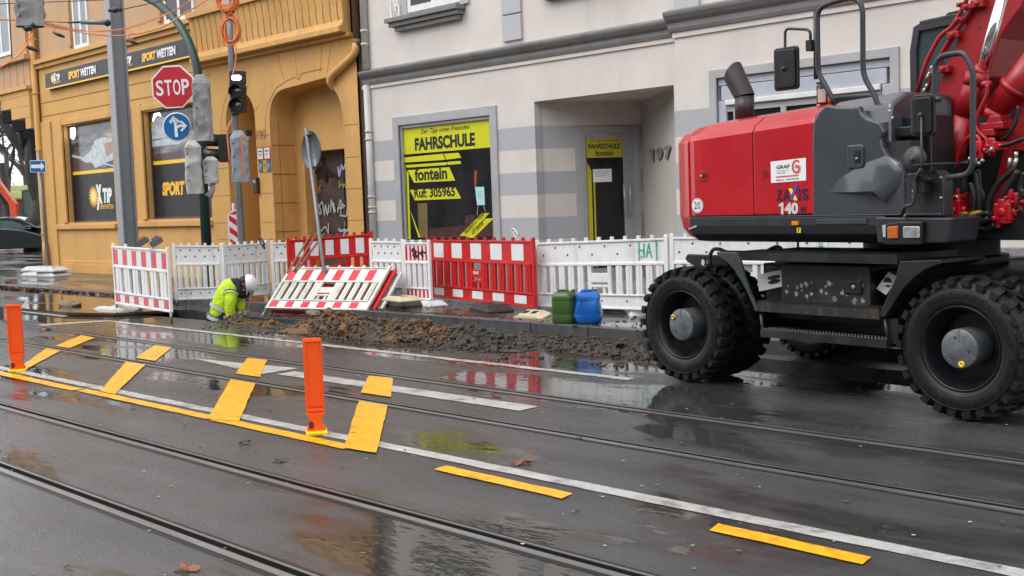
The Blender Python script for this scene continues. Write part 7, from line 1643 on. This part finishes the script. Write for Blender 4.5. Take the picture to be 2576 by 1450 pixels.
# ------------------------------------------------------------------ down the side street, far left
def bare_tree(px, py_base, dist, r0, hgt, label, seed, lean=.1, depth=6):
    q = VD(px, py_base, dist); t = thing('bare_tree', label, 'tree', (q.x, q.y, 0)); rg = random.Random(seed); tr = MB(); br = MB(); tw_ = MB()
    def grow(p, d, r, L, lv):
        n = 4; pts = [p]; dd = Vector(d)
        for i in range(n):
            dd = (dd+Vector((rg.uniform(-1, 1), rg.uniform(-1, 1), rg.uniform(-.6, .8)))*.18).normalized(); pts.append(pts[-1]+dd*L/n)
        (tr if lv == 0 else br if lv < 3 else tw_).tube(pts, [r*(1-.35*i/n) for i in range(n+1)], 8 if lv < 2 else 4 if lv < 4 else 3, cap=False)
        if lv >= depth: return
        for i in range(3 if lv < 4 else 2):
            s = Vector((rg.uniform(-1, 1), rg.uniform(-1, 1), rg.uniform(-.3, .7))).normalized(); k_ = rg.choice((2, 3, 4, 4))
            grow(pts[k_], (dd*.75+s*.85).normalized(), max(r*.6, .018), L*rg.uniform(.66, .86), lv+1)
    grow(Vector((q.x, q.y, -.2)), Vector((lean, 0, 1)), r0, hgt, 0)
    bark = mat('wet_bark', (.055, .047, .042), .7, var=.4, scale=3)
    tr.build('trunk', bark, t, world=True); br.build('limbs', bark, t, world=True)
    for i, p in enumerate([None]): pass
    lf = MB()
    for k_ in range(500):
        if not tw_.v: break
        p = rg.choice(tw_.v); s = .06; lf.add([p, p+Vector((s, 0, -s)), p+Vector((0, s*.3, -1.6*s))], [(0, 1, 2)])
    tw_.build('crown', bark, t, world=True); lf.build('foliage', mat('last_leaves', (.30, .26, .07), .6), t, world=True)
bare_tree(82, 600, 58, .55, 5.2, 'thick bare tree trunk directly behind the one way sign', 5)
bare_tree(18, 600, 75, .35, 5.5, 'slimmer bare tree at the left edge behind the orange machine', 11)
bare_tree(-40, 600, 66, .4, 5.0, 'bare tree just outside the left edge whose twigs reach into the picture', 17)
bare_tree(55, 590, 110, .4, 6.0, 'bare tree far behind the brick building', 23)
for px, dist, s, label in ((20, 135, 17, 'distant grey tree mass to the left above the brick building'), (95, 150, 19, 'distant grey tree mass to the right above the brick building')):
    q = VD(px, 560, dist); rg = random.Random(int(dist)); b = MB(); t = thing('far_tree', label, 'tree', (q.x, q.y, 0))
    for k_ in range(3200):
        u = rg.gauss(0, 1); v = rg.random(); p = Vector((q.x, q.y, 0))+R0*u*s*.55+Z3*(2+(v**.8)*s*.62*(1.1-.1*u*u))+F0*rg.uniform(-4, 4); l_ = rg.uniform(.25, .8); dd = Vector((rg.uniform(-1, 1), rg.uniform(-1, 1), rg.uniform(0, 1.4))).normalized()*l_
        b.add([p, p+dd, p+dd+Vector((.05, 0, .08))], [(0, 1, 2)])
    b.build('crown', mat('misty_twigs', (.12, .115, .115), .9, var=.2), t, world=True)
    b = MB(); b.tube([(q.x, q.y, 0), (q.x, q.y, 5)], .35, 8); b.build('trunk', MC['wet_bark'], t, world=True)
# brick building
q = VD(50, 545, 92); t = thing('brick_building', 'low red brick building with a mossy roof at the far left', 'building', (q.x, q.y, 0), PSI-.15)
b = MB(); b.box(-14, 14, 0, 8, 0, 3.4); b.build('wall', mat('red_brick', (.20, .045, .032), .7, var=.25, scale=1.5), t)
b = MB(); b.add([(-15, -.8, 3.3), (15, -.8, 3.3), (15, 4, 4.4), (-15, 4, 4.4), (-15, 9, 3.3), (15, 9, 3.3), (-15, -.8, 3.15), (15, -.8, 3.15)], [(0, 1, 2, 3), (3, 2, 5, 4), (6, 7, 1, 0)]); b.build('roof', mat('mossy_roof', (.20, .21, .05), .8, var=.5, scale=1.2), t)
for x in range(-12, 13, 3): b = MB(); b.box(x, x+1.5, -.06, .05, 1.0, 2.6); b.build('window', M_GLASS, t)
# orange mini excavator far away
q = VD(75, 560, 74); k = 74/F_PX; t = thing('orange_excavator', 'small orange excavator with a glass cab at work far down the side street', 'excavator', (q.x, q.y, 0), PSI)
ez = q.z; M_FO = mat('far_orange', (.62, .075, .02), .4, var=.1)
b = MB(); b.prism([(x*k, (560-y)*k+ez) for x, y in [(-80, 440), (-66, 448), (-32, 500), (-22, 512), (-24, 546), (-38, 546), (-40, 512), (-72, 464)]], .5, -.6); b.build('boom', M_FO, t, bevel=.03)
b = MB(); b.prism([(x*k, (560-y)*k+ez) for x, y in [(-16, 478), (30, 474), (38, 560), (-18, 560)]], 1.5, 0); cb_ = b.build('cab', mat('far_cab', (.05, .06, .06), .4), t, bevel=.05)
b = MB(); b.prism([(x*k, (560-y)*k+ez) for x, y in [(-10, 484), (8, 483), (8, 540), (-12, 540)]], .05, -.03); b.prism([(x*k, (560-y)*k+ez) for x, y in [(12, 483), (26, 482), (30, 540), (12, 540)]], .05, -.03); b.build('window', mat('green_glass', (.08, .14, .13), .15), cb_)
b = MB(); b.box(-20*k, 60*k, -.3, 2.2, .6, 1.3); b.build('chassis', M_FO, t, bevel=.05)
b = MB()
for x in (-14*k, 44*k):
    for y in (-.2, 1.9): b.lathe([(0, -.15), (.42, -.15), (.45, 0), (.42, .15), (0, .15)], 20, T(x, y, .45), 'Y')
b.build('tyre', M_RUB, t)
q = VD(103, 560, 71); t = thing('person', 'small distant worker in a yellow vest beside the orange excavator', 'person', (q.x, q.y, 0), PSI)
sk = [(Vector((0, 0, .95)), .14), (Vector((0, 0, 1.25)), .17), (Vector((0, 0, 1.45)), .1), (Vector((0, 0, 1.55)), .06), (Vector((0, 0, 1.68)), .1), (Vector((.1, 0, .5)), .08), (Vector((.12, 0, .06)), .06), (Vector((-.1, 0, .5)), .08), (Vector((-.12, 0, .06)), .06), (Vector((.27, 0, 1.2)), .055), (Vector((.3, -.1, .9)), .04), (Vector((-.27, 0, 1.2)), .055), (Vector((-.3, -.1, .9)), .04)]
skin('body', sk, [(0, 1), (1, 2), (2, 3), (3, 4), (0, 5), (5, 6), (0, 7), (7, 8), (2, 9), (9, 10), (2, 11), (11, 12)], M_TROU, t)
skin('vest', [(Vector((0, 0, .9)), .19), (Vector((0, 0, 1.2)), .21), (Vector((0, 0, 1.45)), .15)], [(0, 1), (1, 2)], M_HV, t)
b = MB(); sphere(b, (0, 0, 1.74), .14, 1, 1, .8); b.build('helmet', MC['white_helmet'], t)
# dark estate car
dc = 56; k = dc/F_PX; q = VD(107, 626, dc); t = thing('car', 'dark grey car crossing at the far left, its nose behind the house corner', 'car', (q.x, q.y, q.z-.0), PSI)
def cpx(pts): return [((x-107)*k, (626-y)*k) for x, y in pts]
body_ = [(-110, 618), (-108, 585), (-95, 574), (-60, 568), (0, 570), (60, 576), (100, 588), (122, 596), (128, 612), (124, 624), (-104, 624)]
roof_ = [(-95, 574), (-70, 552), (-40, 545), (20, 543), (52, 548), (76, 560), (92, 573)]
b = MB(); b.prism(cpx(body_), 1.8, 0); cb2 = b.build('body', mat('dark_car_paint', (.012, .017, .02), .15, coat=1, var=.1), t, bevel=.08, seg=3)
b = MB(); b.prism(cpx(roof_), 1.5, .15); b.build('greenhouse', MC['dark_car_paint'], t, bevel=.06, seg=3)
b = MB(); b.prism(cpx([(-60, 572), (-50, 555), (-5, 552), (-3, 572)]), .02, .13); b.prism(cpx([(2, 572), (2, 552), (30, 553), (52, 561), (68, 573)]), .02, .13); b.build('side_window', mat('car_glass', (.09, .13, .13), .08), t)
b = MB(); b.box(-100*k*1.6, -28*k, -.02, .0, 51*k, 52.3*k); b.build('chrome_strip', M_CHROME, t)
b = MB(); b.box(-38*k, -26*k, -.18, 0, 52*k, 59*k); b.build('wing_mirror', MC['dark_car_paint'], t, bevel=.03)
for x in (-165, -12):
    for y in (.12, 1.68):
        b = MB(); b.lathe([(0, -.1), (.2, -.1), (.31, -.08), (.33, 0), (.31, .08), (0, .1)], 24, T(x*k, y, .30), 'Y'); b.build('wheel', M_RUB, t)
# far striped fence
q = VD(100, 575, 66); t = thing('far_barrier', 'row of red and white striped fencing behind the dark car', 'barrier', (q.x, q.y, q.z), PSI+.05); k = 66/F_PX
b = MB()
for i in range(16):
    x = (-8+i*5)*k; b.mi = i % 2; b.box(x, x+5.01*k, 0, .05, 10*k-.6, 20*k-.3); b.mi = 0; b.box(x+k, x+2.4*k, 0, .04, 20*k-.3, 24*k-.3)
b.mi = 0; b.box(-8*k, 72*k, .005, .045, -.9, 10*k-.62)
b.build('board', [M_BW, M_BR], t)
